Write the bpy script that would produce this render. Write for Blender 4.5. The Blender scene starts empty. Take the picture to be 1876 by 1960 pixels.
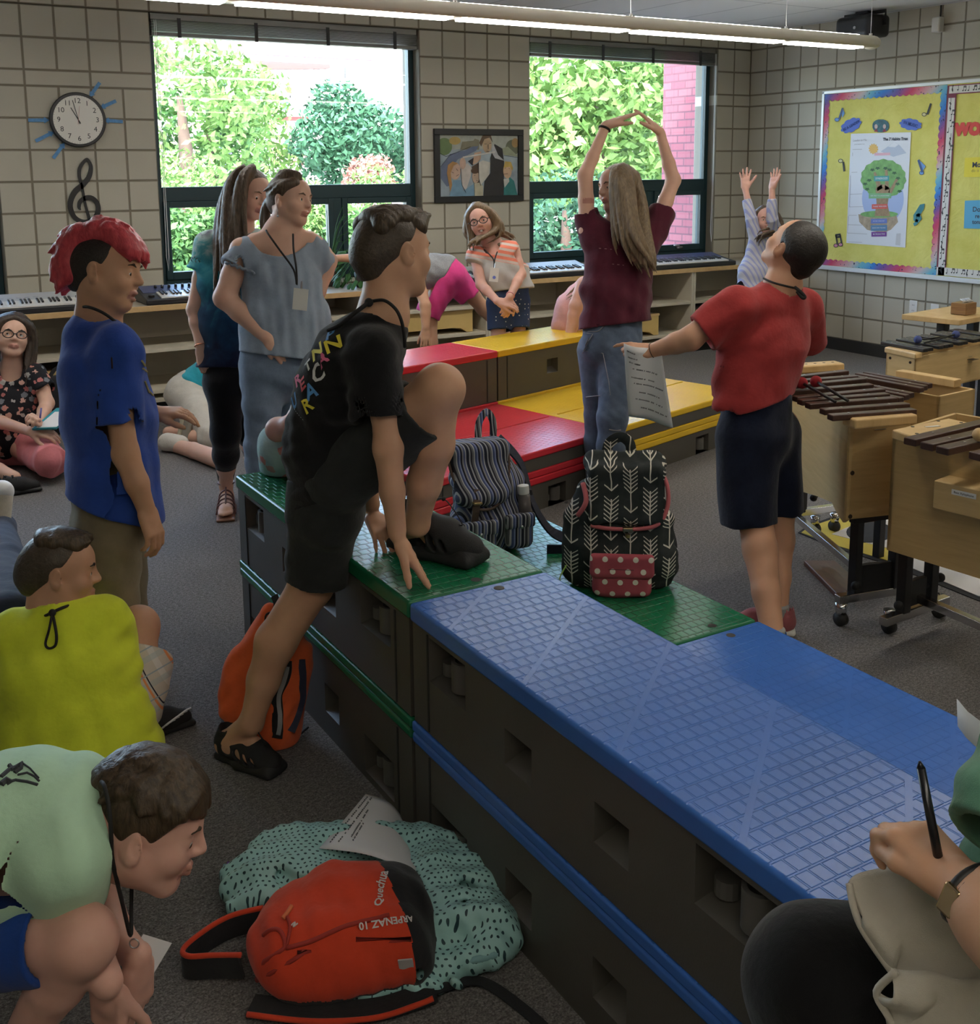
import bpy, bmesh, math, random
import numpy as np
from mathutils import Vector, Matrix
random.seed(7); rng = np.random.default_rng(7)
scene = bpy.context.scene
COL = scene.collection
PI = math.pi

# ------------------------------------------------------------------ camera
CAMP = np.array([-1.95886, -7.65905, 1.58472]); YAW, PITCH, ROLL = .53691, .166475, -.0081883
FPX, CX, CY = 2086.938, 928.85, 673.61
_f = np.array([math.sin(YAW)*math.cos(PITCH), math.cos(YAW)*math.cos(PITCH), -math.sin(PITCH)])
_r = np.array([math.cos(YAW), -math.sin(YAW), 0.]); _u = np.cross(_r, _f)
R_, U_ = _r*math.cos(ROLL)+_u*math.sin(ROLL), -_r*math.sin(ROLL)+_u*math.cos(ROLL)
F_ = _f
cam = bpy.data.cameras.new('camera'); camo = bpy.data.objects.new('camera', cam); COL.objects.link(camo)
m4 = Matrix.Identity(4)
for i in range(3):
    m4[i][0], m4[i][1], m4[i][2], m4[i][3] = R_[i], U_[i], -F_[i], CAMP[i]
camo.matrix_world = m4
cam.sensor_fit = 'HORIZONTAL'; cam.sensor_width = 36.; cam.lens = FPX/1876*36.
cam.shift_x = (938-CX)/1876; cam.shift_y = (CY-980)/1876
cam.clip_start = .02; cam.clip_end = 400
scene.camera = camo
def ray(x, y): return (x-CX)/FPX*R_ - (y-CY)/FPX*U_ + F_
def at(x, y, D): return CAMP + ray(x, y)*D                       # a point D metres in front of the lens
def onz(x, y, h):                                                # a point at height h
    d = ray(x, y); return CAMP + d*(h-CAMP[2])/d[2]
def ony(x, y, Y):
    d = ray(x, y); return CAMP + d*(Y-CAMP[1])/d[1]
def onx(x, y, X):
    d = ray(x, y); return CAMP + d*(X-CAMP[0])/d[0]

# ------------------------------------------------------------------ light
scene.view_settings.view_transform = 'Standard'; scene.view_settings.look = 'None'
scene.view_settings.gamma = 1.0; scene.view_settings.use_curve_mapping = False
scene.view_settings.exposure = 0.0
w = bpy.data.worlds.new('sky'); scene.world = w; w.use_nodes = True
nt = w.node_tree; nt.nodes.clear()
sky = nt.nodes.new('ShaderNodeTexSky'); sky.sky_type = 'NISHITA'; sky.sun_disc = False
sky.sun_elevation = math.radians(52); sky.sun_rotation = math.radians(200); sky.air_density = 1.0; sky.dust_density = 2.0
bg = nt.nodes.new('ShaderNodeBackground'); bg.inputs[1].default_value = 3.2
wo = nt.nodes.new('ShaderNodeOutputWorld')
nt.links.new(sky.outputs[0], bg.inputs[0]); nt.links.new(bg.outputs[0], wo.inputs[0])
sun = bpy.data.lights.new('sun', 'SUN'); sun.energy = 6.; sun.angle = .01; sun.color = (1, .96, .88)
suno = bpy.data.objects.new('sun', sun); COL.objects.link(suno)
suno.rotation_euler = (math.radians(40), 0, math.radians(-28))
def area(name, loc, rot, sx, sy, power, color=(1, 1, 1)):
    l = bpy.data.lights.new(name, 'AREA'); l.shape = 'RECTANGLE'; l.size = sx; l.size_y = sy; l.energy = power; l.color = color
    o = bpy.data.objects.new(name, l); COL.objects.link(o); o.location = loc; o.rotation_euler = rot
    return o
DAY = (.90, .96, 1.0)

# ------------------------------------------------------------------ helpers
def V3(p): return np.array([float(p[0]), float(p[1]), float(p[2])])
def unit(v):
    v = np.array(v, float); return v/max(1e-9, np.linalg.norm(v))
def link(o, parent=None):
    COL.objects.link(o)
    if parent is not None: o.parent = parent
    return o
def thing(name, label, cat, loc=(0, 0, 0), group=None, rotz=0.):
    o = bpy.data.objects.new(name, None); o.empty_display_size = .1
    o.location = tuple(float(c) for c in loc); o.rotation_euler = (0, 0, rotz)
    COL.objects.link(o); o['label'] = label; o['category'] = cat
    if group: o['group'] = group
    return o
def tag(o, label, cat, group=None):
    o['label'] = label; o['category'] = cat
    if group: o['group'] = group
    return o
def structure(o): o['kind'] = 'structure'; return o

class MB:
    """collects faces; build() links them as ONE mesh object"""
    def __init__(s): s.v = []; s.f = []; s.mi = []; s.m = 0
    def add(s, vs, fs):
        n = len(s.v); s.v += [tuple(float(c) for c in v) for v in vs]
        for f in fs: s.f.append(tuple(n+i for i in f)); s.mi.append(s.m)
    def box(s, c, size, X=(1, 0, 0), Y=(0, 1, 0), Z=None):
        c = V3(c); X = unit(X); Y = unit(Y); Z = unit(np.cross(X, Y)) if Z is None else unit(Z)
        hx, hy, hz = [q/2 for q in size]
        vs = [c+X*a*hx+Y*b*hy+Z*d*hz for d in (-1, 1) for a, b in ((-1, -1), (1, -1), (1, 1), (-1, 1))]
        s.add(vs, [(3, 2, 1, 0), (4, 5, 6, 7), (0, 1, 5, 4), (1, 2, 6, 5), (2, 3, 7, 6), (3, 0, 4, 7)]); return s
    def bb(s, lo, hi):
        lo = V3(lo); hi = V3(hi); return s.box((lo+hi)/2, hi-lo)
    def prism(s, poly, vec):
        """extrude a 3D polygon along vec"""
        n = len(poly); vec = V3(vec); P = [V3(p) for p in poly]
        vs = P+[p+vec for p in P]
        s.add(vs, [tuple(range(n-1, -1, -1)), tuple(range(n, 2*n))]+[(i, (i+1) % n, (i+1) % n+n, i+n) for i in range(n)]); return s
    def zprism(s, poly, z0, z1): return s.prism([(p[0], p[1], z0) for p in poly], (0, 0, z1-z0))
    def cyl(s, a, b, r, r2=None, n=16, caps=True):
        a = V3(a); b = V3(b); r2 = r if r2 is None else r2
        d = unit(b-a); t = unit(np.cross(d, (0, 0, 1) if abs(d[2]) < .9 else (1, 0, 0))); q = np.cross(d, t)
        vs = []
        for p, rr in ((a, r), (b, r2)):
            vs += [p+rr*(math.cos(2*PI*i/n)*t+math.sin(2*PI*i/n)*q) for i in range(n)]
        fs = [(i, (i+1) % n, n+(i+1) % n, n+i) for i in range(n)]
        if caps: fs += [tuple(range(n-1, -1, -1)), tuple(range(n, 2*n))]
        s.add(vs, fs); return s
    def tube(s, pts, r, n=8, flat=None, closed=False):
        """round tube (or flat strap: flat=(normal, thickness)) along points; r may be a list"""
        P = [V3(p) for p in pts]; m = len(P); rs = r if hasattr(r, '__len__') else [r]*m
        vs = []; prev = None
        for i in range(m):
            d = unit(P[(i+1) % m]-P[i-1]) if closed else unit(P[min(i+1, m-1)]-P[max(i-1, 0)])
            if flat is not None:
                nn = flat[0][i] if isinstance(flat[0], list) else flat[0]
                q = unit(np.array(nn)-d*np.dot(nn, d)); t = np.cross(d, q)
                th = flat[1]/2
                vs += [P[i]+t*rs[i]+q*th, P[i]-t*rs[i]+q*th, P[i]-t*rs[i]-q*th, P[i]+t*rs[i]-q*th]
            else:
                if prev is None: t = unit(np.cross(d, (0, 0, 1) if abs(d[2]) < .9 else (1, 0, 0)))
                else: t = unit(prev-d*np.dot(prev, d))
                prev = t; q = np.cross(d, t)
                vs += [P[i]+rs[i]*(math.cos(2*PI*k/n)*t+math.sin(2*PI*k/n)*q) for k in range(n)]
        k = 4 if flat is not None else n
        fs = []
        for i in range(m if closed else m-1):
            j = (i+1) % m
            fs += [(i*k+a, i*k+(a+1) % k, j*k+(a+1) % k, j*k+a) for a in range(k)]
        if not closed: fs += [tuple(range(k-1, -1, -1)), tuple(range((m-1)*k, m*k))]
        s.add(vs, fs); return s
    def sphere(s, c, r, nu=16, nv=10, axes=None):
        c = V3(c); r = np.array(r if hasattr(r, '__len__') else [r]*3, float)
        A = np.eye(3) if axes is None else np.array(axes)
        vs = [c+A.T@(r*np.array([0, 0, 1]))]
        for j in range(1, nv):
            th = PI*j/nv
            for i in range(nu):
                ph = 2*PI*i/nu; vs.append(c+A.T@(r*np.array([math.sin(th)*math.cos(ph), math.sin(th)*math.sin(ph), math.cos(th)])))
        vs.append(c-A.T@(r*np.array([0, 0, 1])))
        fs = [(0, 1+i, 1+(i+1) % nu) for i in range(nu)]
        for j in range(nv-2):
            fs += [(1+j*nu+i, 1+(j+1)*nu+i, 1+(j+1)*nu+(i+1) % nu, 1+j*nu+(i+1) % nu) for i in range(nu)]
        L = len(vs)-1
        fs += [(L, 1+(nv-2)*nu+(i+1) % nu, 1+(nv-2)*nu+i) for i in range(nu)]
        s.add(vs, fs); return s
    def grid(s, fn, nu, nv):
        vs = [fn(i/nu, j/nv) for j in range(nv+1) for i in range(nu+1)]
        s.add(vs, [(j*(nu+1)+i, j*(nu+1)+i+1, (j+1)*(nu+1)+i+1, (j+1)*(nu+1)+i) for j in range(nv) for i in range(nu)]); return s
    def build(s, name, mats, parent=None, smooth=False, bevel=0, seg=2, solid=0, subsurf=0, origin=None):
        me = bpy.data.meshes.new(name)
        vs = s.v
        off = None
        if parent is not None:
            pw = parent.matrix_basis.copy(); p = parent.parent
            while p is not None: pw = p.matrix_basis @ pw; p = p.parent
            inv = np.array(pw.inverted()); A = np.array(vs); A = A@inv[:3, :3].T+inv[:3, 3]
            vs = A.tolist()
        me.from_pydata(vs, [], s.f)
        for m in (mats if isinstance(mats, (list, tuple)) else [mats]): me.materials.append(m)
        if any(s.mi): me.polygons.foreach_set('material_index', s.mi)
        if smooth: me.polygons.foreach_set('use_smooth', [True]*len(me.polygons))
        bm = bmesh.new(); bm.from_mesh(me); bmesh.ops.recalc_face_normals(bm, faces=bm.faces); bm.to_mesh(me); bm.free()
        me.update()
        o = bpy.data.objects.new(name, me); link(o, parent)
        if solid:
            md = o.modifiers.new('solid', 'SOLIDIFY'); md.thickness = solid; md.offset = 0
        if subsurf:
            md = o.modifiers.new('sub', 'SUBSURF'); md.levels = md.render_levels = subsurf
        if bevel:
            md = o.modifiers.new('bevel', 'BEVEL'); md.width = bevel; md.segments = seg; md.limit_method = 'ANGLE'; md.angle_limit = math.radians(40)
            if not smooth:
                me.polygons.foreach_set('use_smooth', [True]*len(me.polygons)); md.harden_normals = True
        return o

# ------------------------------------------------------------------ materials
_mats = {}
class NT:
    """tiny wrapper for node graphs"""
    def __init__(s, name):
        s.m = bpy.data.materials.new(name); s.m.use_nodes = True; s.t = s.m.node_tree
        s.b = s.t.nodes['Principled BSDF']; s.o = s.t.nodes['Material Output']
    def n(s, typ, **kw):
        x = s.t.nodes.new('ShaderNode'+typ)
        for k, v in kw.items():
            if k.startswith('i_'):
                x.inputs[k[2:].replace('_', ' ')].default_value = v
            else: setattr(x, k, v)
        return x
    def l(s, a, b): s.t.links.new(a, b); return s
    def math(s, op, a, b=None, c=None, clamp=False):
        x = s.t.nodes.new('ShaderNodeMath'); x.operation = op; x.use_clamp = clamp
        for i, q in enumerate((a, b, c)):
            if q is None: continue
            if isinstance(q, (int, float)): x.inputs[i].default_value = q
            else: s.l(q, x.inputs[i])
        return x.outputs[0]
    def coord(s, kind='Object', scale=None, rot=None, loc=None):
        c = s.n('TexCoord').outputs[kind]
        if scale is not None or rot is not None or loc is not None:
            mp = s.n('Mapping')
            if scale is not None: mp.inputs['Scale'].default_value = scale if hasattr(scale, '__len__') else (scale,)*3
            if rot is not None: mp.inputs['Rotation'].default_value = rot
            if loc is not None: mp.inputs['Location'].default_value = loc
            s.l(c, mp.inputs[0]); c = mp.outputs[0]
        return c
    def noise(s, co, scale=5., detail=3., rough=.5, dist=0.):
        x = s.n('TexNoise'); x.inputs['Scale'].default_value = scale; x.inputs['Detail'].default_value = detail
        x.inputs['Roughness'].default_value = rough; x.inputs['Distortion'].default_value = dist
        s.l(co, x.inputs['Vector']); return x.outputs['Fac']
    def ramp(s, fac, stops, interp='LINEAR'):
        r = s.n('ValToRGB'); cr = r.color_ramp; cr.interpolation = interp
        while len(cr.elements) < len(stops): cr.elements.new(.5)
        for e, (p, c) in zip(cr.elements, stops): e.position = p; e.color = (c[0], c[1], c[2], 1) if hasattr(c, '__len__') else (c, c, c, 1)
        s.l(fac, r.inputs[0]); return r.outputs[0]
    def mix(s, fac, a, b):
        x = s.n('Mix', data_type='RGBA')
        for sock, q in ((x.inputs[0], fac), (x.inputs[6], a), (x.inputs[7], b)):
            if isinstance(q, (int, float)): sock.default_value = q
            elif isinstance(q, (tuple, list)): sock.default_value = (q[0], q[1], q[2], 1)
            else: s.l(q, sock)
        return x.outputs[2]
    def xyz(s, co):
        x = s.n('SeparateXYZ'); s.l(co, x.inputs[0]); return x.outputs
    def color(s, c):
        if isinstance(c, (tuple, list)): s.b.inputs['Base Color'].default_value = (c[0], c[1], c[2], 1)
        else: s.l(c, s.b.inputs['Base Color'])
        return s
    def set(s, rough=None, metal=None, spec=None, sheen=None, coat=None, alpha=None, emit=None, sss=None):
        b = s.b.inputs
        if rough is not None: b['Roughness'].default_value = rough
        if metal is not None: b['Metallic'].default_value = metal
        if spec is not None: b['Specular IOR Level'].default_value = spec
        if sheen is not None: b['Sheen Weight'].default_value = sheen
        if coat is not None: b['Coat Weight'].default_value = coat
        if sss is not None:
            b['Subsurface Weight'].default_value = sss; b['Subsurface Radius'].default_value = (.012, .005, .003); b['Subsurface Scale'].default_value = .5
        if emit is not None:
            b['Emission Color'].default_value = (emit[0], emit[1], emit[2], 1); b['Emission Strength'].default_value = emit[3]
        return s
    def bump(s, h, strength=.3, dist=.01):
        x = s.n('Bump'); x.inputs['Strength'].default_value = strength; x.inputs['Distance'].default_value = dist
        s.l(h, x.inputs['Height']); s.l(x.outputs[0], s.b.inputs['Normal']); return s
def srgb(r, g, b):
    f = lambda c: (c/255/12.92) if c <= 10 else ((c/255+.055)/1.055)**2.4
    return (f(r), f(g), f(b))
def plain(name, c, rough=.6, metal=0., spec=.5, var=.0, vscale=8., bump=0., bscale=60., sheen=0., coat=0.):
    if name in _mats: return _mats[name]
    t = NT(name); t.set(rough, metal, spec, sheen, coat)
    if var or bump: co = t.coord()
    if var:
        f = t.noise(co, vscale, 4.)
        t.color(t.ramp(f, [(.25, tuple(x*(1-var) for x in c)), (.75, tuple(min(1, x*(1+var)) for x in c))]))
    else: t.color(c)
    if bump: t.bump(t.noise(co, bscale, 4.), bump, .004)
    _mats[name] = t.m; return t.m
def fabric(name, c, var=.12, weave=900., rough=.9, fold=.0, heather=0.):
    if name in _mats: return _mats[name]
    t = NT(name); t.set(rough, spec=.15, sheen=.15); co = t.coord()
    f = t.noise(co, 14., 4., .6); col = t.ramp(f, [(.3, tuple(x*(1-var) for x in c)), (.7, tuple(min(1, x*(1+var)) for x in c))])
    if heather:
        h = t.noise(co, 160., 2., .7); col = t.mix(t.math('MULTIPLY', t.math('SUBTRACT', h, .4, clamp=True), heather*3, clamp=True), col, (.75, .75, .75))
    t.color(col)
    hgt = t.math('ADD', t.math('MULTIPLY', t.noise(co, weave, 2.), .12), t.noise(co, 22., 3., .55))
    t.bump(hgt, .35, .012); _mats[name] = t.m; return t.m
def wood(name, c, c2, scale=(2, 2, 30), rough=.45, rot=(0, 0, 0), coat=.1):
    if name in _mats: return _mats[name]
    t = NT(name); t.set(rough, spec=.4, coat=coat); co = t.coord(scale=scale, rot=rot)
    f = t.noise(co, 3., 6., .65, .4); t.color(t.ramp(f, [(.3, c2), (.65, c)])); t.bump(f, .06, .003); _mats[name] = t.m; return t.m
def textobj(name, s, size, p, X, Y, mat, parent=None, extrude=.0006, align='CENTER', bold=0.):
    """lettering as a mesh: X along the line, Y up the letters"""
    cu = bpy.data.curves.new(name, 'FONT'); cu.body = s; cu.size = size; cu.align_x = align; cu.align_y = 'CENTER'; cu.extrude = extrude; cu.offset = bold; cu.resolution_u = 3
    tmp = bpy.data.objects.new('tmp_text', cu); COL.objects.link(tmp)
    dg = bpy.context.evaluated_depsgraph_get(); me = bpy.data.meshes.new_from_object(tmp.evaluated_get(dg))
    bpy.data.objects.remove(tmp); bpy.data.curves.remove(cu)
    X = unit(X); Y = unit(Y); Z = np.cross(X, Y); p = V3(p)
    A = np.empty(len(me.vertices)*3); me.vertices.foreach_get('co', A); A = A.reshape(-1, 3)
    A = p+A[:, :1]*X+A[:, 1:2]*Y+A[:, 2:]*Z
    b = MB(); b.v = [tuple(q) for q in A]; b.f = [tuple(q.vertices) for q in me.polygons]; b.mi = [0]*len(b.f)
    bpy.data.meshes.remove(me)
    return b.build(name, mat, parent)
def text_into(b, s, size, p, X, Y, ext=.0005, align='CENTER', bold=0.):
    cu = bpy.data.curves.new('t', 'FONT'); cu.body = s; cu.size = size; cu.align_x = align; cu.align_y = 'CENTER'; cu.extrude = ext; cu.offset = bold; cu.resolution_u = 2
    tmp = bpy.data.objects.new('tmp_text', cu); COL.objects.link(tmp)
    dg = bpy.context.evaluated_depsgraph_get(); me = bpy.data.meshes.new_from_object(tmp.evaluated_get(dg))
    bpy.data.objects.remove(tmp); bpy.data.curves.remove(cu)
    X = unit(X); Y = unit(Y); Z = np.cross(X, Y); p = V3(p)
    A = np.empty(len(me.vertices)*3); me.vertices.foreach_get('co', A); A = A.reshape(-1, 3)
    b.add(p+A[:, :1]*X+A[:, 1:2]*Y+A[:, 2:]*Z, [tuple(q.vertices) for q in me.polygons]); bpy.data.meshes.remove(me)
# ------------------------------------------------------------------ room shell
U = .2032; XR = 27*U; CEIL = 2.79; XL = -20*U; YB = -9.6
def blockmat(name, ax, c, cj):
    t = NT(name); t.set(.75, spec=.25); co = t.coord(); X, Y, Z = t.xyz(co)
    u = t.math('DIVIDE', (X, Y)[ax], U); h = t.math('SUBTRACT', t.math('DIVIDE', Z, U), 10.5)
    up = t.math('GREATER_THAN', h, .25); hh = t.math('SUBTRACT', h, t.math('MULTIPLY', up, .5))
    dist = lambda v: t.math('ABSOLUTE', t.math('SUBTRACT', t.math('FRACT', t.math('ADD', v, 1000.5)), .5))
    half = t.math('MULTIPLY', t.math('GREATER_THAN', h, 0.), t.math('LESS_THAN', h, .5))
    du = dist(u); du2 = t.math('MULTIPLY', dist(t.math('MULTIPLY', u, .5)), 2.)
    d1 = t.math('ADD', t.math('MULTIPLY', du, t.math('SUBTRACT', 1., half)), t.math('MULTIPLY', du2, half))
    d = t.math('MINIMUM', d1, dist(hh))
    mr = t.n('MapRange', interpolation_type='SMOOTHSTEP'); t.l(d, mr.inputs[0]); mr.inputs[1].default_value = .018; mr.inputs[2].default_value = .05
    body = mr.outputs[0]
    # every second vertical joint is the thin scored one; blocks differ a little in tone
    nz = t.noise(co, 90., 3., .6); blot = t.noise(co, 1.6, 2.)
    base = t.ramp(blot, [(.3, tuple(x*.95 for x in c)), (.7, tuple(x*1.05 for x in c))])
    t.color(t.mix(body, cj, base))
    t.bump(t.math('ADD', t.math('MULTIPLY', body, 1.), t.math('MULTIPLY', nz, .10)), .55, .008)
    return t.m
BLOCK = (.455, .43, .35); JOINT = (.20, .175, .13)
m_bx = blockmat('painted_block_x', 0, BLOCK, JOINT); m_by = blockmat('painted_block_y', 1, BLOCK, JOINT)

def carpet():
    t = NT('carpet'); t.set(.97, spec=.05, sheen=.1); co = t.coord()
    a = t.noise(co, 210., 2., .7); b = t.noise(t.coord(scale=(1, 1.6, 1)), 75., 3., .6); c = t.noise(co, .8, 2.)
    m = t.math('ADD', t.math('MULTIPLY', a, .6), t.math('MULTIPLY', b, .4))
    col = t.ramp(m, [(.36, (.055, .048, .042)), (.5, (.155, .145, .135)), (.66, (.33, .31, .29))])
    t.color(t.mix(t.math('MULTIPLY', c, .25), col, (.12, .12, .13))); t.bump(m, .6, .012)
    return t.m
def ceilingmat():
    t = NT('ceiling_tile'); t.set(.9, spec=.1); co = t.coord(); X, Y, Z = t.xyz(co)
    g = lambda v, s, o: t.math('ABSOLUTE', t.math('SUBTRACT', t.math('FRACT', t.math('ADD', t.math('DIVIDE', v, s), 50.5+o)), .5))
    d = t.math('MINIMUM', t.math('MULTIPLY', g(X, .6096, .1), .6096), t.math('MULTIPLY', g(Y, 1.2192, .2), 1.2192))
    ln = t.math('LESS_THAN', d, .007)
    t.color(t.mix(ln, (.70, .70, .71), (.40, .40, .42))); t.bump(t.noise(co, 160., 3., .7), .15, .003); return t.m
b = MB(); b.bb((XL-.3, YB-.3, -.15), (XR+.3, .35, 0)); structure(b.build('floor', carpet()))
b = MB(); b.bb((XL-.3, YB-.3, CEIL), (XR+.3, .35, CEIL+.15)); structure(b.build('ceiling', ceilingmat()))
WINS = [(-15, -5), (0, 10), (15, 25)]; ZS, ZH = .775, 13*U
b = MB(); T = .30
b.bb((XL-.3, 0, 0), (XR+.3, T, ZS)); b.bb((XL-.3, 0, ZH), (XR+.3, T, CEIL))
xs = [XL-.3]+[c*U for wn in WINS for c in wn]+[XR+.3]
for i in range(0, len(xs), 2): b.bb((xs[i], 0, ZS), (xs[i+1], T, ZH))
structure(b.build('wall_back', m_bx, bevel=.012))
b = MB(); b.bb((XR, YB-.3, 0), (XR+.3, 0, CEIL)); structure(b.build('wall_right', m_by))
b = MB(); b.bb((XL-.3, YB-.3, 0), (XL, 0, CEIL)); structure(b.build('wall_left', m_by))
b = MB(); b.bb((XL, YB-.3, 0), (XR, YB, CEIL)); structure(b.build('wall_rear', m_bx))
m_base = plain('vinyl_base', (.028, .029, .03), .5)
b = MB(); b.bb((XR-.008, YB, 0), (XR, -.6, .105)); structure(b.build('baseboard_right', m_base, bevel=.003))

# windows: dark green metal frames, one fixed pane over two opening sashes
m_frame = plain('green_frame', (.010, .035, .042), .38, spec=.5)
m_sill = plain('pale_sill', (.55, .54, .50), .5)
def glassmat():
    t = NT('window_glass'); tr = t.n('BsdfTransparent'); tr.inputs[0].default_value = (.96, .98, .97, 1)
    gl = t.n('BsdfGlossy'); gl.inputs['Roughness'].default_value = .02
    fr = t.n('Fresnel'); fr.inputs[0].default_value = 1.35
    mx = t.n('MixShader'); t.l(fr.outputs[0], mx.inputs[0]); t.l(tr.outputs[0], mx.inputs[1]); t.l(gl.outputs[0], mx.inputs[2]); t.l(mx.outputs[0], t.o.inputs[0]); return t.m
m_glass = glassmat(); m_slat = plain('blind_slat', (.20, .195, .18), .4, .3); m_steel = plain('brushed_steel', (.55, .55, .56), .3, 1.); m_cordw = plain('white_cord', (.75, .75, .72), .7)
for k, (c0, c1) in enumerate(WINS):
    x0, x1 = c0*U, c1*U; Y0, Y1 = .10, .16; zm0, zm1 = 1.375, 1.475; xm = x0+(x1-x0)*.67
    root = bpy.data.objects.new('window_%d' % (k+1), None); COL.objects.link(root); root.location = ((x0+x1)/2, .13, ZS); structure(root)
    bx = lambda b, xa, xb, za, zb, ya=Y0, yb=Y1: b.bb((xa, ya, za), (xb, yb, zb))
    b = MB(); fw = .045
    bx(b, x0, x0+fw, ZS, ZH); bx(b, x1-fw, x1, ZS, ZH); bx(b, x0+fw, x1-fw, ZH-.05, ZH); bx(b, x0+fw, x1-fw, ZS, ZS+.05); bx(b, x0+fw, x1-fw, zm0, zm1)
    bx(b, xm-.035, xm+.035, ZS+.05, zm0)
    b.build('window_frame', m_frame, root, bevel=.004)
    for xa, xb in ((x0+fw, xm-.035), (xm+.035, x1-fw)):
        b = MB(); s = .045; za, zb = ZS+.05, zm0
        bx(b, xa, xa+s, za, zb, .085, .15); bx(b, xb-s, xb, za, zb, .085, .15); bx(b, xa+s, xb-s, za, za+.055, .085, .15); bx(b, xa+s, xb-s, zb-.045, zb, .085, .15)
        f = b.build('sash', m_frame, root, bevel=.004)
        b = MB(); bx(b, xa+s, xb-s, za+.055, zb-.045, .118, .122); b.build('pane', m_glass, f)
        b = MB(); xc = (xa+xb)/2; b.box((xc, .075, za+.03), (.06, .02, .02)); b.tube([(xc, .07, za+.035), (xc-.03, .05, za+.05), (xc-.09, .045, za+.052)], .007); b.build('latch', m_steel, f, smooth=True)
    b = MB(); bx(b, x0+fw, x1-fw, zm1, ZH-.05, .128, .132); b.build('pane', m_glass, root)
    b = MB(); b.bb((x0, -.02, ZS-.03), (x1, .10, ZS)); b.build('window_sill', m_sill, root, bevel=.004)
    # raised blind: headrail, stack of slats, cords
    bl = thing('window_blind', ['raised grey slat blind over the leftmost window at the photo edge', 'raised grey slat blind over the middle window beside the clock', 'raised grey slat blind over the right window beside the brick pier'][k], 'window blind', ((x0+x1)/2, .05, ZH), 'raised blinds over the three windows')
    b = MB(); b.bb((x0+.01, .02, ZH-.045), (x1-.01, .075, ZH-.003)); b.build('headrail', m_slat, bl, bevel=.003)
    b = MB()
    for q in range(9): b.bb((x0+.012, .012, ZH-.053-q*.0085), (x1-.012, .078, ZH-.049-q*.0085))
    b.build('slat_stack', m_slat, bl)
    b = MB(); b.bb((x0+.01, .01, ZH-.152), (x1-.01, .08, ZH-.128)); b.build('bottom_rail', m_slat, bl, bevel=.003)
    for q in range(4):
        xc = x0+.2+q*(x1-x0-.4)/3
        b = MB(); b.bb((xc-.012, .004, ZH-.16), (xc+.012, .009, ZH-.03)); b.build('ladder_tape', plain('dark_tape', (.05, .05, .05), .8), bl)
    b = MB(); xc = x1-.03 if k == 2 else x0+.03
    b.tube([(xc, .0, ZH-.05), (xc+.004, .0, 1.6), (xc-.006, 0, 1.0), (xc+.004, -.004, .9), (xc+.012, 0, 1.0), (xc+.012, 0, ZH-.05)], .0022, 5); b.build('pull_cord', m_cordw, bl)

# base cabinets with open shelves and a wooden worktop along the window wall
m_shelf = plain('shelf_laminate', (.56, .51, .40), .55, var=.04); m_toe = plain('toe_kick', (.012, .012, .012), .7)
m_top = wood('maple_edge', (.62, .42, .20), (.50, .32, .14), (3, 3, 3))
m_topl = plain('worktop_laminate', (.42, .36, .27), .45, var=.05)
ZT, YF = .735, -.60
b = MB(); b.bb((XL, YF+.004, ZT-.034), (XR-.02, -.003, ZT)); top = b.build('worktop', m_topl)
tag(top, 'long tan worktop along the window wall under the keyboards', 'counter')
b = MB(); b.bb((XL, YF-.008, ZT-.036), (XR-.02, YF+.004, ZT+.001)); b.build('edge_band', m_top, top, bevel=.003)
div = [-3.2, -1.9, -.62, .66, 1.28, 2.28, 3.3, 4.33, XR-.025]
names = ['open shelf unit under the worktop at the left photo edge', 'open shelf unit behind the seated woman with the glasses', 'open shelf unit behind the boy with pink hair and the kneeling child', 'narrow open shelf unit hidden behind the two standing girls', 'open shelf unit behind the child in pink shorts, with its shelves set higher', 'open shelf unit behind the girl in the orange striped shirt', 'open shelf unit behind the girl in the maroon shirt, yellow xylophone box inside', 'open shelf unit in the far right corner under the black keyboard']
for i in range(8):
    xa, xb = div[i], div[i+1]; t_ = thing('shelf_unit', names[i], 'shelf', ((xa+xb)/2, -.3, 0), 'shelf units along the window wall')
    mid, low = (.565, .362) if i in (3, 4) else (.452, .182)
    for s0 in (xa+.001, xb-.023):
        b = MB(); b.bb((s0, -.592, .1), (s0+.022, -.03, ZT-.037)); b.build('side_panel', m_shelf, t_, bevel=.002)
    b = MB(); b.bb((xa+.023, -.045, .1), (xb-.023, -.03, ZT-.037)); b.build('back_panel', m_shelf, t_)
    for z in (mid, low):
        b = MB(); b.bb((xa+.023, -.585, z-.025), (xb-.023, -.045, z)); b.build('shelf', m_shelf, t_, bevel=.002)
    b = MB(); b.bb((xa+.023, -.588, .1), (xb-.023, -.045, .125)); b.build('bottom_panel', m_shelf, t_)
    b = MB(); b.bb((xa+.001, -.53, 0), (xb-.001, -.05, .1)); b.build('toe_kick', m_toe, t_)

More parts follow.
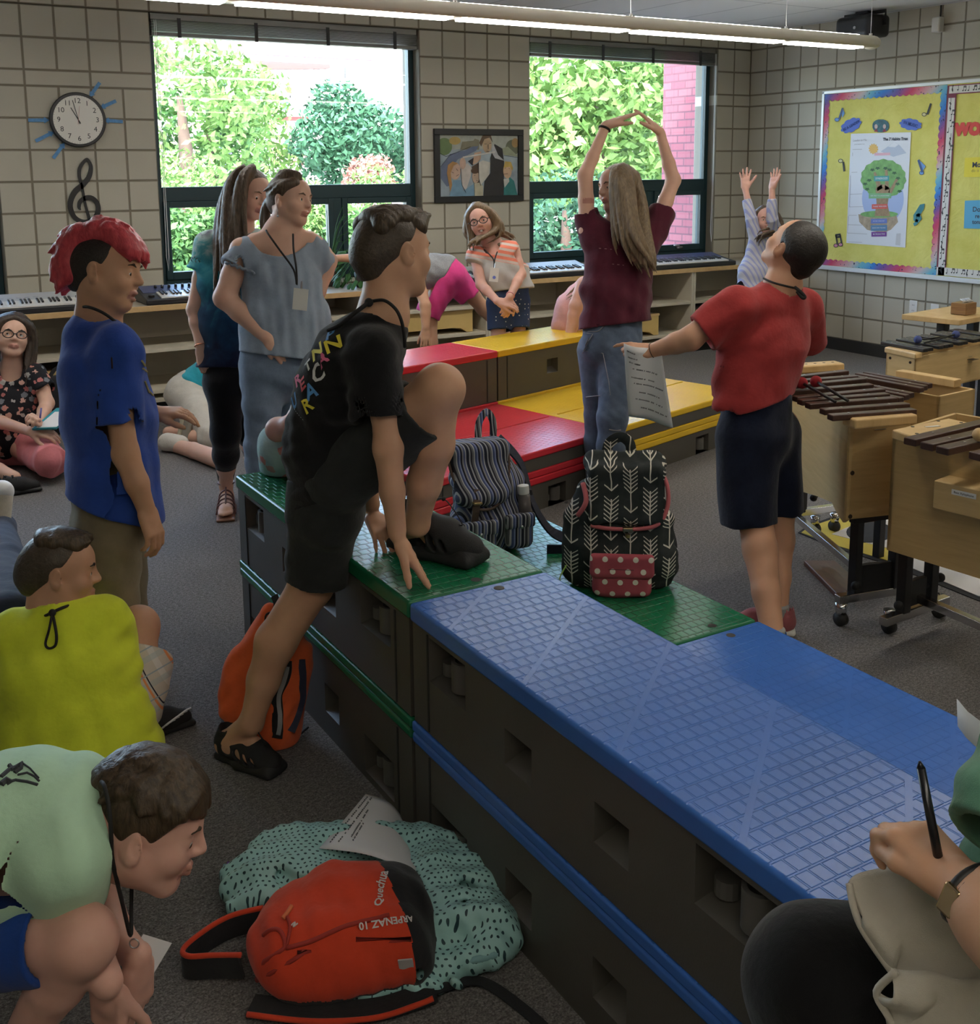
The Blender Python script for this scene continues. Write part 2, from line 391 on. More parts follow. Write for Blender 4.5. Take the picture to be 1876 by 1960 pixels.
# pendant lights hung from the ceiling, parallel to the window wall
def emis(name, c, s):
    t = NT(name); t.set(.5, emit=(c[0], c[1], c[2], s)); t.color((.8, .8, .78)); return t.m
m_lens = emis('lamp_lens', (1, .97, .9), 22.); m_up = emis('lamp_uplight', (1, .95, .85), 45.); m_lens2 = emis('lamp_lens_dim', (1, .93, .80), 20.); m_up2 = emis('lamp_uplight_dim', (1, .91, .76), 40.); m_shell = plain('lamp_shell', (.66, .62, .52), .45); m_wire = plain('hanger_wire', (.7, .7, .7), .4, .8)
def pendant(y, x0, x1, label, segs, m_lens=m_lens, m_up=m_up):
    z = 2.425; rt = thing('pendant_light', label, 'ceiling light', ((x0+x1)/2, y, CEIL), 'pendant lights hung under the ceiling')
    b = MB(); pro = []
    for i in range(17):
        a = PI*i/16; pro.append((math.cos(a)*.075, .02+math.sin(a)*.065))
    pro = [(.075, .0)]+pro+[(-.075, .0)]
    n = len(pro); vs = []
    for xx in (x0, x1): vs += [(xx, y+p[0], z+p[1]) for p in pro]
    b.add(vs, [(i, i+1, n+i+1, n+i) for i in range(n-1)]+[(n-1, 0, n, 2*n-1)])
    for xx, sg in ((x0, -1), (x1, 1)):
        b.sphere((xx, y, z+.035), (.055, .075, .05), 16, 10)
    b.build('housing', m_shell, rt, smooth=True)
    for (a, c) in segs:
        b = MB(); b.bb((a, y-.052, z-.012), (c, y+.052, z-.001)); b.build('lens', m_lens, rt)
        b = MB(); b.bb((a, y-.010, z+.0845), (c, y+.010, z+.0856)); b.build('uplight', m_up, rt)
    for (a, c) in segs+[(x1+.02, 0)]:
        xx = a-.03; b = MB(); b.cyl((xx, y, z+.085), (xx, y, CEIL), .002, n=6); b.cyl((xx, y, z+.08), (xx, y, z+.10), .012, n=8); b.cyl((xx, y, CEIL-.012), (xx, y, CEIL-.001), .03, n=12); b.build('hanger', m_wire, rt, smooth=True)
pendant(-2.1, -3.2, 4.62, 'long white pendant light near the window wall, the only one in view', [(-2.75, -1.5), (-1.42, -.17), (-.09, 1.13), (1.2, 2.37), (2.45, 3.70), (3.79, 4.48)])
pendant(-5.0, -3.2, 4.62, 'long white pendant light above the risers, out of view', [(.0, 1.13), (1.2, 2.37), (2.45, 3.70), (3.79, 4.48)], m_lens2, m_up2)
pendant(-7.9, -3.2, 4.62, 'long white pendant light above and behind the viewer, out of view', [(-3.1, -2.0), (-1.9, -.7), (-.6, .6), (.7, 1.9), (2.45, 3.70)], m_lens2, m_up2)  # unseen extra row, added as front fill for sides facing the camera
# ------------------------------------------------------------------ outside the windows
m_pave = plain('pale_paving', (.42, .41, .39), .8, var=.08, vscale=1.5); m_grass = plain('lawn', (.10, .26, .05), .9, var=.4, vscale=5.)
b = MB(); b.bb((-25, .36, -.5), (70, 70, -.3)); structure(b.build('trim_1', m_pave)).name = 'floor_yard'
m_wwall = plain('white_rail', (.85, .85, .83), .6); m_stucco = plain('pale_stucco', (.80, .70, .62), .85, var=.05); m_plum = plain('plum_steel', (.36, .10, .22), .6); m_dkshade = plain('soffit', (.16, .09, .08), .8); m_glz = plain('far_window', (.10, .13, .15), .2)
m_redtr = plain('red_trim', (.50, .08, .08), .6); m_bl = plain('blue_panel', (.05, .25, .55), .5)
def bricks():
    t = NT('plum_brick'); t.set(.85, spec=.2); co0 = t.coord(); X, Y, Z = t.xyz(co0); cb = t.n('CombineXYZ'); t.l(t.math('ADD', X, Y), cb.inputs[0]); t.l(Z, cb.inputs[1]); co = cb.outputs[0]; br = t.n('TexBrick'); t.l(co, br.inputs[0])
    br.inputs['Color1'].default_value = (.27, .085, .10, 1); br.inputs['Color2'].default_value = (.33, .115, .125, 1); br.inputs['Mortar'].default_value = (.17, .075, .085, 1)
    br.inputs['Scale'].default_value = 1.; br.inputs['Brick Width'].default_value = .205; br.inputs['Row Height'].default_value = .076; br.inputs['Mortar Size'].default_value = .008
    t.l(br.outputs[0], t.b.inputs['Base Color']); t.bump(br.outputs['Fac'], .4, -.01); return t.m
m_brick = bricks()
b = MB(); b.bb((5.47, .36, -.35), (6.6, 1.22, 5.5)); tag(b.build('brick_pier', m_brick), 'reddish purple brick pier just outside the right window', 'pier')
# pale building across the yard
bd = thing('building', 'pale stucco school wing with small windows across the yard', 'building', (16, 31, -.3))
def far(px, py, Y): return ony(px, py, Y)
b = MB(); YBD = 30.
pl, pr_ = far(470, 300, YBD)[0], far(830, 200, YBD)[0]
b.bb((2., YBD, -.3), (34., YBD+5, 9.5)); b.build('wall', m_stucco, bd)
def farbox(nm, x0, y0, x1, y1, Y, d, mat, par):
    p, q = far(x0, y1, Y), far(x1, y0, Y); g = MB(); g.bb((p[0], Y-d, p[2]), (q[0], Y+.05, q[2])); return g.build(nm, mat, par)
for (x0, y0, x1, y1) in [(650, 122, 658, 151), (660, 122, 668, 151), (678, 118, 685, 148), (688, 118, 696, 148), (725, 106, 732, 137), (735, 106, 743, 137), (587, 134, 595, 162), (600, 132, 611, 161), (470, 152, 477, 168), (492, 152, 498, 168), (728, 203, 746, 234), (640, 208, 648, 222)]:
    f = farbox('window', x0, y0, x1, y1, YBD, .06, m_glz, bd)
# entrance porch: doors, posts, ladder beside
for i, (x0, x1) in enumerate([(512, 540), (545, 560), (565, 586)]):
    farbox('door', x0, 260, x1, 316, YBD, .08, plain('far_door', (.42, .20, .17), .6), bd)
for x0 in (505, 541, 561, 588): farbox('door_post', x0, 258, x0+6, 318, YBD, .16, m_wwall, bd)
farbox('porch_fascia', 485, 222, 582, 231, 27., .4, m_redtr, bd); farbox('porch_slab', 482, 216, 586, 223, 27., 1.2, m_wwall, bd)
farbox('balcony_wall', 484, 183, 515, 216, 28., .2, plain('balcony_grey', (.45, .47, .5), .6), bd); farbox('banner', 538, 183, 555, 216, 27.6, .1, m_bl, bd); farbox('banner', 500, 186, 512, 215, 27.6, .1, m_bl, bd)
for y in (184, 200): farbox('railing', 486, y, 592, y+1.5, 27., .05, m_wwall, bd)
for x in (486, 554, 590): farbox('railing_post', x, 183, x+1.5, 217, 27., .05, m_wwall, bd)
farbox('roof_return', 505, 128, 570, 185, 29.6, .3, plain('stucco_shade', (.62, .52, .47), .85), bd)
# walkway canopy nearer the window
cn = thing('walkway_canopy', 'plum steel walkway canopy above the yard in the middle window', 'canopy', (6, 17, 5.5))
def nearbar(nm, pts, Y, d, mat):
    P = [far(x, y, Y) for x, y in pts]; g = MB(); g.prism([(p[0], Y, p[2]) for p in P], (0, d, 0)); return g.build(nm, mat, cn)
nearbar('fascia', [(270, 93), (722, 116), (720, 98), (270, 70)], 16., .3, m_plum)
nearbar('white_edge', [(270, 99), (722, 124), (722, 116), (270, 93)], 16.05, .5, m_wwall)
nearbar('soffit_beam', [(290, 130), (395, 133), (395, 106), (290, 98)], 17., .3, m_dkshade)
nearbar('soffit_beam', [(450, 133), (632, 131), (632, 119), (450, 107)], 17., .3, m_dkshade)
ps = thing('steel_post', 'slate blue steel post standing in the yard in the middle window', 'post', tuple(ony(432, 345, 14.)))
p0, p1 = ony(426, 350, 14.), ony(441, 148, 14.)
b = MB(); b.bb((p0[0], 14, -.3), (p1[0], 14.15, p1[2])); b.build('shaft', plain('slate_steel', (.10, .095, .19), .5), ps)
for y in (250, 330): q = ony(433, y, 14.); b = MB(); b.bb((q[0]-.08, 13.97, q[2]-.02), (q[0]+.09, 14.0, q[2]+.02)); b.build('band', m_wwall, ps)
ld = thing('step_ladder', 'red step ladder standing by the far doors across the yard', 'ladder', tuple(far(569, 316, 26.)))
a0, a1, a2 = far(562, 316, 26.), far(569, 290, 26.), far(579, 316, 26.)
for q in (a0, a2): b = MB(); b.tube([q, a1], .04, 6); b.build('rail', m_redtr, ld)
for k in range(1, 4): b = MB(); u = k/4.5; b.tube([a0+(a1-a0)*u, a2+(a1-a2)*u], .025, 6); b.build('rung', m_redtr, ld)
# white rails / kerb walls low in the yard
def yardwall(x, z0, z1, Y, label):
    b = MB(); b.bb((x[0], Y, z0), (x[1], Y+.2, z1)); return tag(b.build('garden_wall', m_wwall), label, 'wall')
yardwall((-3, 20), .50, .78, 7.5, 'low white garden wall crossing the yard behind the first shrubs'); yardwall((-3, 9), -.3, .12, 4.2, 'lowest white kerb wall just outside the middle window')
# chain link fence
def meshmat():
    t = NT('chain_link'); t.set(.5, .6); co = t.coord(scale=(9, 9, 9), rot=(0, PI/4, 0)); X, Y, Z = t.xyz(co)
    fr = lambda v: t.math('ABSOLUTE', t.math('SUBTRACT', t.math('FRACT', t.math('ADD', v, 100.)), .5))
    d = t.math('GREATER_THAN', t.math('MAXIMUM', fr(X), fr(Z)), .44); t.color((.35, .36, .38)); t.l(d, t.b.inputs['Alpha']); return t.m
fn = thing('chain_link_fence', 'grey chain link fence at the far side of the yard', 'fence', (12, 20, -.3))
b = MB(); b.bb((6, 20, -.3), (32, 20.01, 1.5)); b.build('wire_mesh', meshmat(), fn)
b = MB(); b.tube([(6, 20, 1.5), (32, 20, 1.5)], .03, 6); b.build('top_rail', m_steel, fn)
for k in range(9): b = MB(); b.cyl((6.5+k*3, 20, -.3), (6.5+k*3, 20, 1.55), .035, n=8); b.build('fence_post', m_steel, fn)
# planting: leaf blades scattered on rounded crowns
m_bark = plain('bark', (.12, .08, .06), .9)
def leafmat(name, c):
    t = NT(name); t.set(.6, spec=.3); f = t.noise(t.coord(), 1.1, 3.); g = t.noise(t.coord(), 26., 1.)
    t.color(t.mix(g, t.ramp(f, [(.3, tuple(x*.7 for x in c)), (.7, tuple(min(1, x*1.3) for x in c))]), tuple(min(1, x*1.5) for x in c))); t.b.inputs['Transmission Weight'].default_value = 0.
    return t.m
m_leaf = leafmat('leaf_green', (.065,.15,.04)); m_leafy = leafmat('leaf_bright', (.11,.20,.05)); m_leafd = leafmat('leaf_blue_green', (.035,.10,.05)); m_leafr = leafmat('leaf_rosy', (.25,.12,.09))
def crown(name, cs, n, size, mat, parent):
    """cs: list of (centre, radii); n leaf blades in total"""
    tot = sum(r[0]*r[2] for c, r in cs); V = []; Fc = []
    for c, r in cs:
        k = max(20, int(n*r[0]*r[2]/tot)); d = rng.normal(size=(k, 3)); d /= np.linalg.norm(d, axis=1)[:, None]
        p = np.array(c)+d*np.array(r)*(.55+.5*rng.random((k, 1))**.5)
        a = rng.normal(size=(k, 3)); a /= np.linalg.norm(a, axis=1)[:, None]; q = np.cross(a, rng.normal(size=(k, 3))); q /= np.linalg.norm(q, axis=1)[:, None]
        s = size*(.6+.8*rng.random((k, 1)))
        i0 = len(V)*0+sum(len(x) for x in V)
        V.append(np.stack([p-a*s, p+q*s*.45, p+a*s, p-q*s*.45], 1).reshape(-1, 3))
        Fc += [(i0+4*i, i0+4*i+1, i0+4*i+2, i0+4*i+3) for i in range(k)]
    me = bpy.data.meshes.new(name); vv = np.concatenate(V)-np.array(parent.location); me.from_pydata(vv.tolist(), [], Fc); me.materials.append(mat)
    o = bpy.data.objects.new(name, me); link(o, parent); return o
def tree(px, py, Y, R, label, mat, n, size, kind='tree', trunk=True, squash=1.):
    c = ony(px, py, Y); rt = thing('leafy_tree' if kind == 'tree' else 'garden_shrub', label, kind, (c[0], Y, -.3))
    cs = [(c, (R*.75, R*.75, R*.75*squash))]
    for k in range(9):
        d = unit(rng.normal(size=3)); cs.append((c+d*np.array([R*.7, R*.5, R*.6*squash]), (R*.42, R*.42, R*.38)))
    crown('foliage', cs, n, size, mat, rt)
    if True:
        b = MB(); b.tube([(c[0], Y, -.3), (c[0]+.05*R, Y, c[2]-.5*R), (c[0], Y, c[2]+.2*R)], [.09*R+.05, .07*R+.03, .03*R], 8); b.build('trunk', m_bark, rt, smooth=True)
tree(1130, 180, 9., 2.6, 'big green leafy tree filling the right window', m_leafy, 9000, .11)
tree(1235, 250, 11., 2.4, 'leafy tree beyond the big tree in the right window', m_leaf, 6000, .12)
tree(1040, 330, 14., 2.2, 'smaller tree at the left edge of the right window by the fence', m_leaf, 3000, .12)
tree(1080, 430, 3.2, .85, 'dark glossy bush close outside the right window', m_leafd, 3800, .05, 'shrub', False)
tree(1230, 440, 4.6, .8, 'green bush behind the girl in maroon outside the right window', m_leafd, 2500, .05, 'shrub', False)
tree(345, 220, 11., 1.55, 'pale leafy tree at the left of the middle window', m_leafy, 5000, .08, squash=1.7)
tree(398, 270, 12., 1.15, 'slender green tree next to the slate blue post', m_leaf, 3000, .08, squash=1.8)
tree(465, 255, 15., 1.3, 'pale young tree right of the slate blue post', m_leafy, 2600, .09, squash=1.5)
tree(655, 265, 13., 1.25, 'blue green rounded tree in front of the far doors', m_leafd, 4200, .08)
tree(735, 290, 14., 1.1, 'blue green tree at the right edge of the middle window', m_leafd, 2800, .08)
tree(700, 345, 10., .55, 'rosy flowering shrub low at the right of the middle window', m_leafr, 1800, .05, 'shrub', False)
tree(340, 345, 9., .6, 'yellowish shrub low at the left of the middle window', m_leafy, 1500, .05, 'shrub', False)
for k, (px, py, Y, R, lb) in enumerate([(350, 408, 6.2, .62, 'green hedge shrub in the lower left sash above the white wall'), (400, 480, 3.2, .42, 'dark shrub at the foot of the lower left sash'), (340, 470, 3.6, .45, 'leafy shrub low in the corner of the middle window'), (600, 460, 4.2, .5, 'shrub behind the girl in light blue outside the window'), (720, 412, 6.4, .75, 'bright shrub in the lower right sash of the middle window'), (690, 470, 3.8, .45, 'low shrub under the lower right sash of the middle window'), (560, 400, 7., .6, 'shrub seen between the two standing girls')]):
    tree(px, py, Y, R, lb, (m_leafy, m_leaf, m_leaf, m_leafy, m_leafy, m_leaf, m_leafy)[k], 2200, .045, 'shrub', False)
# ------------------------------------------------------------------ choir risers
m_rgrey = plain('riser_grey', (.085, .078, .066), .55, var=.06, bump=.12, bscale=260.)
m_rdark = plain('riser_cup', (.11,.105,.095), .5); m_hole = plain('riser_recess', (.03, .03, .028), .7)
def treadmat(name, c, ang):
    t = NT(name); t.set(.27, spec=.36); co = t.coord(rot=(0, 0, -ang)); X, Y, Z = t.xyz(co)
    sx, sy = .036, .027
    fr = lambda v, s: t.math('ABSOLUTE', t.math('SUBTRACT', t.math('FRACT', t.math('ADD', t.math('DIVIDE', v, s), 1000.)), .5))
    col = t.math('FLOOR', t.math('ADD', t.math('DIVIDE', X, sx), 1000.))
    yy = t.math('ADD', Y, t.math('MULTIPLY', t.math('FRACT', t.math('MULTIPLY', col, .5)), sy))
    d = t.math('MAXIMUM', fr(X, sx), fr(yy, sy))
    mr = t.n('MapRange', interpolation_type='SMOOTHSTEP'); t.l(d, mr.inputs[0]); mr.inputs[1].default_value = .40; mr.inputs[2].default_value = .47; mr.inputs[3].default_value = 1; mr.inputs[4].default_value = 0
    # every ninth diagonal row is left smooth
    dg = fr(t.math('ADD', X, t.math('MULTIPLY', Y, .8)), .30); pl = t.math('GREATER_THAN', dg, .475)
    h = t.math('MULTIPLY', mr.outputs[0], t.math('SUBTRACT', 1., pl))
    up = t.n('NewGeometry').outputs['Normal']; nz = t.xyz(up)[2]
    h = t.math('MULTIPLY', h, t.math('GREATER_THAN', nz, .9))
    f = t.noise(co, 3.5, 3.); t.color(t.ramp(f, [(.3, tuple(x*.93 for x in c)), (.7, tuple(min(1, x*1.07) for x in c))]))
    wv = t.noise(co, 7., 2.)
    t.bump(t.math('ADD', h, t.math('MULTIPLY', wv, .35)), .5, .004); return t.m
A_A, A_B = -PI/2, math.atan2(.352, 1.229)
TREAD = {'blue': treadmat('blue_tread', (.045, .155, .52), A_A), 'green': treadmat('green_tread', (.010, .145, .062), A_A),
         'red': treadmat('red_tread', (.62, .035, .05), A_B), 'yellow': treadmat('yellow_tread', (.78, .50, .03), A_B)}

def panel(b, p0, X, N, W, z0, z1, holes):
    """upright wall from p0 along X (outward normal N) with recessed pockets; holes (s0,s1,z0,z1,depth)"""
    p0 = np.array([p0[0], p0[1], 0.]); X = np.array([X[0], X[1], 0.]); N = np.array([N[0], N[1], 0.])
    P = lambda s, z, d=0.: p0+X*s+np.array([0, 0, z])-N*d
    ss = sorted({0., W, *[h[0] for h in holes], *[h[1] for h in holes]}); zz = sorted({z0, z1, *[h[2] for h in holes], *[h[3] for h in holes]})
    for a, c in zip(ss, ss[1:]):
        for e, g in zip(zz, zz[1:]):
            ms, mz = (a+c)/2, (e+g)/2
            if any(h[0] < ms < h[1] and h[2] < mz < h[3] for h in holes): continue
            b.add([P(a, e), P(c, e), P(c, g), P(a, g)], [(0, 1, 2, 3)])
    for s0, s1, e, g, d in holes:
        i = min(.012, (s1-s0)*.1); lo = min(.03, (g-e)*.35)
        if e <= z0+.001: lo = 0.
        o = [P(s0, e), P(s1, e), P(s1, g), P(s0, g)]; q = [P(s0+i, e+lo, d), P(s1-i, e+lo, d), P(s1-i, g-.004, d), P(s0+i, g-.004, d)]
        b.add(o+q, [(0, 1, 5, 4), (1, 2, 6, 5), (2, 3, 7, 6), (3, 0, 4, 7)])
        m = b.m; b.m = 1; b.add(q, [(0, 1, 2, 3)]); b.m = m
def inset(quad, d):
    c = np.mean(np.array(quad), axis=0); out = []
    n = len(quad)
    for i in range(n):
        a = np.array(quad[i-1]); p = np.array(quad[i]); q = np.array(quad[(i+1) % n])
        u, v = unit(np.append(a-p, 0))[:2], unit(np.append(q-p, 0))[:2]
        out.append(p+(u+v)/max(.2, math.sqrt(max(1e-6, 1-np.dot(u, v)**2)))*d)
    return out
def riser(colour, quad, z0, z1, lid, label, group, rim=0., holes=None, seam=None):
    """quad: footprint counter-clockwise; lid: thickness of the coloured tread; rim: coloured strip at the foot; holes: {side index: list}"""
    c = np.mean(np.array(quad), axis=0); rt = thing('riser_box', label, 'riser', (c[0], c[1], z0), group)
    q = inset(quad, .006); zb = z0+rim; zt = z1-lid
    b = MB(); n = 4
    for i in range(n):
        p, r = q[i], q[(i+1) % n]; L = np.linalg.norm(r-p); X = (r-p)/L; N = np.array([X[1], -X[0]])
        panel(b, p, X, N, L, zb, zt, (holes or {}).get(i, []))
    b.add([(p[0], p[1], zb) for p in q], [(3, 2, 1, 0)]); b.add([(p[0], p[1], zt) for p in q], [(0, 1, 2, 3)])
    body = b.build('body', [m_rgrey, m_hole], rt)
    # corner ribs of the moulding
    for i in range(n):
        p, r = q[i], q[(i+1) % n]; L = np.linalg.norm(r-p); X = (r-p)/L; N = np.array([X[1], -X[0]])
        for s in (.075, L-.075):
            if L < .6: continue
            g = MB(); a = p+X*s; g.box((a[0]+N[0]*.001, a[1]+N[1]*.001, (zb+zt)/2), (.006, .004, zt-zb-.01), (X[0], X[1], 0), (N[0], N[1], 0)); g.build('rib', m_hole, body)
        for h in (holes or {}).get(i, []):
            if h[4] < .07: continue                                # latch pockets hold a round cup on a plate
            sc = h[0]+(h[1]-h[0])*.62; zc = (h[2]+h[3])/2; a = p+X*sc-N*.036
            g = MB(); R = .031; hh = (h[3]-h[2])*.36
            g.cyl((a[0], a[1], zc-hh), (a[0], a[1], zc+hh*.8), R, n=20, caps=False); g.cyl((a[0], a[1], zc-hh), (a[0], a[1], zc+hh*.8), R*.72, n=20, caps=False)
            ring = [(math.cos(2*PI*k/20), math.sin(2*PI*k/20)) for k in range(20)]
            g.add([(a[0]+R*x, a[1]+R*y, zc+hh*.8) for x, y in ring]+[(a[0]+R*.72*x, a[1]+R*.72*y, zc+hh*.8) for x, y in ring], [(k, (k+1) % 20, 20+(k+1) % 20, 20+k) for k in range(20)])
            g.build('latch_cup', m_rdark, body, smooth=True)
            g = MB(); a2 = p+X*(sc+.005)-N*.066; g.box((a2[0], a2[1], zc+hh*.55), (.07, .006, hh*1.3), (X[0], X[1], 0), (N[0], N[1], 0))
            a3 = p+X*(h[0]+.028)-N*.045; g.cyl((a3[0], a3[1], zc-hh*.9), (a3[0], a3[1], zc-hh*.1), .022, n=14); g.build('latch_plate', m_rdark, body)
    b = MB(); b.zprism(quad, zt, z1); t = b.build('tread', TREAD[colour], rt, bevel=.009, seg=3)
    if rim:
        b = MB(); b.zprism(quad, z0, z0+rim-.002); b.build('foot_rim', TREAD[colour], rt, bevel=.006)
    if seam is not None:
        a, e = V3(seam[0]), V3(seam[1]); g = MB(); g.tube([(a[0], a[1], z1), (e[0], e[1], z1)], .005, 6); g.build('tread_ridge', TREAD[colour], rt, smooth=True)
    return rt
def bolt_holes(rt, pts, z):
    for p in pts:
        g = MB(); g.cyl((p[0], p[1], z-.004), (p[0], p[1], z+.0008), .013, n=16); g.build('bolt_hole', m_hole, rt)
GU = 'stackable choir risers'
# straight run: green then blue, tall row on the left, low row on the right
def runA(col, y1, y0, names, slanted=False):
    xo, xi, xl = -.885, -.502, .24; L = y1-y0
    qU = [(xo, y1), (xo, y0), (xi, y0), (xi, y1)]; qL = [(xi+.002, y1), (xi+.002, y0), (xl, y0), (xl, y1)]
    hole = lambda z0, z1: [(.08, .245, z0, z1, .085), (.405, .505, z0-.01 if z0 > .3 else z0+.045, z1-.09 if z0 > .3 else z1+.04, .05), (.71, .81, z0-.01 if z0 > .3 else z0+.045, z1-.09 if z0 > .3 else z1+.04, .05), (L-.29, L-.115, z0, z1, .085)]
    hu = [(.08, .245, .43, .535, .085), (.405, .505, .385, .465, .05), (.71, .81, .385, .465, .05), (L-.29, L-.115, .43, .535, .085)]
    hl = [(.08, .245, .02, .125, .085), (.405, .505, .07, .155, .05), (.71, .81, .07, .155, .05), (L-.29, L-.115, .02, .125, .085)]
    r1 = riser(col, qU, 0, .27, .028, names[0], GU, holes={0: hl})
    r2 = riser(col, qU, .27, .59, .045, names[1], GU, rim=.028, holes={0: hu})
    r3 = riser(col, qL, 0, .29, .045, names[2], GU, seam=((-.13, y1-.03, .29), (-.13, y0+.03, .29)))
    return r1, r2, r3
GY1, GY0, BY1, BY0 = -4.225, -5.492, -5.498, -6.765
g1, g2, g3 = runA('green', GY1, GY0, ['bottom grey riser box of the green stack, behind the orange drawstring bag', 'grey riser box with a green tread that the boy in black climbs on', 'low green riser step that both patterned backpacks stand on'])
b1, b2, b3 = runA('blue', BY1, BY0, ['grey riser box with a blue rim at the floor beside the red backpack', 'grey riser box with the high blue tread in the foreground', 'low blue riser step beyond the high blue tread'])
bolt_holes(g2, [(-.68, GY0+.035), (-.60, GY1-.04)], .59); bolt_holes(b2, [(-.66, BY1-.035), (-.66, BY0+.06)], .59); bolt_holes(g3, [(.10, GY0+.035)], .29); bolt_holes(b3, [(.10, BY1-.035)], .29)
# second run, turned: red then yellow, tall row at the back
O, I, Fs = np.array([1.075, -2.166]), np.array([1.15, -2.575]), np.array([1.323, -3.40])
Oy, Iy, Fy = np.array([2.27, -1.86]), np.array([2.355, -2.245]), np.array([2.552, -3.05])
Or, Ir, Fr = np.array([-.145, -2.476]), np.array([-.067, -2.885]), np.array([.095, -3.742])
for col, A, nm in (('yellow', ((O, Oy), (I, Iy), (Fs, Fy)), ['grey riser box under the high yellow tread, hidden by the step', 'grey riser box with the high yellow tread behind the girl in maroon', 'flat lower module of the yellow step, with notches at the carpet', 'upper module of the low yellow step beside the sheet of paper']),
                   ('red', ((Or, O), (Ir, I), (Fr, Fs)), ['grey riser box under the high red tread, hidden by the step', 'grey riser box with the high red tread behind the raised bare knee', 'flat lower module of the red step, behind the striped backpack', 'upper module of the low red step above the striped backpack'])):
    (o0, o1), (i0, i1), (f0, f1) = A; e = .0015
    qU = [i0, i1, o1, o0]; k = (f0-i0)*.003; qL = [f0, f1, i1+k, i0+k]
    L = np.linalg.norm(f1-f0)
    riser(col, qU, 0, .27, .028, nm[0], GU)
    riser(col, qU, .27, .59, .04, nm[1], GU, rim=.034, holes={0: [(.415, .515, .40, .485, .04), (.75, .85, .40, .485, .04)]})
    riser(col, qL, 0, .163, .036, nm[2], GU, holes={0: [(.26, .40, 0., .10, .12), (.77, .90, 0., .10, .12)]})
    a, c = (f0+i0)/2, (f1+i1)/2
    riser(col, qL, .163, .29, .036, nm[3], GU, rim=.034, seam=((*(a+(c-a)*.03), .29), (*(c-(c-a)*.03), .29)))
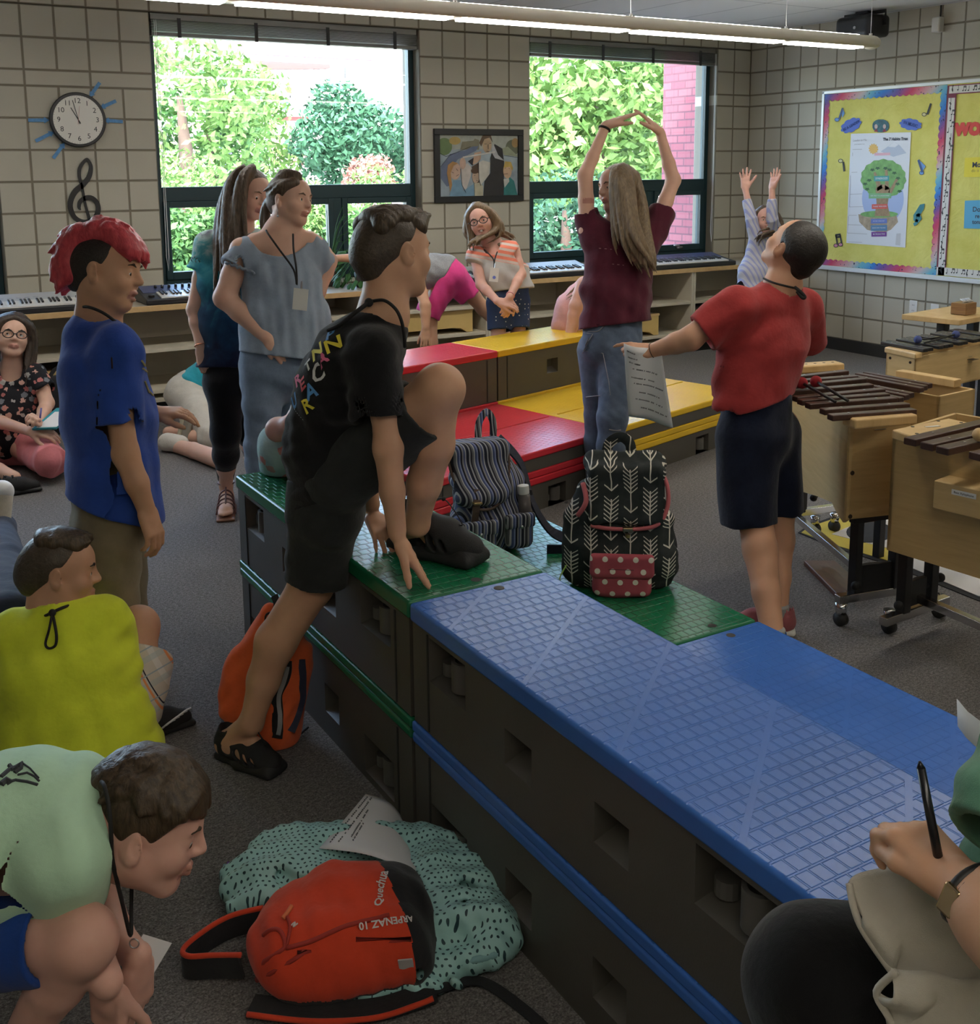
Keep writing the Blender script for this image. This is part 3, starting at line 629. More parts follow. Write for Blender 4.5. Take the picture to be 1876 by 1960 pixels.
# ------------------------------------------------------------------ organic shapes: rounded solids blended into ONE surface
def lerp(a, b, t): return V3(a)*(1-t)+V3(b)*t
class Sh:
    """a list of rounded solids that blend (u), cut (s) or trim (i) in order; mesh() walks the surface"""
    def __init__(s): s.ops = []
    def _add(s, op, f, lo, hi, k): s.ops.append((op, f, np.array(lo), np.array(hi), k)); return s
    def cap(s, a, b, ra, rb=None, k=.015, op='u', flat=None):
        """tapered limb from a to b; flat=(direction, factor): squashed along direction"""
        a = V3(a); b = V3(b); rb = ra if rb is None else rb; R = max(ra, rb)
        lo = np.minimum(a, b)-R; hi = np.maximum(a, b)+R
        if flat is not None:
            u = unit(flat[0]); q = 1/flat[1]-1; mn = min(1., flat[1])
            T = np.eye(3)+np.outer(u, u)*q; a2 = T@a; b2 = T@b
        else: T = None; a2, b2, mn = a, b, 1.
        ab = b2-a2; L2 = max(1e-12, ab@ab)
        def f(p):
            if T is not None: p = p@T.T
            pa = p-a2; t = np.clip((pa@ab)/L2, 0, 1)
            return (np.sqrt(((pa-t[:, None]*ab)**2).sum(1))-(ra+(rb-ra)*t))*mn
        return s._add(op, f, lo, hi, k)
    def chain(s, pts, rs, k=.012, op='u', flat=None):
        for i in range(len(pts)-1): s.cap(pts[i], pts[i+1], rs[i], rs[i+1], k, op, flat)
        return s
    def ell(s, c, r, A=None, k=.01, op='u'):
        c = V3(c); r = np.array(r if hasattr(r, '__len__') else [r]*3, float); A = np.eye(3) if A is None else np.array(A)
        e = np.sqrt(((A*r[:, None])**2).sum(0)); mr = r.min()
        def f(p):
            q = (p-c)@A.T; n = q/r; k0 = np.sqrt((n**2).sum(1)); k1 = np.sqrt(((n/r)**2).sum(1))
            return k0*(k0-1)/np.maximum(k1, 1e-9)
        return s._add(op, f, c-e, c+e, k)
    def rbox(s, c, h, A=None, r=.01, k=.01, op='u'):
        c = V3(c); h = np.array(h, float); A = np.eye(3) if A is None else np.array(A)
        e = (np.abs(A)*h[:, None]).sum(0)
        def f(p):
            q = np.abs((p-c)@A.T)-(h-r)
            return np.sqrt((np.maximum(q, 0)**2).sum(1))+np.minimum(q.max(1), 0)-r
        return s._add(op, f, c-e, c+e, k)
    def trim(s, p, n, k=.003, within=None):
        """remove everything on the side n points to (only inside the ball `within`=(centre, radius))"""
        p = V3(p); n = unit(n)
        if within is None: lo, hi = [-99]*3, [99]*3; f = lambda q: -((q-p)@n)
        else:
            c, R = V3(within[0]), within[1]; lo, hi = c-R, c+R
            f = lambda q: np.maximum(-((q-p)@n), np.sqrt(((q-c)**2).sum(1))-R)
        return s._add('s', f, lo, hi, k)
    def fold(s, amp, freq, d, seed=0, lo=None, hi=None):
        """cloth folds: waves across direction d, broken up"""
        d = unit(d); r2 = np.random.default_rng(seed); t = unit(np.cross(d, r2.normal(size=3))); q = np.cross(d, t); ph = r2.random(6)*7
        def f(p):
            x, y, z = p@d, p@t, p@q
            w = np.sin(freq*(x+.35*np.sin(9*y+ph[0])/freq*3+.25*np.sin(13*z+ph[1])/freq*3)+ph[2])
            m = .5+.5*np.sin(11*y+ph[3]+3*np.sin(6*x+ph[4]))*np.sin(8*z+ph[5])
            return amp*w*m+amp*.5*np.sin(2.3*freq*(x+.3*y)+ph[1])*np.sin(17*z+ph[2])
        s.ops.append(('d', f, np.array([-99]*3 if lo is None else lo), np.array([99]*3 if hi is None else hi), 0)); return s
    def ev(s, p, lo=None, hi=None, mg=0.):
        d = np.full(len(p), 1e3)
        for op, f, l, h, k in s.ops:
            if lo is not None and (np.any(h+k+mg < lo) or np.any(l-k-mg > hi)): continue
            if op == 'd': d = d+f(p); continue
            v = f(p)
            if op == 'u':
                if k > 0:
                    g = np.maximum(k-np.abs(d-v), 0)/k; d = np.minimum(d, v)-g*g*k*.25
                else: d = np.minimum(d, v)
            else:
                v = -v
                if k > 0:
                    g = np.maximum(k-np.abs(d-v), 0)/k; d = np.maximum(d, v)+g*g*k*.25
                else: d = np.maximum(d, v)
        return d
    def mesh(s, h, n=20):
        us = [o for o in s.ops if o[0] == 'u']
        lo = np.min([o[2] for o in us], 0)-2*h-.01; hi = np.max([o[3] for o in us], 0)+2*h+.01
        N = np.ceil((hi-lo)/h).astype(int)+2; big = 1 << 20
        ax = np.arange(n+2); G = np.stack(np.meshgrid(ax, ax, ax, indexing='ij'), -1).reshape(-1, 3)
        Vk, Vp, Qs = [], [], []
        E = [(a, o) for a in range(3) for o in ((0, 0), (0, 1), (1, 0), (1, 1))]
        for I in range(0, N[0], n):
            for J in range(0, N[1], n):
                for K in range(0, N[2], n):
                    i0 = np.array([I, J, K]); c0 = lo+i0*h; c1 = c0+(n+1)*h
                    if not any(np.all(o[3]+o[4] > c0) and np.all(o[2]-o[4] < c1) for o in us): continue
                    mid = (c0+c1)/2; rad = (n+1)*h*.8661
                    dm = s.ev(mid[None], c0, c1, .03)[0]
                    if abs(dm) > rad*2.2+.05: continue
                    D = s.ev(c0+G*h, c0, c1, .02).reshape((n+2,)*3)
                    S = D < 0
                    if S.all() or not S.any(): continue
                    m = n+1
                    acc = np.zeros((m, m, m, 3)); cnt = np.zeros((m, m, m))
                    for a, (o1, o2) in E:
                        b, c = (a+1) % 3, (a+2) % 3
                        s0 = [slice(0, m)]*3; s0[b] = slice(o1, o1+m); s0[c] = slice(o2, o2+m); s1 = list(s0); s1[a] = slice(1, 1+m)
                        d0, d1 = D[tuple(s0)], D[tuple(s1)]; x = (d0 < 0) != (d1 < 0)
                        t = np.where(x, d0/np.where(x, d0-d1, 1), 0)
                        acc[..., a] += np.where(x, t, 0); acc[..., b] += np.where(x, o1, 0); acc[..., c] += np.where(x, o2, 0); cnt += x
                    act = cnt > 0; idx = np.argwhere(act)
                    pos = c0+(idx+acc[act]/cnt[act][:, None])*h; gi = idx+i0
                    Vk.append((gi[:, 0]*2048+gi[:, 1])*2048+gi[:, 2]); Vp.append(pos)
                    for a in range(3):
                        b, c = (a+1) % 3, (a+2) % 3
                        s0 = [slice(1, n+1)]*3; s1 = list(s0); s1[a] = slice(2, n+2)
                        A, B = S[tuple(s0)], S[tuple(s1)]; e = np.argwhere(A != B)
                        if not len(e): continue
                        inside = A[tuple(e.T)]; e = e+1+i0
                        eb = np.zeros(3, int); eb[b] = 1; ec = np.zeros(3, int); ec[c] = 1
                        q = np.stack([e, e-eb, e-eb-ec, e-ec], 1)
                        q = np.where(inside[:, None, None], q, q[:, ::-1])
                        Qs.append((q[..., 0]*2048+q[..., 1])*2048+q[..., 2])
        if not Vk: return np.zeros((0, 3)), np.zeros((0, 4), int)
        kk = np.concatenate(Vk); pp = np.concatenate(Vp); uk, fi = np.unique(kk, return_index=True); P = pp[fi]
        Q = np.concatenate(Qs); ix = np.searchsorted(uk, Q); ix = np.clip(ix, 0, len(uk)-1)
        ok = (uk[ix] == Q).all(1)
        return P, ix[ok]
def relax(P, Q, it=1, f=.5):
    for _ in range(it):
        acc = np.zeros_like(P); c = np.zeros(len(P))
        for a in range(4):
            for b in ((a+1) % 4, (a-1) % 4):
                np.add.at(acc, Q[:, a], P[Q[:, b]]); np.add.at(c, Q[:, a], 1)
        P = P+(acc/np.maximum(c, 1)[:, None]-P)*f
    return P
def organic(name, sh, h, mats, parent=None, matfn=None, it=1, f=.5, smooth=True):
    """mesh object from Sh; matfn(face centres)->material index"""
    P, Q = sh.mesh(h)
    if it: P = relax(P, Q, it, f)
    me = bpy.data.meshes.new(name)
    if parent is not None:
        pw = parent.matrix_basis.copy(); p = parent.parent
        while p is not None: pw = p.matrix_basis @ pw; p = p.parent
        inv = np.array(pw.inverted()); L = P@inv[:3, :3].T+inv[:3, 3]
    else: L = P
    me.vertices.add(len(L)); me.vertices.foreach_set('co', L.astype(np.float32).ravel())
    me.loops.add(len(Q)*4); me.loops.foreach_set('vertex_index', Q.ravel().astype(np.int32))
    me.polygons.add(len(Q)); me.polygons.foreach_set('loop_start', np.arange(0, len(Q)*4, 4, dtype=np.int32))
    me.update(calc_edges=True)
    for m in (mats if isinstance(mats, (list, tuple)) else [mats]): me.materials.append(m)
    if matfn is not None: me.polygons.foreach_set('material_index', matfn(P[Q].mean(1)).astype(np.int32))
    if smooth: me.polygons.foreach_set('use_smooth', np.ones(len(Q), bool))
    me.validate(); me.update()
    o = bpy.data.objects.new(name, me); return link(o, parent)

# ------------------------------------------------------------------ people
def skin(name, c, var=.07):
    if name in _mats: return _mats[name]
    t = NT(name); t.set(.5, spec=.35, sss=.12); co = t.coord()
    f = t.noise(co, 9., 4.); g = t.noise(co, 70., 3.)
    col = t.ramp(f, [(.3, (c[0]*(1-var), c[1]*(1-var*1.3), c[2]*(1-var*1.3))), (.7, (min(1, c[0]*(1+var)), c[1]*(1+var), c[2]*(1+var)))])
    t.color(t.mix(t.math('MULTIPLY', g, .18), col, (c[0]*.8, c[1]*.55, c[2]*.5))); t.bump(t.noise(co, 260., 3.), .05, .002)
    _mats[name] = t.m; return t.m
def hairmat(name, c, c2, stretch=(90, 90, 6), rot=(0, 0, 0)):
    if name in _mats: return _mats[name]
    t = NT(name); t.set(.42, spec=.4); co = t.coord(scale=stretch, rot=rot)
    f = t.noise(co, 1.6, 4., .6, .4); g = t.noise(t.coord(), 7., 2.)
    col = t.ramp(f, [(.32, c2), (.68, c)]); t.color(t.mix(t.math('MULTIPLY', g, .35), col, c2)); t.bump(f, .55, .006)
    _mats[name] = t.m; return t.m
m_lip = skin('lip', (.50, .25, .20)); m_eyew = plain('eye_white', (.72, .70, .67), .25); m_iris = plain('iris', (.05, .035, .025), .2); m_nail = plain('nail', (.62, .40, .33), .35)
SK = {'light': skin('skin_light', (.68, .43, .32)), 'tan': skin('skin_tan', (.60, .35, .22)), 'warm': skin('skin_warm', (.58, .33, .21)), 'deep': skin('skin_deep', (.46, .25, .15)), 'pink': skin('skin_pink', (.66, .39, .31))}

def frame(fwd, up):
    """head axes: rows right, forward, up"""
    f = unit(fwd); r = unit(np.cross(f, up)); u = np.cross(r, f); return np.array([r, f, u])
def camdir(dx, dy, dz):
    """a direction given as seen in the photo: right, up, away from the lens"""
    return unit(R_*dx+U_*dy+F_*dz)
class Head:
    def __init__(s, c, fwd, up, H=.215, kid=True):
        s.c = V3(c); s.A = frame(fwd, up); s.H = H
    def p(s, x, y, z): return s.c+(x*s.A[0]+y*s.A[1]+z*s.A[2])*s.H
    def loc(s, P): return (P-s.c)@s.A.T/s.H
    def shape(s, sh, mouth='closed', detail=True):
        H = s.H; A = s.A; p = s.p
        E = lambda c, r, k=.03, op='u': sh.ell(p(*c), np.array(r)*H, A, k*H, op)
        C_ = lambda a, b, ra, rb, k=.03, op='u': sh.cap(p(*a), p(*b), ra*H, rb*H, k*H, op)
        E((0, -.06, .13), (.355, .425, .375)); E((0, .13, .16), (.285, .27, .26), .08); E((0, .10, -.10), (.30, .29, .33), .08)
        C_((0, .10, -.28), (0, .245, -.40), .17, .095, .1)
        for q in (-1, 1):
            C_((q*.225, -.02, -.18), (q*.08, .22, -.385), .10, .085, .1); E((q*.165, .235, -.13), (.125, .115, .12), .08)
        C_((-.16, .335, .085), (.16, .335, .085), .05, .05, .06)
        if detail:
            for q in (-1, 1): E((q*.145, .425, .0), (.085, .085, .065), .07, 's')
            for q in (-1, 1): E((q*.142, .305, .0), (.085, .072, .066), .02)
        C_((0, .372, .05), (0, .437, -.095), .034, .052, .05)
        for q in (-1, 1): E((q*.05, .395, -.115), (.040, .05, .034), .03)
        if detail:
            for q in (-1, 1): E((q*.145, .385, -.006), (.056, .05, .0165 if mouth != 'smile' else .011), .010, 's')
            mz = -.265
            up = [(-.10, .335, mz+.012), (-.035, .385, mz+.022), (.035, .385, mz+.022), (.10, .335, mz+.012)]
            dn = [(-.095, .335, mz-.004), (0, .378, mz-.026), (.095, .335, mz-.004)]
            if mouth in ('open', 'smile'): dn = [(-.10, .33, mz), (0, .375, mz-.055), (.10, .33, mz)]
            sh.chain([p(*x) for x in up], [.018*H, .027*H, .027*H, .018*H], .02*H); sh.chain([p(*x) for x in dn], [.016*H, .031*H, .016*H], .02*H)
            if mouth in ('open', 'smile'): E((0, .40, mz-.018), (.075, .09, .026), .01, 's')
            else: E((0, .41, mz+.002), (.088, .06, .006), .008, 's')
        for q in (-1, 1):
            a = np.array([s.A[0]*q, s.A[1], s.A[2]])
            B = np.array([unit(a[0]*.9-a[1]*.42), unit(a[1]*.9+a[0]*.42), s.A[2]])
            sh.ell(p(q*.365, -.045, -.03), np.array([.028, .085, .125])*H, B, .02*H); sh.ell(p(q*.352, -.03, -.11), np.array([.028, .055, .06])*H, B, .03*H)
            if detail:
                sh.ell(p(q*.40, -.02, -.015), np.array([.024, .048, .078])*H, B, .012*H, 's')
                sh.ell(p(q*.368, -.012, -.04), np.array([.018, .022, .03])*H, B, .012*H)
        return s
    def extras(s, par, brow, iris=None, look=(0, 0, 0), eyes=True):
        p = s.p; H = s.H
        for q in (-1, 1):
            if eyes:
                b = MB(); b.sphere(p(q*.143, .306, -.004), .062*H, 16, 10, s.A); e = b.build('eye', m_eyew, par, smooth=True)
                b = MB(); b.sphere(p(q*.143+look[0], .352, -.003+look[2]), np.array([.029, .019, .029])*H, 12, 8, s.A); b.build('iris', iris or m_iris, e, smooth=True)
            sh = Sh(); sh.chain([p(q*.062, .392, .084), p(q*.14, .392, .112), p(q*.225, .350, .095)], [.013*H, .016*H, .009*H], .004)
            P, Q = sh.mesh(.012*H); organic('eyebrow', sh, max(.0018, .011*H), brow, par, it=1)
    def lips(s, f):
        q = s.loc(f); return (np.abs(q[:, 0]) < .11) & (q[:, 1] > .325) & (q[:, 2] > -.325) & (q[:, 2] < -.218)
def basis(d, n):
    """hand axes: along the fingers d, out of the back of the hand n -> rows side, d, n"""
    d = unit(d); n = unit(np.array(n)-d*np.dot(n, d)); return np.array([np.cross(d, n), d, n])
def hand(sh, w, d, n, side, L=.155, curl=(.35,)*4, spread=.10, thumb=(.7, .3), k=None):
    """five fingers on a palm. w wrist, d finger direction, n back of hand, side +1/-1: thumb on that side of np.cross(d,n)"""
    B = basis(d, n); S, D, Nn = B; w = V3(w); k = .03*L*1.5 if k is None else k
    P = lambda s_, a, o=0.: w+S*(s_*L)+D*(a*L)+Nn*(o*L)
    sh.rbox(P(0, .28), np.array([.205, .255, .075])*L, B, .07*L, .05*L); sh.cap(P(0, -.05), P(0, .2), .135*L, .15*L, .06*L, flat=(Nn, .75))
    sh.ell(P(side*.12, .17, -.05), np.array([.10, .16, .085])*L, B, .05*L)
    xs = [.165, .058, -.052, -.158]; ln = [.42, .475, .44, .345]; bs = [.50, .525, .505, .465]; rr = [.052, .055, .052, .045]
    tips = []
    for i in range(4):
        a = curl[i] if len(curl) > 1 else curl[0]; sp = spread*(1.5-i)/1.5*side
        p = P(side*xs[i], bs[i], .005); d0 = unit(D+S*sp); ang = 0.; pts = [P(side*xs[i], bs[i]-.12)+0, p]; rs = [rr[i]*L*.95, rr[i]*L*1.04]
        for j, fr in enumerate((.44, .32, .24)):
            ang += a*(.75, 1.1, .8)[j]
            dd = d0*math.cos(ang)-Nn*math.sin(ang); p = p+dd*ln[i]*fr*L; pts.append(p); rs.append(rr[i]*L*(.95, .86, .70)[j])
        sh.chain(pts, rs, .022*L); tips.append((p, dd))
    a0, b0 = thumb
    d0 = unit(D*math.cos(a0)+S*side*math.sin(a0)-Nn*.25); p = P(side*.13, .13, -.03); p1 = p+d0*.26*L
    d1 = unit(d0*math.cos(b0)-S*side*math.sin(b0)*.8-Nn*.25*b0); p2 = p1+d1*.19*L; d2 = unit(d1*math.cos(b0)-S*side*math.sin(b0)*.8-Nn*.2*b0); p3 = p2+d2*.15*L
    sh.chain([p, p1, p2, p3], [.085*L, .066*L, .06*L, .046*L], .03*L); tips.append((p3, d2))
    return tips
def foot(sh, ank, toe, up=(0, 0, 1), r=.03, heel=.06):
    """bare foot from ankle to toe tip"""
    a = V3(ank); t = V3(toe); d = unit(t-a); sh.cap(a, lerp(a, t, .55)+np.array([0, 0, -.01]), r*1.05, r*.95, .02); sh.cap(lerp(a, t, .5), t, r*.95, r*.62, .02)
    return sh
def lace(name, pts, r, mat, par, closed=False, n=7):
    b = MB(); b.tube(pts, r, n, closed=closed); return b.build(name, mat, par, smooth=True)
def smoothpath(pts, n=8):
    P = [V3(p) for p in pts]; out = []
    for i in range(len(P)-1):
        p0, p1, p2, p3 = P[max(i-1, 0)], P[i], P[i+1], P[min(i+2, len(P)-1)]
        for k in range(n):
            t = k/n; out.append(.5*((2*p1)+(-p0+p2)*t+(2*p0-5*p1+4*p2-p3)*t*t+(-p0+3*p1-3*p2+p3)*t**3))
    out.append(P[-1]); return out
m_cord = plain('black_cord', (.012, .011, .011), .75)
def strands(sh, hd, roots, tipfn, r0, r1, k=.006, n=6):
    pass
# ------------------------------------------------------------------ clothing helpers
def grad(sh, p, e=.002):
    g = np.stack([sh.ev(p+np.eye(3)[i]*e)-sh.ev(p-np.eye(3)[i]*e) for i in range(3)], 1)
    return g/np.maximum(np.linalg.norm(g, axis=1), 1e-9)[:, None]
def hit(sh, x, y, D0=.8, D1=9., n=900):
    """where the line of sight through a pixel first meets the shape"""
    P = CAMP+ray(x, y)*np.linspace(D0, D1, n)[:, None]; v = sh.ev(P); i = int(np.argmax(v < 0))
    a, b = P[max(i-1, 0)], P[i]
    for _ in range(8):
        m = (a+b)/2
        if sh.ev(m[None])[0] < 0: b = m
        else: a = m
    return b
def stick(sh, pts, off=.0015, it=3):
    p = np.array([V3(q) for q in pts])
    for _ in range(it): p = p-(sh.ev(p)-off)[:, None]*grad(sh, p)
    return p
def decal_text(name, s, size, c, X, sh, mat, par, off=.0025, bold=.0):
    c = V3(c); n = grad(sh, c[None])[0]; X = unit(X-n*np.dot(X, n)); Y = np.cross(n, X)
    b = MB(); text_into(b, s, size, c+n*.01, X, Y, 0.0002, bold=bold)
    v = np.array(b.v); f = stick(sh, v, off); b.v = [tuple(q) for q in f]; return b.build(name, mat, par)
def ring(c, n, r, k=20, r2=None, u=None):
    n = unit(n); u = unit(np.cross(n, (0, 0, 1) if abs(n[2]) < .9 else (1, 0, 0))) if u is None else unit(np.array(u)-n*np.dot(u, n)); v = np.cross(n, u); r2 = r if r2 is None else r2
    return [V3(c)+u*r*math.cos(2*PI*i/k)+v*r2*math.sin(2*PI*i/k) for i in range(k)]
def sleeve(sh, a, e, ra, re, k=.03, lip=.010, flat=None):
    """sleeve or trouser leg from a to e, cut square at e with a hollow cuff"""
    a, e = V3(a), V3(e); d = unit(e-a); q = Sh(); q.cap(a, e+d*re, ra, re*1.02, 0, flat=flat); q.trim(e, d, .003); q.cap(e-d*.03, e+d*.06, re-lip, re-lip, .002, 's', flat=flat)
    us = q.ops[0]; return sh._add('u', lambda p: q.ev(p), us[2], us[3], min(k, .03))
def cuff(sh, s): pass
m_rub = plain('black_rubber', (.016, .016, .017), .7, bump=.2, bscale=180.); m_blk = plain('black_strap', (.014, .014, .015), .8, bump=.2, bscale=300.)
m_elast = plain('toggle', (.05, .05, .05), .5)
def sandal(par, heel, toe, up, w=.04):
    """black water sandal with a closed toe cap, side straps and a pulled lace"""
    heel, toe = V3(heel), V3(toe); d = unit(toe-heel); L = np.linalg.norm(toe-heel); up = unit(np.array(up)-d*np.dot(up, d)); s = np.cross(d, up); A = np.array([s, d, up]); q = lambda a, b, c: heel+s*a*L+d*b*L+up*c*L
    o = thing_part('shoe', par)
    sh = Sh(); sh.rbox(q(0, .24, .055), np.array([.155, .26, .055])*L, A, .05*L, .05*L); sh.rbox(q(0, .70, .055), np.array([.20, .32, .055])*L, A, .052*L, .12*L); sh.ell(q(0, .90, .10), np.array([.18, .14, .11])*L, A, .05*L)
    organic('sole', sh, .0045, m_rub, o)
    sh = Sh(); sh.cap(q(0, .08, .24), q(0, .16, .40), .15*L, .16*L, .05*L, flat=(s, .85)); sh.cap(q(0, .15, .20), q(0, .62, .19), .175*L, .20*L, .08*L); sh.cap(q(0, .6, .17), q(0, .88, .13), .19*L, .155*L, .06*L); sh.cap(q(0, .32, .34), q(0, .64, .26), .09*L, .10*L, .06*L)
    sh.trim(q(0, 0, .06), -up, .002); sh.cap(q(0, .16, .36), q(0, .14, .7), .115*L, .13*L, .02*L, 's')
    for sg in (-1, 1):
        for (b, c, rb, rc) in ((.26, .23, .10, .075), (.46, .20, .075, .09), (.60, .19, .045, .085), (.71, .18, .032, .07)):
            B = np.array([s, unit(d+up*.55), unit(up-d*.55)]); sh.ell(q(sg*.21, b, c), np.array([.16, rb*.75, rc])*L, B, .012*L, 's')
    sh.ell(q(0, .02, .22), np.array([.07, .1, .06])*L, A, .01*L, 's')
    organic('strap_upper', sh, .0035, m_blk, o)
    b = MB(); pts = [q(-.02, .40, .42), q(-.06, .42, .50), q(-.03, .58, .56), q(.03, .74, .50), q(.0, .82, .36), q(-.05, .70, .34)]; b.tube(smoothpath(pts, 6), .0018, 6); b.sphere(pts[2], .006, 8, 6); b.build('lace', m_cord, o, smooth=True)
    return o
def thing_part(name, par):
    """an empty that is a part, at its parent's origin"""
    o = bpy.data.objects.new(name, None); o.empty_display_size = .03; link(o, par); return o
def sneaker(par, heel, toe, up, mats, h=.0045, sole=.05, collar=True):
    heel, toe = V3(heel), V3(toe); d = unit(toe-heel); L = np.linalg.norm(toe-heel); up = unit(np.array(up)-d*np.dot(up, d)); s = np.cross(d, up); A = np.array([s, d, up]); q = lambda a, b, c: heel+s*a*L+d*b*L+up*c*L
    o = thing_part('shoe', par)
    sh = Sh(); sh.rbox(q(0, .25, .05), np.array([.15, .26, sole])*L, A, .045*L, .06*L); sh.rbox(q(0, .68, .045), np.array([.18, .33, sole*.9])*L, A, .043*L, .12*L); organic('sole', sh, h, mats[1], o)
    sh = Sh(); sh.cap(q(0, .14, .20), q(0, .16, .38), .15*L, .14*L, .05*L); sh.cap(q(0, .18, .18), q(0, .60, .17), .165*L, .18*L, .08*L); sh.cap(q(0, .55, .16), q(0, .86, .11), .175*L, .13*L, .08*L); sh.cap(q(0, .30, .32), q(0, .62, .23), .09*L, .09*L, .06*L)
    sh.trim(q(0, 0, .05), -up, .002)
    if collar: sh.cap(q(0, .16, .34), q(0, .14, .7), .115*L, .13*L, .02*L, 's')
    organic('upper', sh, h, mats[0], o)
    b = MB()
    for i in range(4): b.tube([q(-.09, .40+.07*i, .385-.045*i), q(0, .42+.07*i, .41-.047*i), q(.09, .40+.07*i, .385-.045*i)], .0032, 6)
    b.build('laces', mats[2], o, smooth=True); return o
# ------------------------------------------------------------------ boy in black climbing the green risers
m_black = fabric('black_cotton', (.010, .010, .011), .2); m_char = fabric('charcoal_twill', (.024, .026, .026), .2)
m_hairb = hairmat('hair_brown', (.115, .078, .045), (.035, .024, .014)); m_hairbs = hairmat('hair_brown_cropped', (.085, .062, .04), (.05, .036, .024), (60, 60, 60)); m_brow = plain('brow_brown', (.05, .033, .02), .8)
def P1():
    t = thing('person', 'boy in black shirt and dark shorts stepping up onto the green riser', 'person', at(560, 1440, 2.9)*[1, 1, 0])
    h = Head(at(755, 487, 2.70), camdir(.80, .07, .60), camdir(-.02, 1, .04), .214)
    N = at(733, 606, 2.68); RS, LS = at(722, 668, 2.575), at(694, 655, 2.84)
    lat = unit(RS-LS); fwd = h.A[1]
    el, wr = at(743, 858, 2.575), at(760, 1016, 2.60)
    kR, aR = at(842, 744, 2.61), at(798, 1003, 2.77)
    kL, aL = at(596, 1120, 2.87), at(481, 1383, 2.915); hp = at(622, 930, 2.80)
    sh = Sh(); h.shape(sh)
    sh.cap(h.p(0, -.12, -.22), N, .056, .058, .03); sh.cap(N, at(700, 690, 2.7), .06, .085, .03); sh.cap(at(700, 690, 2.7), hp, .08, .085, .03)
    sh.chain([RS, at(735, 790, 2.565), el, at(751, 942, 2.585), wr], [.036, .030, .0345, .0285, .0225], .015)
    tip = onz(840, 1128, .602); n0 = unit(np.cross(unit(tip-wr), lat));
    hd = hand(sh, at(762, 1030, 2.60), unit(onz(806, 1096, .622)-at(762, 1030, 2.60)), unit(np.array([.25, -.25, .9])), 1, .150, (-.02, .0, .03, .05), .20, (.62, .1))
    sh.chain([LS, at(690, 850, 2.93), at(712, 965, 2.955)], [.034, .033, .022], .015)
    hand(sh, at(714, 985, 2.955), unit(onz(738, 1038, .61)-at(714, 985, 2.955)), (0, -.3, .9), -1, .145, (.1, .1, .1, .15), .15, (.5, .2))
    sh.chain([at(655, 905, 2.74), kR], [.07, .056], .02); sh.ell(kR, .058, None, .02); sh.chain([kR, at(829, 852, 2.655), at(812, 926, 2.70), aR], [.05, .0495, .041, .030], .02)
    sh.chain([hp, at(606, 1040, 2.85), kL, at(528, 1228, 2.885), at(505, 1300, 2.90), aL], [.075, .064, .056, .053, .042, .030], .02)
    hR, tR = onz(757, 1043, .592), onz(916, 1082, .592); hL, tL = onz(424, 1445, .004), onz(533, 1484, .004)
    for a, hh, tt in ((aR, hR, tR), (aL, hL, tL)):
        d = unit(tt-hh); L = np.linalg.norm(tt-hh); sh.cap(a, hh+d*L*.12+np.array([0, 0, .045]), .030, .030, .02); sh.cap(hh+d*L*.12+np.array([0, 0, .04]), hh+d*L*.6+np.array([0, 0, .045]), .031, .032, .02); sh.cap(hh+d*L*.6+np.array([0, 0, .045]), hh+d*L*.88+np.array([0, 0, .03]), .032, .022, .02)
    organic('body', sh, .0036, [SK['tan'], m_lip], t, lambda f: h.lips(f)*1)
    h.extras(t, m_brow)
    # hair: clipped sides, longer swept top
    s = Sh(); E = lambda c, r, k=.02, op='u': s.ell(h.p(*c), np.array(r)*h.H, h.A, k*h.H, op)
    E((0, -.07, .14), (.368, .432, .385)); s.cap(h.p(0, -.34, -.05), h.p(0, -.30, -.26), .20*h.H, .15*h.H, .05)
    s.trim(h.p(0, .20, .12), h.A[1]+h.A[2]*-.25, .004); s.trim(h.p(0, -.08, -.02), h.A[1]*.75-h.A[2]*.65, .01); s.trim(h.p(0, 0, -.30), -h.A[2], .01)
    for q in (-1, 1): s.ell(h.p(q*.36, -.03, -.04), np.array([.08, .085, .13])*h.H, h.A, .01, 's')
    organic('hair', s, .0034, m_hairbs, t)
    s = Sh(); rg = np.random.default_rng(3)
    for i in range(150):
        a = rg.uniform(-1, 1); y = rg.uniform(-.30, .27); x = a*.26; z = .13+.375*math.sqrt(max(.05, 1-(x/.36)**2-((y+.06)/.45)**2))
        p = h.p(x, y, z-.02); L = .10+.05*rg.random(); q = h.p(x*1.05+.03*rg.normal(), y+.10+.03*rg.normal()+(.05 if y > .15 else 0), z+.035+.02*rg.random()+(.03 if y > .15 else 0))
        s.cap(p, q, .022, .006, .006)
    E((0, -.05, .17), (.30, .36, .355), .02)
    organic('hair_top', s, .0034, m_hairb, t, it=1)
    # shirt
    s = Sh(); fl = (lat, 1.28)
    s.chain([at(630, 965, 2.80), at(628, 850, 2.78), at(652, 750, 2.74), at(680, 690, 2.71), at(708, 660, 2.70)], [.100, .110, .112, .104, .078], .03, flat=fl)
    s.cap(at(716, 672, 2.60), at(688, 658, 2.82), .062, .062, .04); s.cap(at(706, 668, 2.70), at(728, 618, 2.68), .08, .060, .04)
    s1 = sleeve(s, at(715, 682, 2.58), at(724, 803, 2.565), .064, .067); s2 = sleeve(s, at(690, 668, 2.83), at(688, 790, 2.90), .055, .058)
    s.fold(.0045, 55, unit(np.array([.3, .2, 1.])), 1); s.fold(.004, 38, lat+np.array([0, 0, .6]), 5)
    cuff(s, s1); cuff(s, s2)
    hp0 = at(636, 945, 2.78); hn = camdir(.36, -1, 0.05); s.trim(hp0, hn, .003, within=(hp0, .24))
    s.cap(at(727, 622, 2.68), at(748, 560, 2.68), .060, .066, .006, 's')
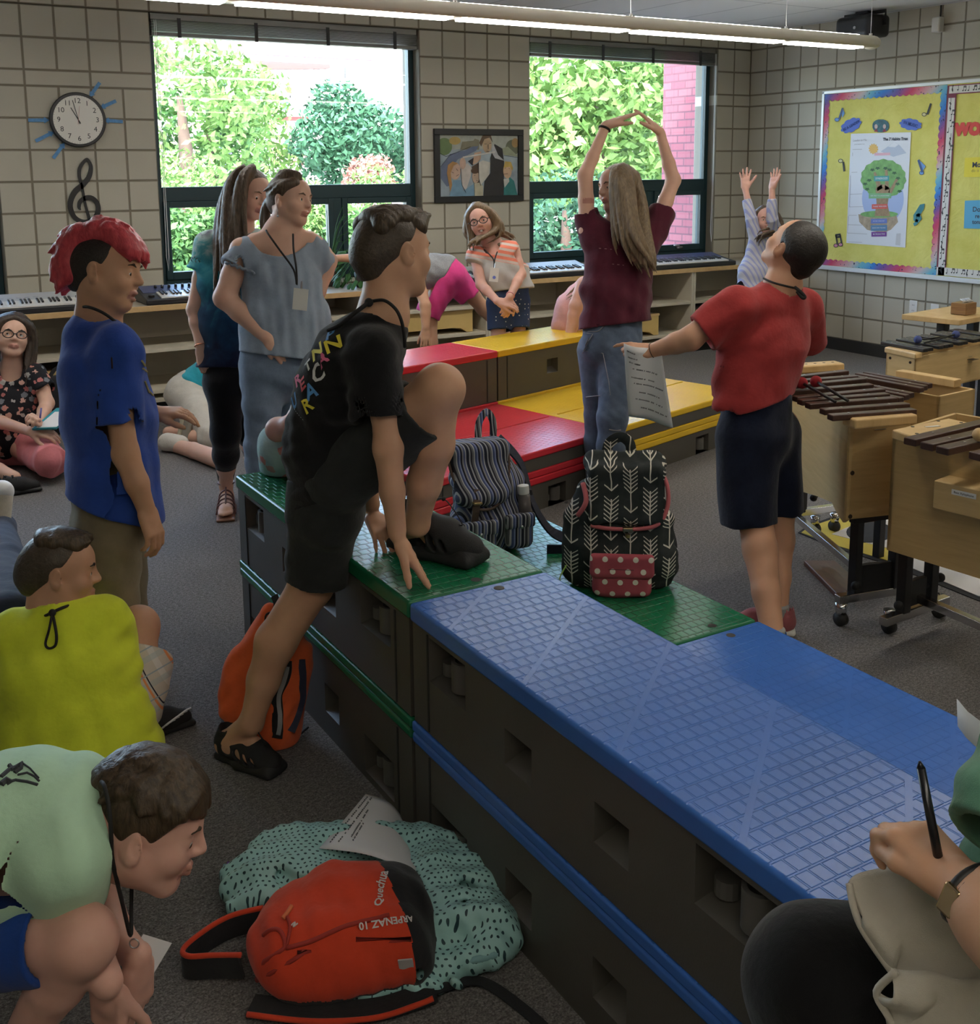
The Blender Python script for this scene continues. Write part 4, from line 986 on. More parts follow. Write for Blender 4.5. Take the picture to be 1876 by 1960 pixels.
    shirt = organic('shirt', s, .0042, m_black, t)
    cols = {'y': (.85, .72, .06), 'p': (.80, .16, .30), 'w': (.8, .8, .78), 'r': (.75, .10, .12), 'b': (.10, .30, .62), 'o': (.80, .35, .15)}
    for ch, x, y, c, sz in [('P', 632, 643, 'b', .050), ('N', 638, 659, 'y', .062), ('N', 610, 675, 'y', .058), ('A', 617, 689, 'p', .058), ('T', 590, 700, 'w', .045), ('C', 611, 717, 'w', .060), ('R', 571, 728, 'p', .05), ('E', 580, 737, 'r', .05), ('A', 597, 749, 'b', .058), ('U', 565, 768, 'b', .052), ('R', 588, 776, 'y', .056)]:
        decal_text('printed_letter', ch, sz, hit(s, x, y, 2., 3.4), camdir(.88, .48, -.2), s, plain('print_'+c, cols[c], .7), shirt, bold=.0016)
    decal_text('printed_line', '- - - - - - -', .016, hit(s, 571, 790, 2., 3.4), camdir(.85, -.4, -.3), s, plain('print_w', cols['w'], .7), shirt)
    # shorts
    s = Sh(); s.chain([at(622, 915, 2.80), at(624, 980, 2.80)], [.098, .10], .03, flat=(lat, 1.2)); s1 = sleeve(s, at(618, 985, 2.83), at(606, 1112, 2.865), .088, .079, .04); s2 = sleeve(s, at(655, 905, 2.72), at(806, 782, 2.625), .095, .083, .05)
    s.fold(.0025, 45, (.2, .1, 1), 4); s.fold(.003, 24, lat, 9); cuff(s, s1); cuff(s, s2); s.trim(at(622, 900, 2.8), camdir(-.25, 1, 0), .003, within=(at(622, 860, 2.8), .16))
    organic('shorts', s, .0042, m_char, t)
    b = MB(); b.tube(smoothpath([at(561, 992, 2.80), at(558, 1030, 2.80), at(552, 1060, 2.82), at(554, 1095, 2.83)], 4), .004, 6); b.build('pocket_edge', m_char, t, smooth=True)
    sandal(t, hR, tR, (0, 0, 1)); sandal(t, hL, tL, (0, 0, 1))
    # lanyard: cord round the neck, knotted at the nape with a hanging loop
    ln = thing_part('lanyard', t)
    pts = [at(709, 577, 2.625), at(735, 575, 2.60), at(756, 590, 2.595), at(767, 610, 2.60), at(773, 636, 2.61), at(775, 665, 2.63)]
    lace('cord', smoothpath(pts, 6), .0042, m_cord, ln)
    b = MB(); b.sphere(at(706, 579, 2.61), .011, 12, 8); b.tube(smoothpath([at(706, 579, 2.605), at(680, 598, 2.60), at(650, 622, 2.615), at(628, 632, 2.64)], 6), .0055, 7); b.build('knot', m_cord, ln, smooth=True)
    return t
P1()
def eye_down(h): return (0, 0, -.012)
# ------------------------------------------------------------------ boy with pink hair and blue shirt
m_blue = fabric('royal_blue_cotton', (.028, .075, .36), .12); m_khaki = fabric('khaki_twill', (.235, .195, .125), .10)
m_pinkh = hairmat('hair_pink', (.72, .10, .12), (.42, .035, .055), (50, 50, 20)); m_shave = hairmat('hair_shaved_dark', (.035, .028, .024), (.018, .014, .012), (80, 80, 80))
def P2():
    t = thing('person', 'boy with pink hair and royal blue shirt standing at the left', 'person', at(215, 1400, 3.25)*[1, 1, 0])
    h = Head(at(204, 521, 3.18), camdir(1, -.07, -.02), camdir(.05, 1, 0), .228)
    N = at(188, 612, 3.20); RS, LS = at(222, 668, 3.07), at(206, 660, 3.36); hp = at(215, 975, 3.25); lat = unit(RS-LS)
    el, wr = at(240, 868, 3.06), at(279, 972, 3.08)
    sh = Sh(); h.shape(sh, 'smile'); sh.cap(h.p(0, -.10, -.25), N, .058, .062, .03); sh.chain([N, at(200, 760, 3.22), hp], [.06, .085, .09], .03)
    sh.chain([RS, at(228, 790, 3.055), el, at(262, 925, 3.065), wr], [.040, .036, .037, .032, .025], .015)
    hand(sh, wr, camdir(.30, -1, .05), camdir(.9, .25, -.5), -1, .165, (.55, .5, .5, .55), .03, (.35, .2))
    lw = at(296, 790, 3.32); sh.chain([LS, at(235, 800, 3.40), lw], [.038, .034, .024], .015)
    hand(sh, lw, camdir(1, .02, -.12), camdir(.1, 1, -.35), 1, .155, (.30, .42, .5, .55), .05, (.45, .3))
    for q, dx, D in ((-1, -8, 3.16), (1, 12, 3.34)):
        kn = at(212+dx, 1180, D); an = at(196+dx, 1410, D+.03)*[1, 1, 0]+np.array([0, 0, .07]); sh.chain([hp, kn, an], [.08, .055, .032], .02)
    organic('body', sh, .0042, [SK['tan'], m_lip], t, lambda f: h.lips(f)*1); h.extras(t, m_brow, look=(0, 0, -.01))
    s = Sh(); E = lambda c, r, k=.02, op='u': s.ell(h.p(*c), np.array(r)*h.H, h.A, k*h.H, op)
    E((0, -.07, .14), (.365, .432, .383)); s.cap(h.p(0, -.33, -.05), h.p(0, -.28, -.22), .20*h.H, .16*h.H, .05)
    s.trim(h.p(0, .17, .12), h.A[1]-.3*h.A[2], .004); s.trim(h.p(0, -.02, -.04), h.A[1]*.75-h.A[2]*.65, .01); s.trim(h.p(0, 0, -.28), -h.A[2], .01)
    for q in (-1, 1): s.ell(h.p(q*.36, -.03, -.04), np.array([.08, .085, .13])*h.H, h.A, .01, 's')
    organic('hair', s, .004, m_shave, t)
    # long dyed top from fringe to nape, made of tufts
    s = Sh(); rg = np.random.default_rng(5)
    def crownpt(u, x):                                            # u 0 fringe .. 1 nape
        a = math.radians(28+u*185); y, z = math.cos(a)*.435-.06, math.sin(a)*.40+.13
        w = math.sqrt(max(.1, 1-(x/.42)**2)); return np.array([x, y*w, .13+(z-.13)*w])
    for i in range(520):
        u = rg.random(); x = rg.uniform(-1, 1)*(.25 if u < .5 else .16); c = crownpt(u, x); o = unit([x*.6, c[1], (c[2]-.1)]); ahead = crownpt(u-.05, x)-c; back = -ahead
        fl = (ahead if u < .45 else back*.6+np.array([0, -.04, -.03])); L = .11+.09*rg.random()
        q = c+o*(.05+.10*rg.random()*(1 if .2 < u < .62 else .4))+unit(fl)*L+rg.normal(size=3)*.022
        if u < .12: q[2] -= .05; q[1] += .02
        m = (c+q)/2+o*.04
        s.cap(h.p(*c), h.p(*m), .016, .013, .008); s.cap(h.p(*m), h.p(*q), .013, .004, .007)
    for i in range(40):
        u = i/39; s.cap(h.p(*crownpt(u, -.16)*.99), h.p(*crownpt(u, .16)*.99), .022, .022, .02)
    organic('hair_top', s, .0042, m_pinkh, t)
    s = Sh(); fl = (lat, 1.5)
    s.chain([at(220, 985, 3.25), at(213, 880, 3.23), at(206, 800, 3.22), at(194, 715, 3.21), at(186, 650, 3.20)], [.140, .126, .126, .118, .085], .04, flat=fl)
    s.cap(RS, LS, .066, .066, .04); s.cap(at(192, 660, 3.2), at(190, 612, 3.2), .085, .066, .04)
    s1 = sleeve(s, at(222, 680, 3.07), at(231, 812, 3.05), .070, .062); s2 = sleeve(s, at(210, 670, 3.35), at(232, 790, 3.40), .06, .058)
    s.fold(.006, 34, (1, 0, .25), 2); s.fold(.005, 24, (.4, .2, 1), 6); cuff(s, s1); cuff(s, s2)
    q0 = at(220, 966, 3.25); s.trim(q0, camdir(-.36, -1, .0), .003, within=(q0, .28)); s.cap(q0+U_*.02, q0-U_*.2, .125, .125, .003, 's', flat=fl)
    s.cap(at(186, 618, 3.2), at(196, 560, 3.2), .062, .070, .006, 's')
    s.trim(at(200, 622, 3.2), camdir(.42, 1, 0), .004, within=(at(196, 600, 3.2), .10))
    shirt = organic('shirt', s, .0045, m_blue, t)
    try:
        mb = MB()
        for (x0, y0, x1, y1) in ((272, 705, 280, 712), (276, 730, 284, 752), (283, 748, 291, 757), (270, 690, 276, 700)):
            mb.tube(stick(s, [hit(s, x0, y0, 2.5, 4.), hit(s, x1, y1, 2.5, 4.)], .003), .003, 5)
        mb.build('printed_mark', plain('gold_print', (.45, .38, .18), .7), shirt)
    except Exception: pass
    s = Sh(); s.chain([at(217, 905, 3.25), at(215, 985, 3.25)], [.118, .122], .03, flat=(lat, 1.15))
    for dx, D in ((-8, 3.17), (12, 3.34)):
        a = sleeve(s, at(215+dx*.4, 990, D), at(217+dx, 1185, D), .096, .075, .05); e = at(200+dx, 1400, D+.03)*[1, 1, 0]+np.array([0, 0, .05]); s.cap(at(217+dx, 1180, D), e, .076, .062, .03)
    s.fold(.006, 30, (.3, .3, 1), 8); s.trim((0, 0, .035), (0, 0, -1), .002)
    organic('trousers', s, .005, m_khaki, t)
    for dx, D in ((-8, 3.16), (12, 3.34)):
        an = at(196+dx, 1410, D+.03)*[1, 1, 0]; sneaker(t, an+np.array([-.06, -.01, .003]), an+np.array([.17, .045, .003]), (0, 0, 1), (m_blk, m_rub, m_cordw), .006)
    lace('lanyard', smoothpath([at(152, 588, 3.18), at(170, 588, 3.10), at(196, 598, 3.085), at(220, 615, 3.10), at(240, 636, 3.13), at(252, 656, 3.17)], 6), .0045, m_cord, t)
P2()
# ------------------------------------------------------------------ seated boy in yellow
m_yel = fabric('neon_yellow_cotton', (.72, .80, .05), .07)
def plaid():
    t = NT('plaid'); t.set(.9, spec=.15); co = t.coord(rot=(.5, .3, .35)); X, Y, Z = t.xyz(co)
    fr = lambda v, s, o=0.: t.math('FRACT', t.math('ADD', t.math('DIVIDE', v, s), 100+o))
    band = lambda f, a, b: t.math('MULTIPLY', t.math('GREATER_THAN', f, a), t.math('LESS_THAN', f, b))
    a, b = fr(X, .075), fr(Z, .065); c = (.62, .55, .46)
    col = t.mix(t.math('MULTIPLY', band(a, .1, .3), .6), c, (.75, .72, .68)); col = t.mix(t.math('MULTIPLY', band(b, .2, .45), .5), col, (.42, .50, .50))
    col = t.mix(band(a, .55, .62), col, (.80, .30, .12)); col = t.mix(band(a, .68, .72), col, (.03, .03, .05)); col = t.mix(t.math('MULTIPLY', band(b, .7, .76), .8), col, (.30, .38, .45)); t.color(col); t.bump(t.noise(co, 30., 3.), .3, .01); return t.m
def P3():
    t = thing('person', 'seated boy in a neon yellow shirt and plaid shorts, seen from behind', 'person', at(140, 1480, 2.95)*[1, 1, 0])
    h = Head(at(117, 1096, 2.97), camdir(.93, -.02, .32), camdir(.03, 1, .05), .215)
    N = at(108, 1168, 2.96); RS, LS = at(205, 1190, 2.98), at(20, 1222, 2.93); hp = at(150, 1440, 2.92)*[1, 1, 0]+np.array([0, 0, .095]); lat = unit(RS-LS); fw = unit(np.cross(lat, (0, 0, 1)))*-1.
    kR = at(264, 1200, 3.12); aR = onz(268, 1412, .004)+np.array([0, 0, .09]); kL = at(120, 1230, 3.35); aL = onz(170, 1330, .08)
    sh = Sh(); h.shape(sh); sh.cap(h.p(0, -.14, -.22), N, .054, .058, .03); sh.chain([N, at(125, 1290, 2.95), hp], [.065, .10, .10], .03, flat=(lat, 1.2))
    sh.chain([RS, at(235, 1270, 3.10), at(240, 1290, 3.25)], [.038, .034, .026]); hand(sh, at(236, 1292, 3.28), camdir(-.8, -.2, .3), camdir(.3, .1, .9), 1, .145, (.4,)*4, .05)
    sh.chain([LS, at(30, 1300, 3.08), at(110, 1300, 3.28)], [.038, .034, .025]); hand(sh, at(112, 1300, 3.29), camdir(.8, -.2, .2), camdir(-.3, .1, .9), -1, .145, (.4,)*4, .05)
    for k_, a_, s_ in ((kR, aR, 1), (kL, aL, -1)):
        sh.chain([hp+lat*.08*s_, k_], [.075, .055]); sh.ell(k_, .057, None, .02); sh.chain([k_, lerp(k_, a_, .35), lerp(k_, a_, .7), a_], [.053, .05, .038, .03], .02)
    organic('body', sh, .0042, [SK['warm'], m_lip], t, lambda f: h.lips(f)*1); h.extras(t, plain('brow_dark', (.02, .015, .012), .8))
    s = Sh(); E = lambda c, r, k=.02, op='u': s.ell(h.p(*c), np.array(r)*h.H, h.A, k*h.H, op)
    E((0, -.07, .14), (.366, .434, .388)); s.cap(h.p(0, -.33, -.05), h.p(0, -.28, -.22), .20*h.H, .16*h.H, .05)
    s.trim(h.p(0, .21, .16), h.A[1]-.25*h.A[2], .004); s.trim(h.p(0, -.08, -.03), h.A[1]*.75-h.A[2]*.65, .01); s.trim(h.p(0, 0, -.27), -h.A[2], .01)
    for q in (-1, 1): s.ell(h.p(q*.36, -.03, -.04), np.array([.08, .085, .13])*h.H, h.A, .01, 's')
    organic('hair', s, .0038, m_hairbs, t)
    s = Sh(); rg = np.random.default_rng(8)
    for i in range(110):
        x = rg.uniform(-1, 1)*.24; y = rg.uniform(-.25, .27); z = .14+.375*math.sqrt(max(.05, 1-(x/.37)**2-((y+.06)/.45)**2)); c = np.array([x, y, z-.02]); q = c+np.array([x*.1+.02*rg.normal(), .10+.04*rg.normal(), .03])
        s.cap(h.p(*c), h.p(*q), .02, .007, .008)
    E((0, -.04, .17), (.30, .36, .355)); organic('hair_top', s, .004, m_hairb, t)
    s = Sh(); fl = (lat, 1.55)
    s.chain([at(165, 1478, 2.90), at(150, 1400, 2.92), at(122, 1290, 2.94), at(112, 1215, 2.95)], [.135, .122, .120, .10], .04, flat=fl)
    s.cap(RS, LS, .058, .058, .05); s.cap(at(112, 1215, 2.95), N, .09, .062, .04)
    s.cap(RS, at(232, 1262, 3.08), .060, .056, .03); s.cap(LS, at(22, 1290, 3.05), .060, .056, .03)
    s.cap(at(200, 1410, 2.95), at(258, 1420, 2.99), .10, .06, .05)
    s.fold(.005, 32, camdir(1, .6, 0), 3); s.fold(.004, 45, camdir(-.4, 1, 0), 11, None, None)
    s.cap(at(104, 1176, 2.95), at(113, 1130, 2.97), .060, .072, .006, 's'); s.trim((0, 0, .02), (0, 0, -1), .002)
    organic('shirt', s, .0045, m_yel, t)
    s = Sh(); mp = plaid(); s.cap(hp+lat*.07+[0, .05, 0], at(262, 1290, 3.06), .09, .086, .04); b_ = sleeve(s, at(245, 1345, 3.02), at(268, 1246, 3.09), .098, .086, .05); s.cap(hp-lat*.07+[0, .05, 0], lerp(hp-lat*.08, kL, .8), .085, .082, .04)
    s.fold(.004, 40, (.4, .3, 1), 4); cuff(s, b_); s.trim((0, 0, .012), (0, 0, -1), .002); organic('shorts', s, .0046, mp, t)
    hR, tR = onz(244, 1420, .004), onz(368, 1380, .004); o = sneaker(t, hR, tR, (0, 0, 1), (m_blk, m_rub, m_cord), .0045)
    d = unit(tR-hR); up = np.array([0, 0, 1.]); sd = np.cross(d, up); b = MB()
    for k in range(5):
        u = k/4; p0 = hR+d*(.085+.012*k)+sd*.042+up*(.03+.005*k); b.tube(smoothpath([p0, p0+d*.022+up*.012+sd*.002, p0+d*.04+up*.014], 3), .0028, 5)
    b.build('side_mark', plain('white_mark', (.7, .7, .7), .5), o); sneaker(t, aL*[1, 1, 0]+np.array([-.05, -.02, .004]), aL*[1, 1, 0]+np.array([.16, .06, .004]), (0, 0, 1), (m_blk, m_rub, m_cord), .006)
    ln = thing_part('lanyard', t); lace('cord', smoothpath([at(60, 1181, 2.93), at(82, 1180, 2.885), at(100, 1172, 2.87), at(120, 1163, 2.885), at(143, 1156, 2.93)], 6), .0042, m_cord, ln)
    b = MB(); b.sphere(at(100, 1173, 2.865), .010, 10, 8); b.tube(smoothpath([at(100, 1174, 2.862), at(94, 1205, 2.85), at(87, 1232, 2.845), at(94, 1241, 2.845), at(106, 1235, 2.845), at(108, 1215, 2.85), at(102, 1180, 2.862)], 5), .0036, 6); b.build('loop', m_cord, ln, smooth=True)
P3()
# ------------------------------------------------------------------ crouching boy in mint
m_mint = fabric('mint_cotton', (.50, .74, .53), .05); m_navyb = fabric('bright_blue_knit', (.012, .05, .24), .12)
m_haird = hairmat('hair_dark_brown', (.10, .065, .035), (.025, .016, .009), (70, 70, 14), (0, .5, 0))
def P4():
    t = thing('person', 'crouching boy in a mint green shirt looking down at the carpet', 'person', at(60, 1940, 1.95)*[1, 1, 0])
    h = Head(at(284, 1580, 1.90), camdir(.93, -.24, .12), camdir(.27, .95, .05), .222)
    N = at(190, 1572, 1.90); RS, LS = at(120, 1640, 1.80), at(150, 1560, 2.10); hp = at(-90, 1760, 1.95); lat = unit(RS-LS)
    sh = Sh(); h.shape(sh); sh.cap(h.p(0, -.16, -.20), N, .056, .062, .04); sh.chain([N, at(80, 1600, 1.93), hp], [.07, .09, .10], .03, flat=(lat, 1.2))
    kR = at(160, 1800, 1.78); sh.chain([at(-60, 1800, 1.86), kR], [.060, .052], .01); sh.ell(kR, np.array([.054, .054, .058]), None, .012); aR = at(40, 1990, 1.86); sh.chain([kR, lerp(kR, aR, .4), aR], [.050, .047, .032], .01)
    wr, w2 = at(262, 1832, 1.93), at(205, 1880, 1.80)
    sh.chain([LS, at(190, 1700, 2.12), at(218, 1790, 2.02), wr], [.040, .036, .033, .024], .015); sh.chain([RS, at(150, 1760, 1.93), w2], [.040, .035, .026], .015)
    hand(sh, at(266, 1838, 1.93), camdir(-.05, -1, .12), camdir(.9, .1, -.45), 1, .160, (.35, .4, .45, .5), .04, (.30, .2))
    hand(sh, at(205, 1886, 1.82), camdir(-.05, -1, .3), camdir(-.2, .3, -.9), -1, .160, (.3, .35, .4, .5), .05, (.5, .2))
    organic('body', sh, .0036, [SK['pink'], m_lip], t, lambda f: h.lips(f)*1); h.extras(t, m_brow, look=(0, 0, -.02))
    s = Sh(); E = lambda c, r, k=.02, op='u': s.ell(h.p(*c), np.array(r)*h.H, h.A, k*h.H, op)
    E((0, -.06, .15), (.375, .44, .395)); s.cap(h.p(0, -.33, -.02), h.p(0, -.29, -.20), .21*h.H, .17*h.H, .05); s.cap(h.p(-.22, .26, .25), h.p(.22, .26, .25), .13*h.H, .13*h.H, .05)
    s.trim(h.p(0, .30, .20), h.A[1]*.8-.6*h.A[2], .006); s.trim(h.p(0, .08, -.02), h.A[1]*.8-h.A[2]*.6, .01); s.trim(h.p(0, 0, -.24), -h.A[2], .01)
    for q in (-1, 1): s.ell(h.p(q*.36, -.02, -.06), np.array([.09, .085, .12])*h.H, h.A, .01, 's')
    rg = np.random.default_rng(14)
    for i in range(230):
        a = rg.uniform(0, 2*PI); b_ = rg.uniform(.1, 1.2); c = np.array([math.sin(b_)*math.cos(a)*.37, -.06+math.sin(b_)*math.sin(a)*.435, .15+math.cos(b_)*.39])
        if c[1] > .28 and c[2] < .22: continue
        tg = np.array([c[0]*.5, c[1]+.12, 0])*.35; q = c*np.array([1.03, 1.03, 1.02])+np.array([tg[0], tg[1], -.05-.05*(1-math.cos(b_))]); n = q-np.array([0, -.06, .15]); q = np.array([0, -.06, .15])+unit(n)*min(np.linalg.norm(n), .47)
        s.cap(h.p(*c), h.p(*q), .016, .006, .008)
    organic('hair', s, .0034, m_haird, t)
    s = Sh(); fl = (lat, 1.35)
    s.chain([at(-110, 1700, 1.95), at(-20, 1620, 1.93), at(70, 1578, 1.92), at(140, 1568, 1.91)], [.13, .135, .122, .10], .05, flat=fl)
    s.cap(RS, LS, .062, .060, .05); a = sleeve(s, RS, at(118, 1712, 1.86), .075, .072, .05); b_ = sleeve(s, LS, at(165, 1640, 2.10), .07, .07, .05)
    s.fold(.005, 36, camdir(1, .5, 0), 2); cuff(s, a); cuff(s, b_)
    s.cap(at(186, 1560, 1.905), at(250, 1560, 1.90), .066, .09, .006, 's')
    shirt = organic('shirt', s, .004, m_mint, t)
    b = MB(); V = lambda *p: stick(s, [hit(s, x, y, 1.2, 2.6) for x, y in p], .0012)
    for path, r in ((((2, 1488), (18, 1474), (30, 1470), (42, 1462), (40, 1472), (28, 1480)), .004), (((6, 1500), (30, 1494), (52, 1497), (72, 1503)), .0025), (((34, 1484), (52, 1480), (66, 1487), (75, 1496)), .002), (((2, 1503), (12, 1494), (20, 1500)), .006), (((18, 1466), (26, 1475)), .004), (((44, 1462), (58, 1472), (74, 1490)), .0016)):
        b.tube(V(*path), r, 6)
    b.build('printed_mark', plain('charcoal_print', (.04, .045, .05), .8), shirt)
    s = Sh(); s.cap(at(-120, 1770, 1.93), at(-60, 1800, 1.9), .10, .085, .04); a = sleeve(s, at(-70, 1800, 1.86), at(100, 1798, 1.80), .080, .066, .04); s.fold(.004, 40, camdir(1, .2, 0), 4); cuff(s, a); organic('shorts', s, .0045, m_navyb, t)
    ln = thing_part('lanyard', t)
    lace('cord', smoothpath([at(180, 1500, 1.95), at(196, 1498, 1.83), at(208, 1540, 1.80), at(213, 1600, 1.80), at(216, 1650, 1.82), at(236, 1735, 1.86), at(250, 1790, 1.88), at(251, 1740, 1.90), at(252, 1690, 1.92), at(254, 1620, 1.96)], 6), .0036, m_cord, ln)
    b = MB(); b.tube(ring(at(257, 1806, 1.88), F_, .008, 12), .0014, 5, closed=True); b.build('clip', m_steel, ln, smooth=True)
    b = MB(); b.box(at(274, 1842, 1.95), (.055, .085, .002), camdir(1, -.5, .3), camdir(.5, .8, .6)); b.build('badge', plain('badge_card', (.6, .6, .62), .35), ln)
    hL, tL = at(10, 2010, 1.95)*[1, 1, 0], at(120, 2000, 1.86)*[1, 1, 0]; sneaker(t, hL+[0, 0, .004], tL+[0, 0, .004], (0, 0, 1), (m_blk, m_rub, m_cord), .006)
P4()
# ------------------------------------------------------------------ people seen from the waist, behind the risers
def cap_hair(h, s, thick=.03, front=.24, cut=-.05, low=-.28, ear=True):
    """close hair over the skull in head units"""
    s.ell(h.p(0, -.065, .14), np.array([.355+thick*.6, .425+thick*.5, .375+thick*.6])*h.H, h.A, .02*h.H); s.cap(h.p(0, -.32, -.05), h.p(0, -.28, low+.08), .20*h.H, .17*h.H, .05*h.H)
    s.trim(h.p(0, front, .15), h.A[1]-.3*h.A[2], .01*h.H); s.trim(h.p(0, .02, cut), h.A[1]*.75-h.A[2]*.65, .01*h.H)
    if ear:
        for q in (-1, 1): s.ell(h.p(q*.36, -.03, -.04), np.array([.08, .085, .13])*h.H, h.A, .02*h.H, 's')
def locks(h, s, paths, r0=.05, r1=.02, n=9, spread=.05, seed=1, k=.015):
    """bundles of long hair along head-unit or world paths; paths: lists of world points"""
    rg = np.random.default_rng(seed)
    for P in paths:
        P = smoothpath(P, 4)
        for i in range(n):
            o = rg.normal(size=3)*spread*h.H; e = rg.normal(size=3)*spread*h.H*.8; m = len(P); L = max(3, int(m*(.82+.18*rg.random())))
            pts = [P[j]+o*min(1., .25+j/m)+e*(j/m)**2 for j in range(L)]; rr = [r0*h.H*(1-(j/(L-1))**2.2)+r1*h.H*.5 for j in range(L)]
            s.chain(pts, rr, k*h.H)
def arm(sh, a, e, w, r=(.038, .033, .031, .022)):
    sh.chain([a, lerp(a, e, .55), e, lerp(e, w, .35), w], [r[0], r[1], r[1]*.98, r[2], r[3]], .015)
def leg(sh, hp, kn, an, r=(.075, .056, .032)):
    sh.chain([hp, kn, lerp(kn, an, .3), lerp(kn, an, .65), an], [r[0], r[1], r[1]*.95, r[1]*.75, r[2]], .02)
def glasses(h, par, mat, sz=.118):
    o = thing_part('glasses', par); b = MB()
    for q in (-1, 1):
        c = h.p(q*.145, .425, -.005); n = h.A[1]*.97+h.A[0]*q*.2; b.tube(ring(c, n, sz*h.H, 20, sz*.72*h.H, h.A[0]), .0026 if h.H < .25 else .003, 6, closed=True); b.tube([h.p(q*.26, .41, .02), h.p(q*.36, .25, .02), h.p(q*.385, -.02, .02)], .0026, 6)
    b.tube([h.p(-.03, .44, .01), h.p(.03, .44, .01)], .0026, 6); return b.build('frame', mat, o, smooth=True)
def badge(par, pts, r, c, w, hgt, X, Y, mat, extra=None):
    ln = thing_part('lanyard', par); lace('cord', smoothpath(pts, 5), r, m_cord, ln); b = MB(); b.box(c, (w, hgt, .002), X, Y); bd = b.build('badge', mat, ln)
    if extra: extra(bd)
    b = MB(); b.tube([V3(c)+unit(Y)*hgt*.5, V3(c)+unit(Y)*(hgt*.5+.03)], .004, 6); b.build('clip', m_steel, ln); return ln
m_card = plain('badge_white', (.72, .71, .66), .4); m_browl = plain('brow_light', (.16, .11, .07), .8); m_hblond = hairmat('hair_dark_blonde', (.26, .185, .105), (.10, .068, .04)); m_hdk = hairmat('hair_dark_long', (.075, .05, .034), (.02, .013, .009)); m_hmed = hairmat('hair_medium', (.16, .11, .07), (.055, .037, .024))
m_denim = fabric('denim_blue', (.085, .115, .17), .22); m_denimd = fabric('denim_dark', (.03, .042, .075), .2); m_maroon = fabric('maroon_cotton', (.085, .016, .030), .15); m_cham = fabric('chambray', (.27, .33, .41), .10)
def P13():
    t = thing('person', 'girl in maroon shirt and jeans with both arms arched overhead', 'person', at(1160, 965, 5.2)*[1, 1, 0])
    D = 5.2; h = Head(at(1183, 361, D), camdir(-.86, -.04, -.42), camdir(-.02, 1, 0), .222); N = at(1186, 424, D+.02)
    L, R = at(1124, 440, D-.02), at(1256, 434, D+.08); lat = unit(R-L); hp = at(1172, 650, D+.03)
    eL, wL, eR, wR = at(1120, 335, D-.03), at(1160, 240, D), at(1289, 345, D+.1), at(1263, 252, D+.05)
    sh = Sh(); h.shape(sh, 'closed'); sh.cap(h.p(0, -.10, -.25), N, .052, .058, .03); sh.chain([N, at(1180, 530, D+.02), hp], [.06, .09, .10], .03, flat=(lat, 1.2))
    arm(sh, L, eL, wL, (.043, .036, .030, .022)); arm(sh, R, eR, wR, (.043, .036, .030, .022))
    hand(sh, wL, unit(at(1219, 214, D-.02)-wL), camdir(.1, .9, -.3), 1, .168, (.06, .08, .1, .1), .03, (.35, .1)); hand(sh, wR, unit(at(1218, 208, D)-wR), camdir(.5, .8, -.3), -1, .168, (.06, .08, .1, .1), .03, (.35, .1))
    k1, a1, k2, a2 = at(1172, 800, D-.06), at(1166, 945, D-.02), at(1146, 800, D+.10), at(1142, 940, D+.14)
    leg(sh, at(1188, 670, D), k1, a1); leg(sh, at(1140, 665, D+.06), k2, a2)
    organic('body', sh, .0052, [SK['light'], m_lip], t, lambda f: h.lips(f)*1); h.extras(t, m_browl, look=(0, .0, .0))
    b = MB(); d = unit(wL-eL); b.tube(ring(lerp(eL, wL, .93), d, .026, 18), .006, 8, closed=True); b.build('hair_tie', m_cord, t, smooth=True)
    s = Sh(); s.ell(h.p(0, -.07, .15), np.array([.375, .44, .395])*h.H, h.A, .01); s.trim(h.p(0, .24, .16), h.A[1]-.35*h.A[2], .008); s.trim(h.p(0, .06, -.12), h.A[1]*.8-h.A[2]*.6, .01)
    q = lambda x, y, d=0: at(x, y, D+d)
    locks(h, s, [[q(1192, 324, -.06), q(1186, 348, -.11), q(1190, 400, -.13), q(1202, 460, -.15), q(1224, 500, -.15), q(1238, 528, -.14)], [q(1200, 325, -.05), q(1205, 370, -.12), q(1212, 430, -.14), q(1232, 490, -.14), q(1246, 530, -.13)], [q(1215, 335, .0), q(1228, 390, -.02), q(1234, 440, -.06), q(1244, 490, -.11), q(1248, 520, -.12)], [q(1188, 322, -.08), q(1180, 338, -.12), q(1183, 400, -.13), q(1190, 460, -.15), q(1206, 500, -.15)], [q(1205, 330, .08), q(1222, 390, .08), q(1226, 450, .08), q(1226, 490, .08)]], .075, .02, 14, .075, 3)
    organic('hair', s, .0052, m_hblond, t)
    s = Sh(); fl = (lat, 1.45)
    s.chain([q(1178, 640, .03), q(1180, 560, .02), q(1184, 490, .02), q(1187, 445, .02)], [.126, .118, .112, .082], .04, flat=fl); s.cap(q(1140, 452), q(1240, 448, .06), .07, .07, .05)
    a = sleeve(s, q(1138, 456), q(1121, 402, -.02), .070, .056, .04); c = sleeve(s, q(1246, 456, .06), q(1268, 402, .09), .070, .060, .04); s.fold(.007, 26, camdir(.5, 1, 0), 3); s.fold(.005, 40, camdir(1, .2, 0), 5); cuff(s, a); cuff(s, c)
    hm = q(1178, 622, .03); s.trim(hm, camdir(.13, -1, 0), .003); s.cap(hm-U_*.02, hm-U_*.2, .112, .112, .003, 's', flat=fl); s.cap(q(1186, 432), q(1186, 380), .062, .075, .006, 's')
    shirt = organic('shirt', s, .0055, m_maroon, t)
    mp = plain('faded_print', (.24, .13, .15), .8)
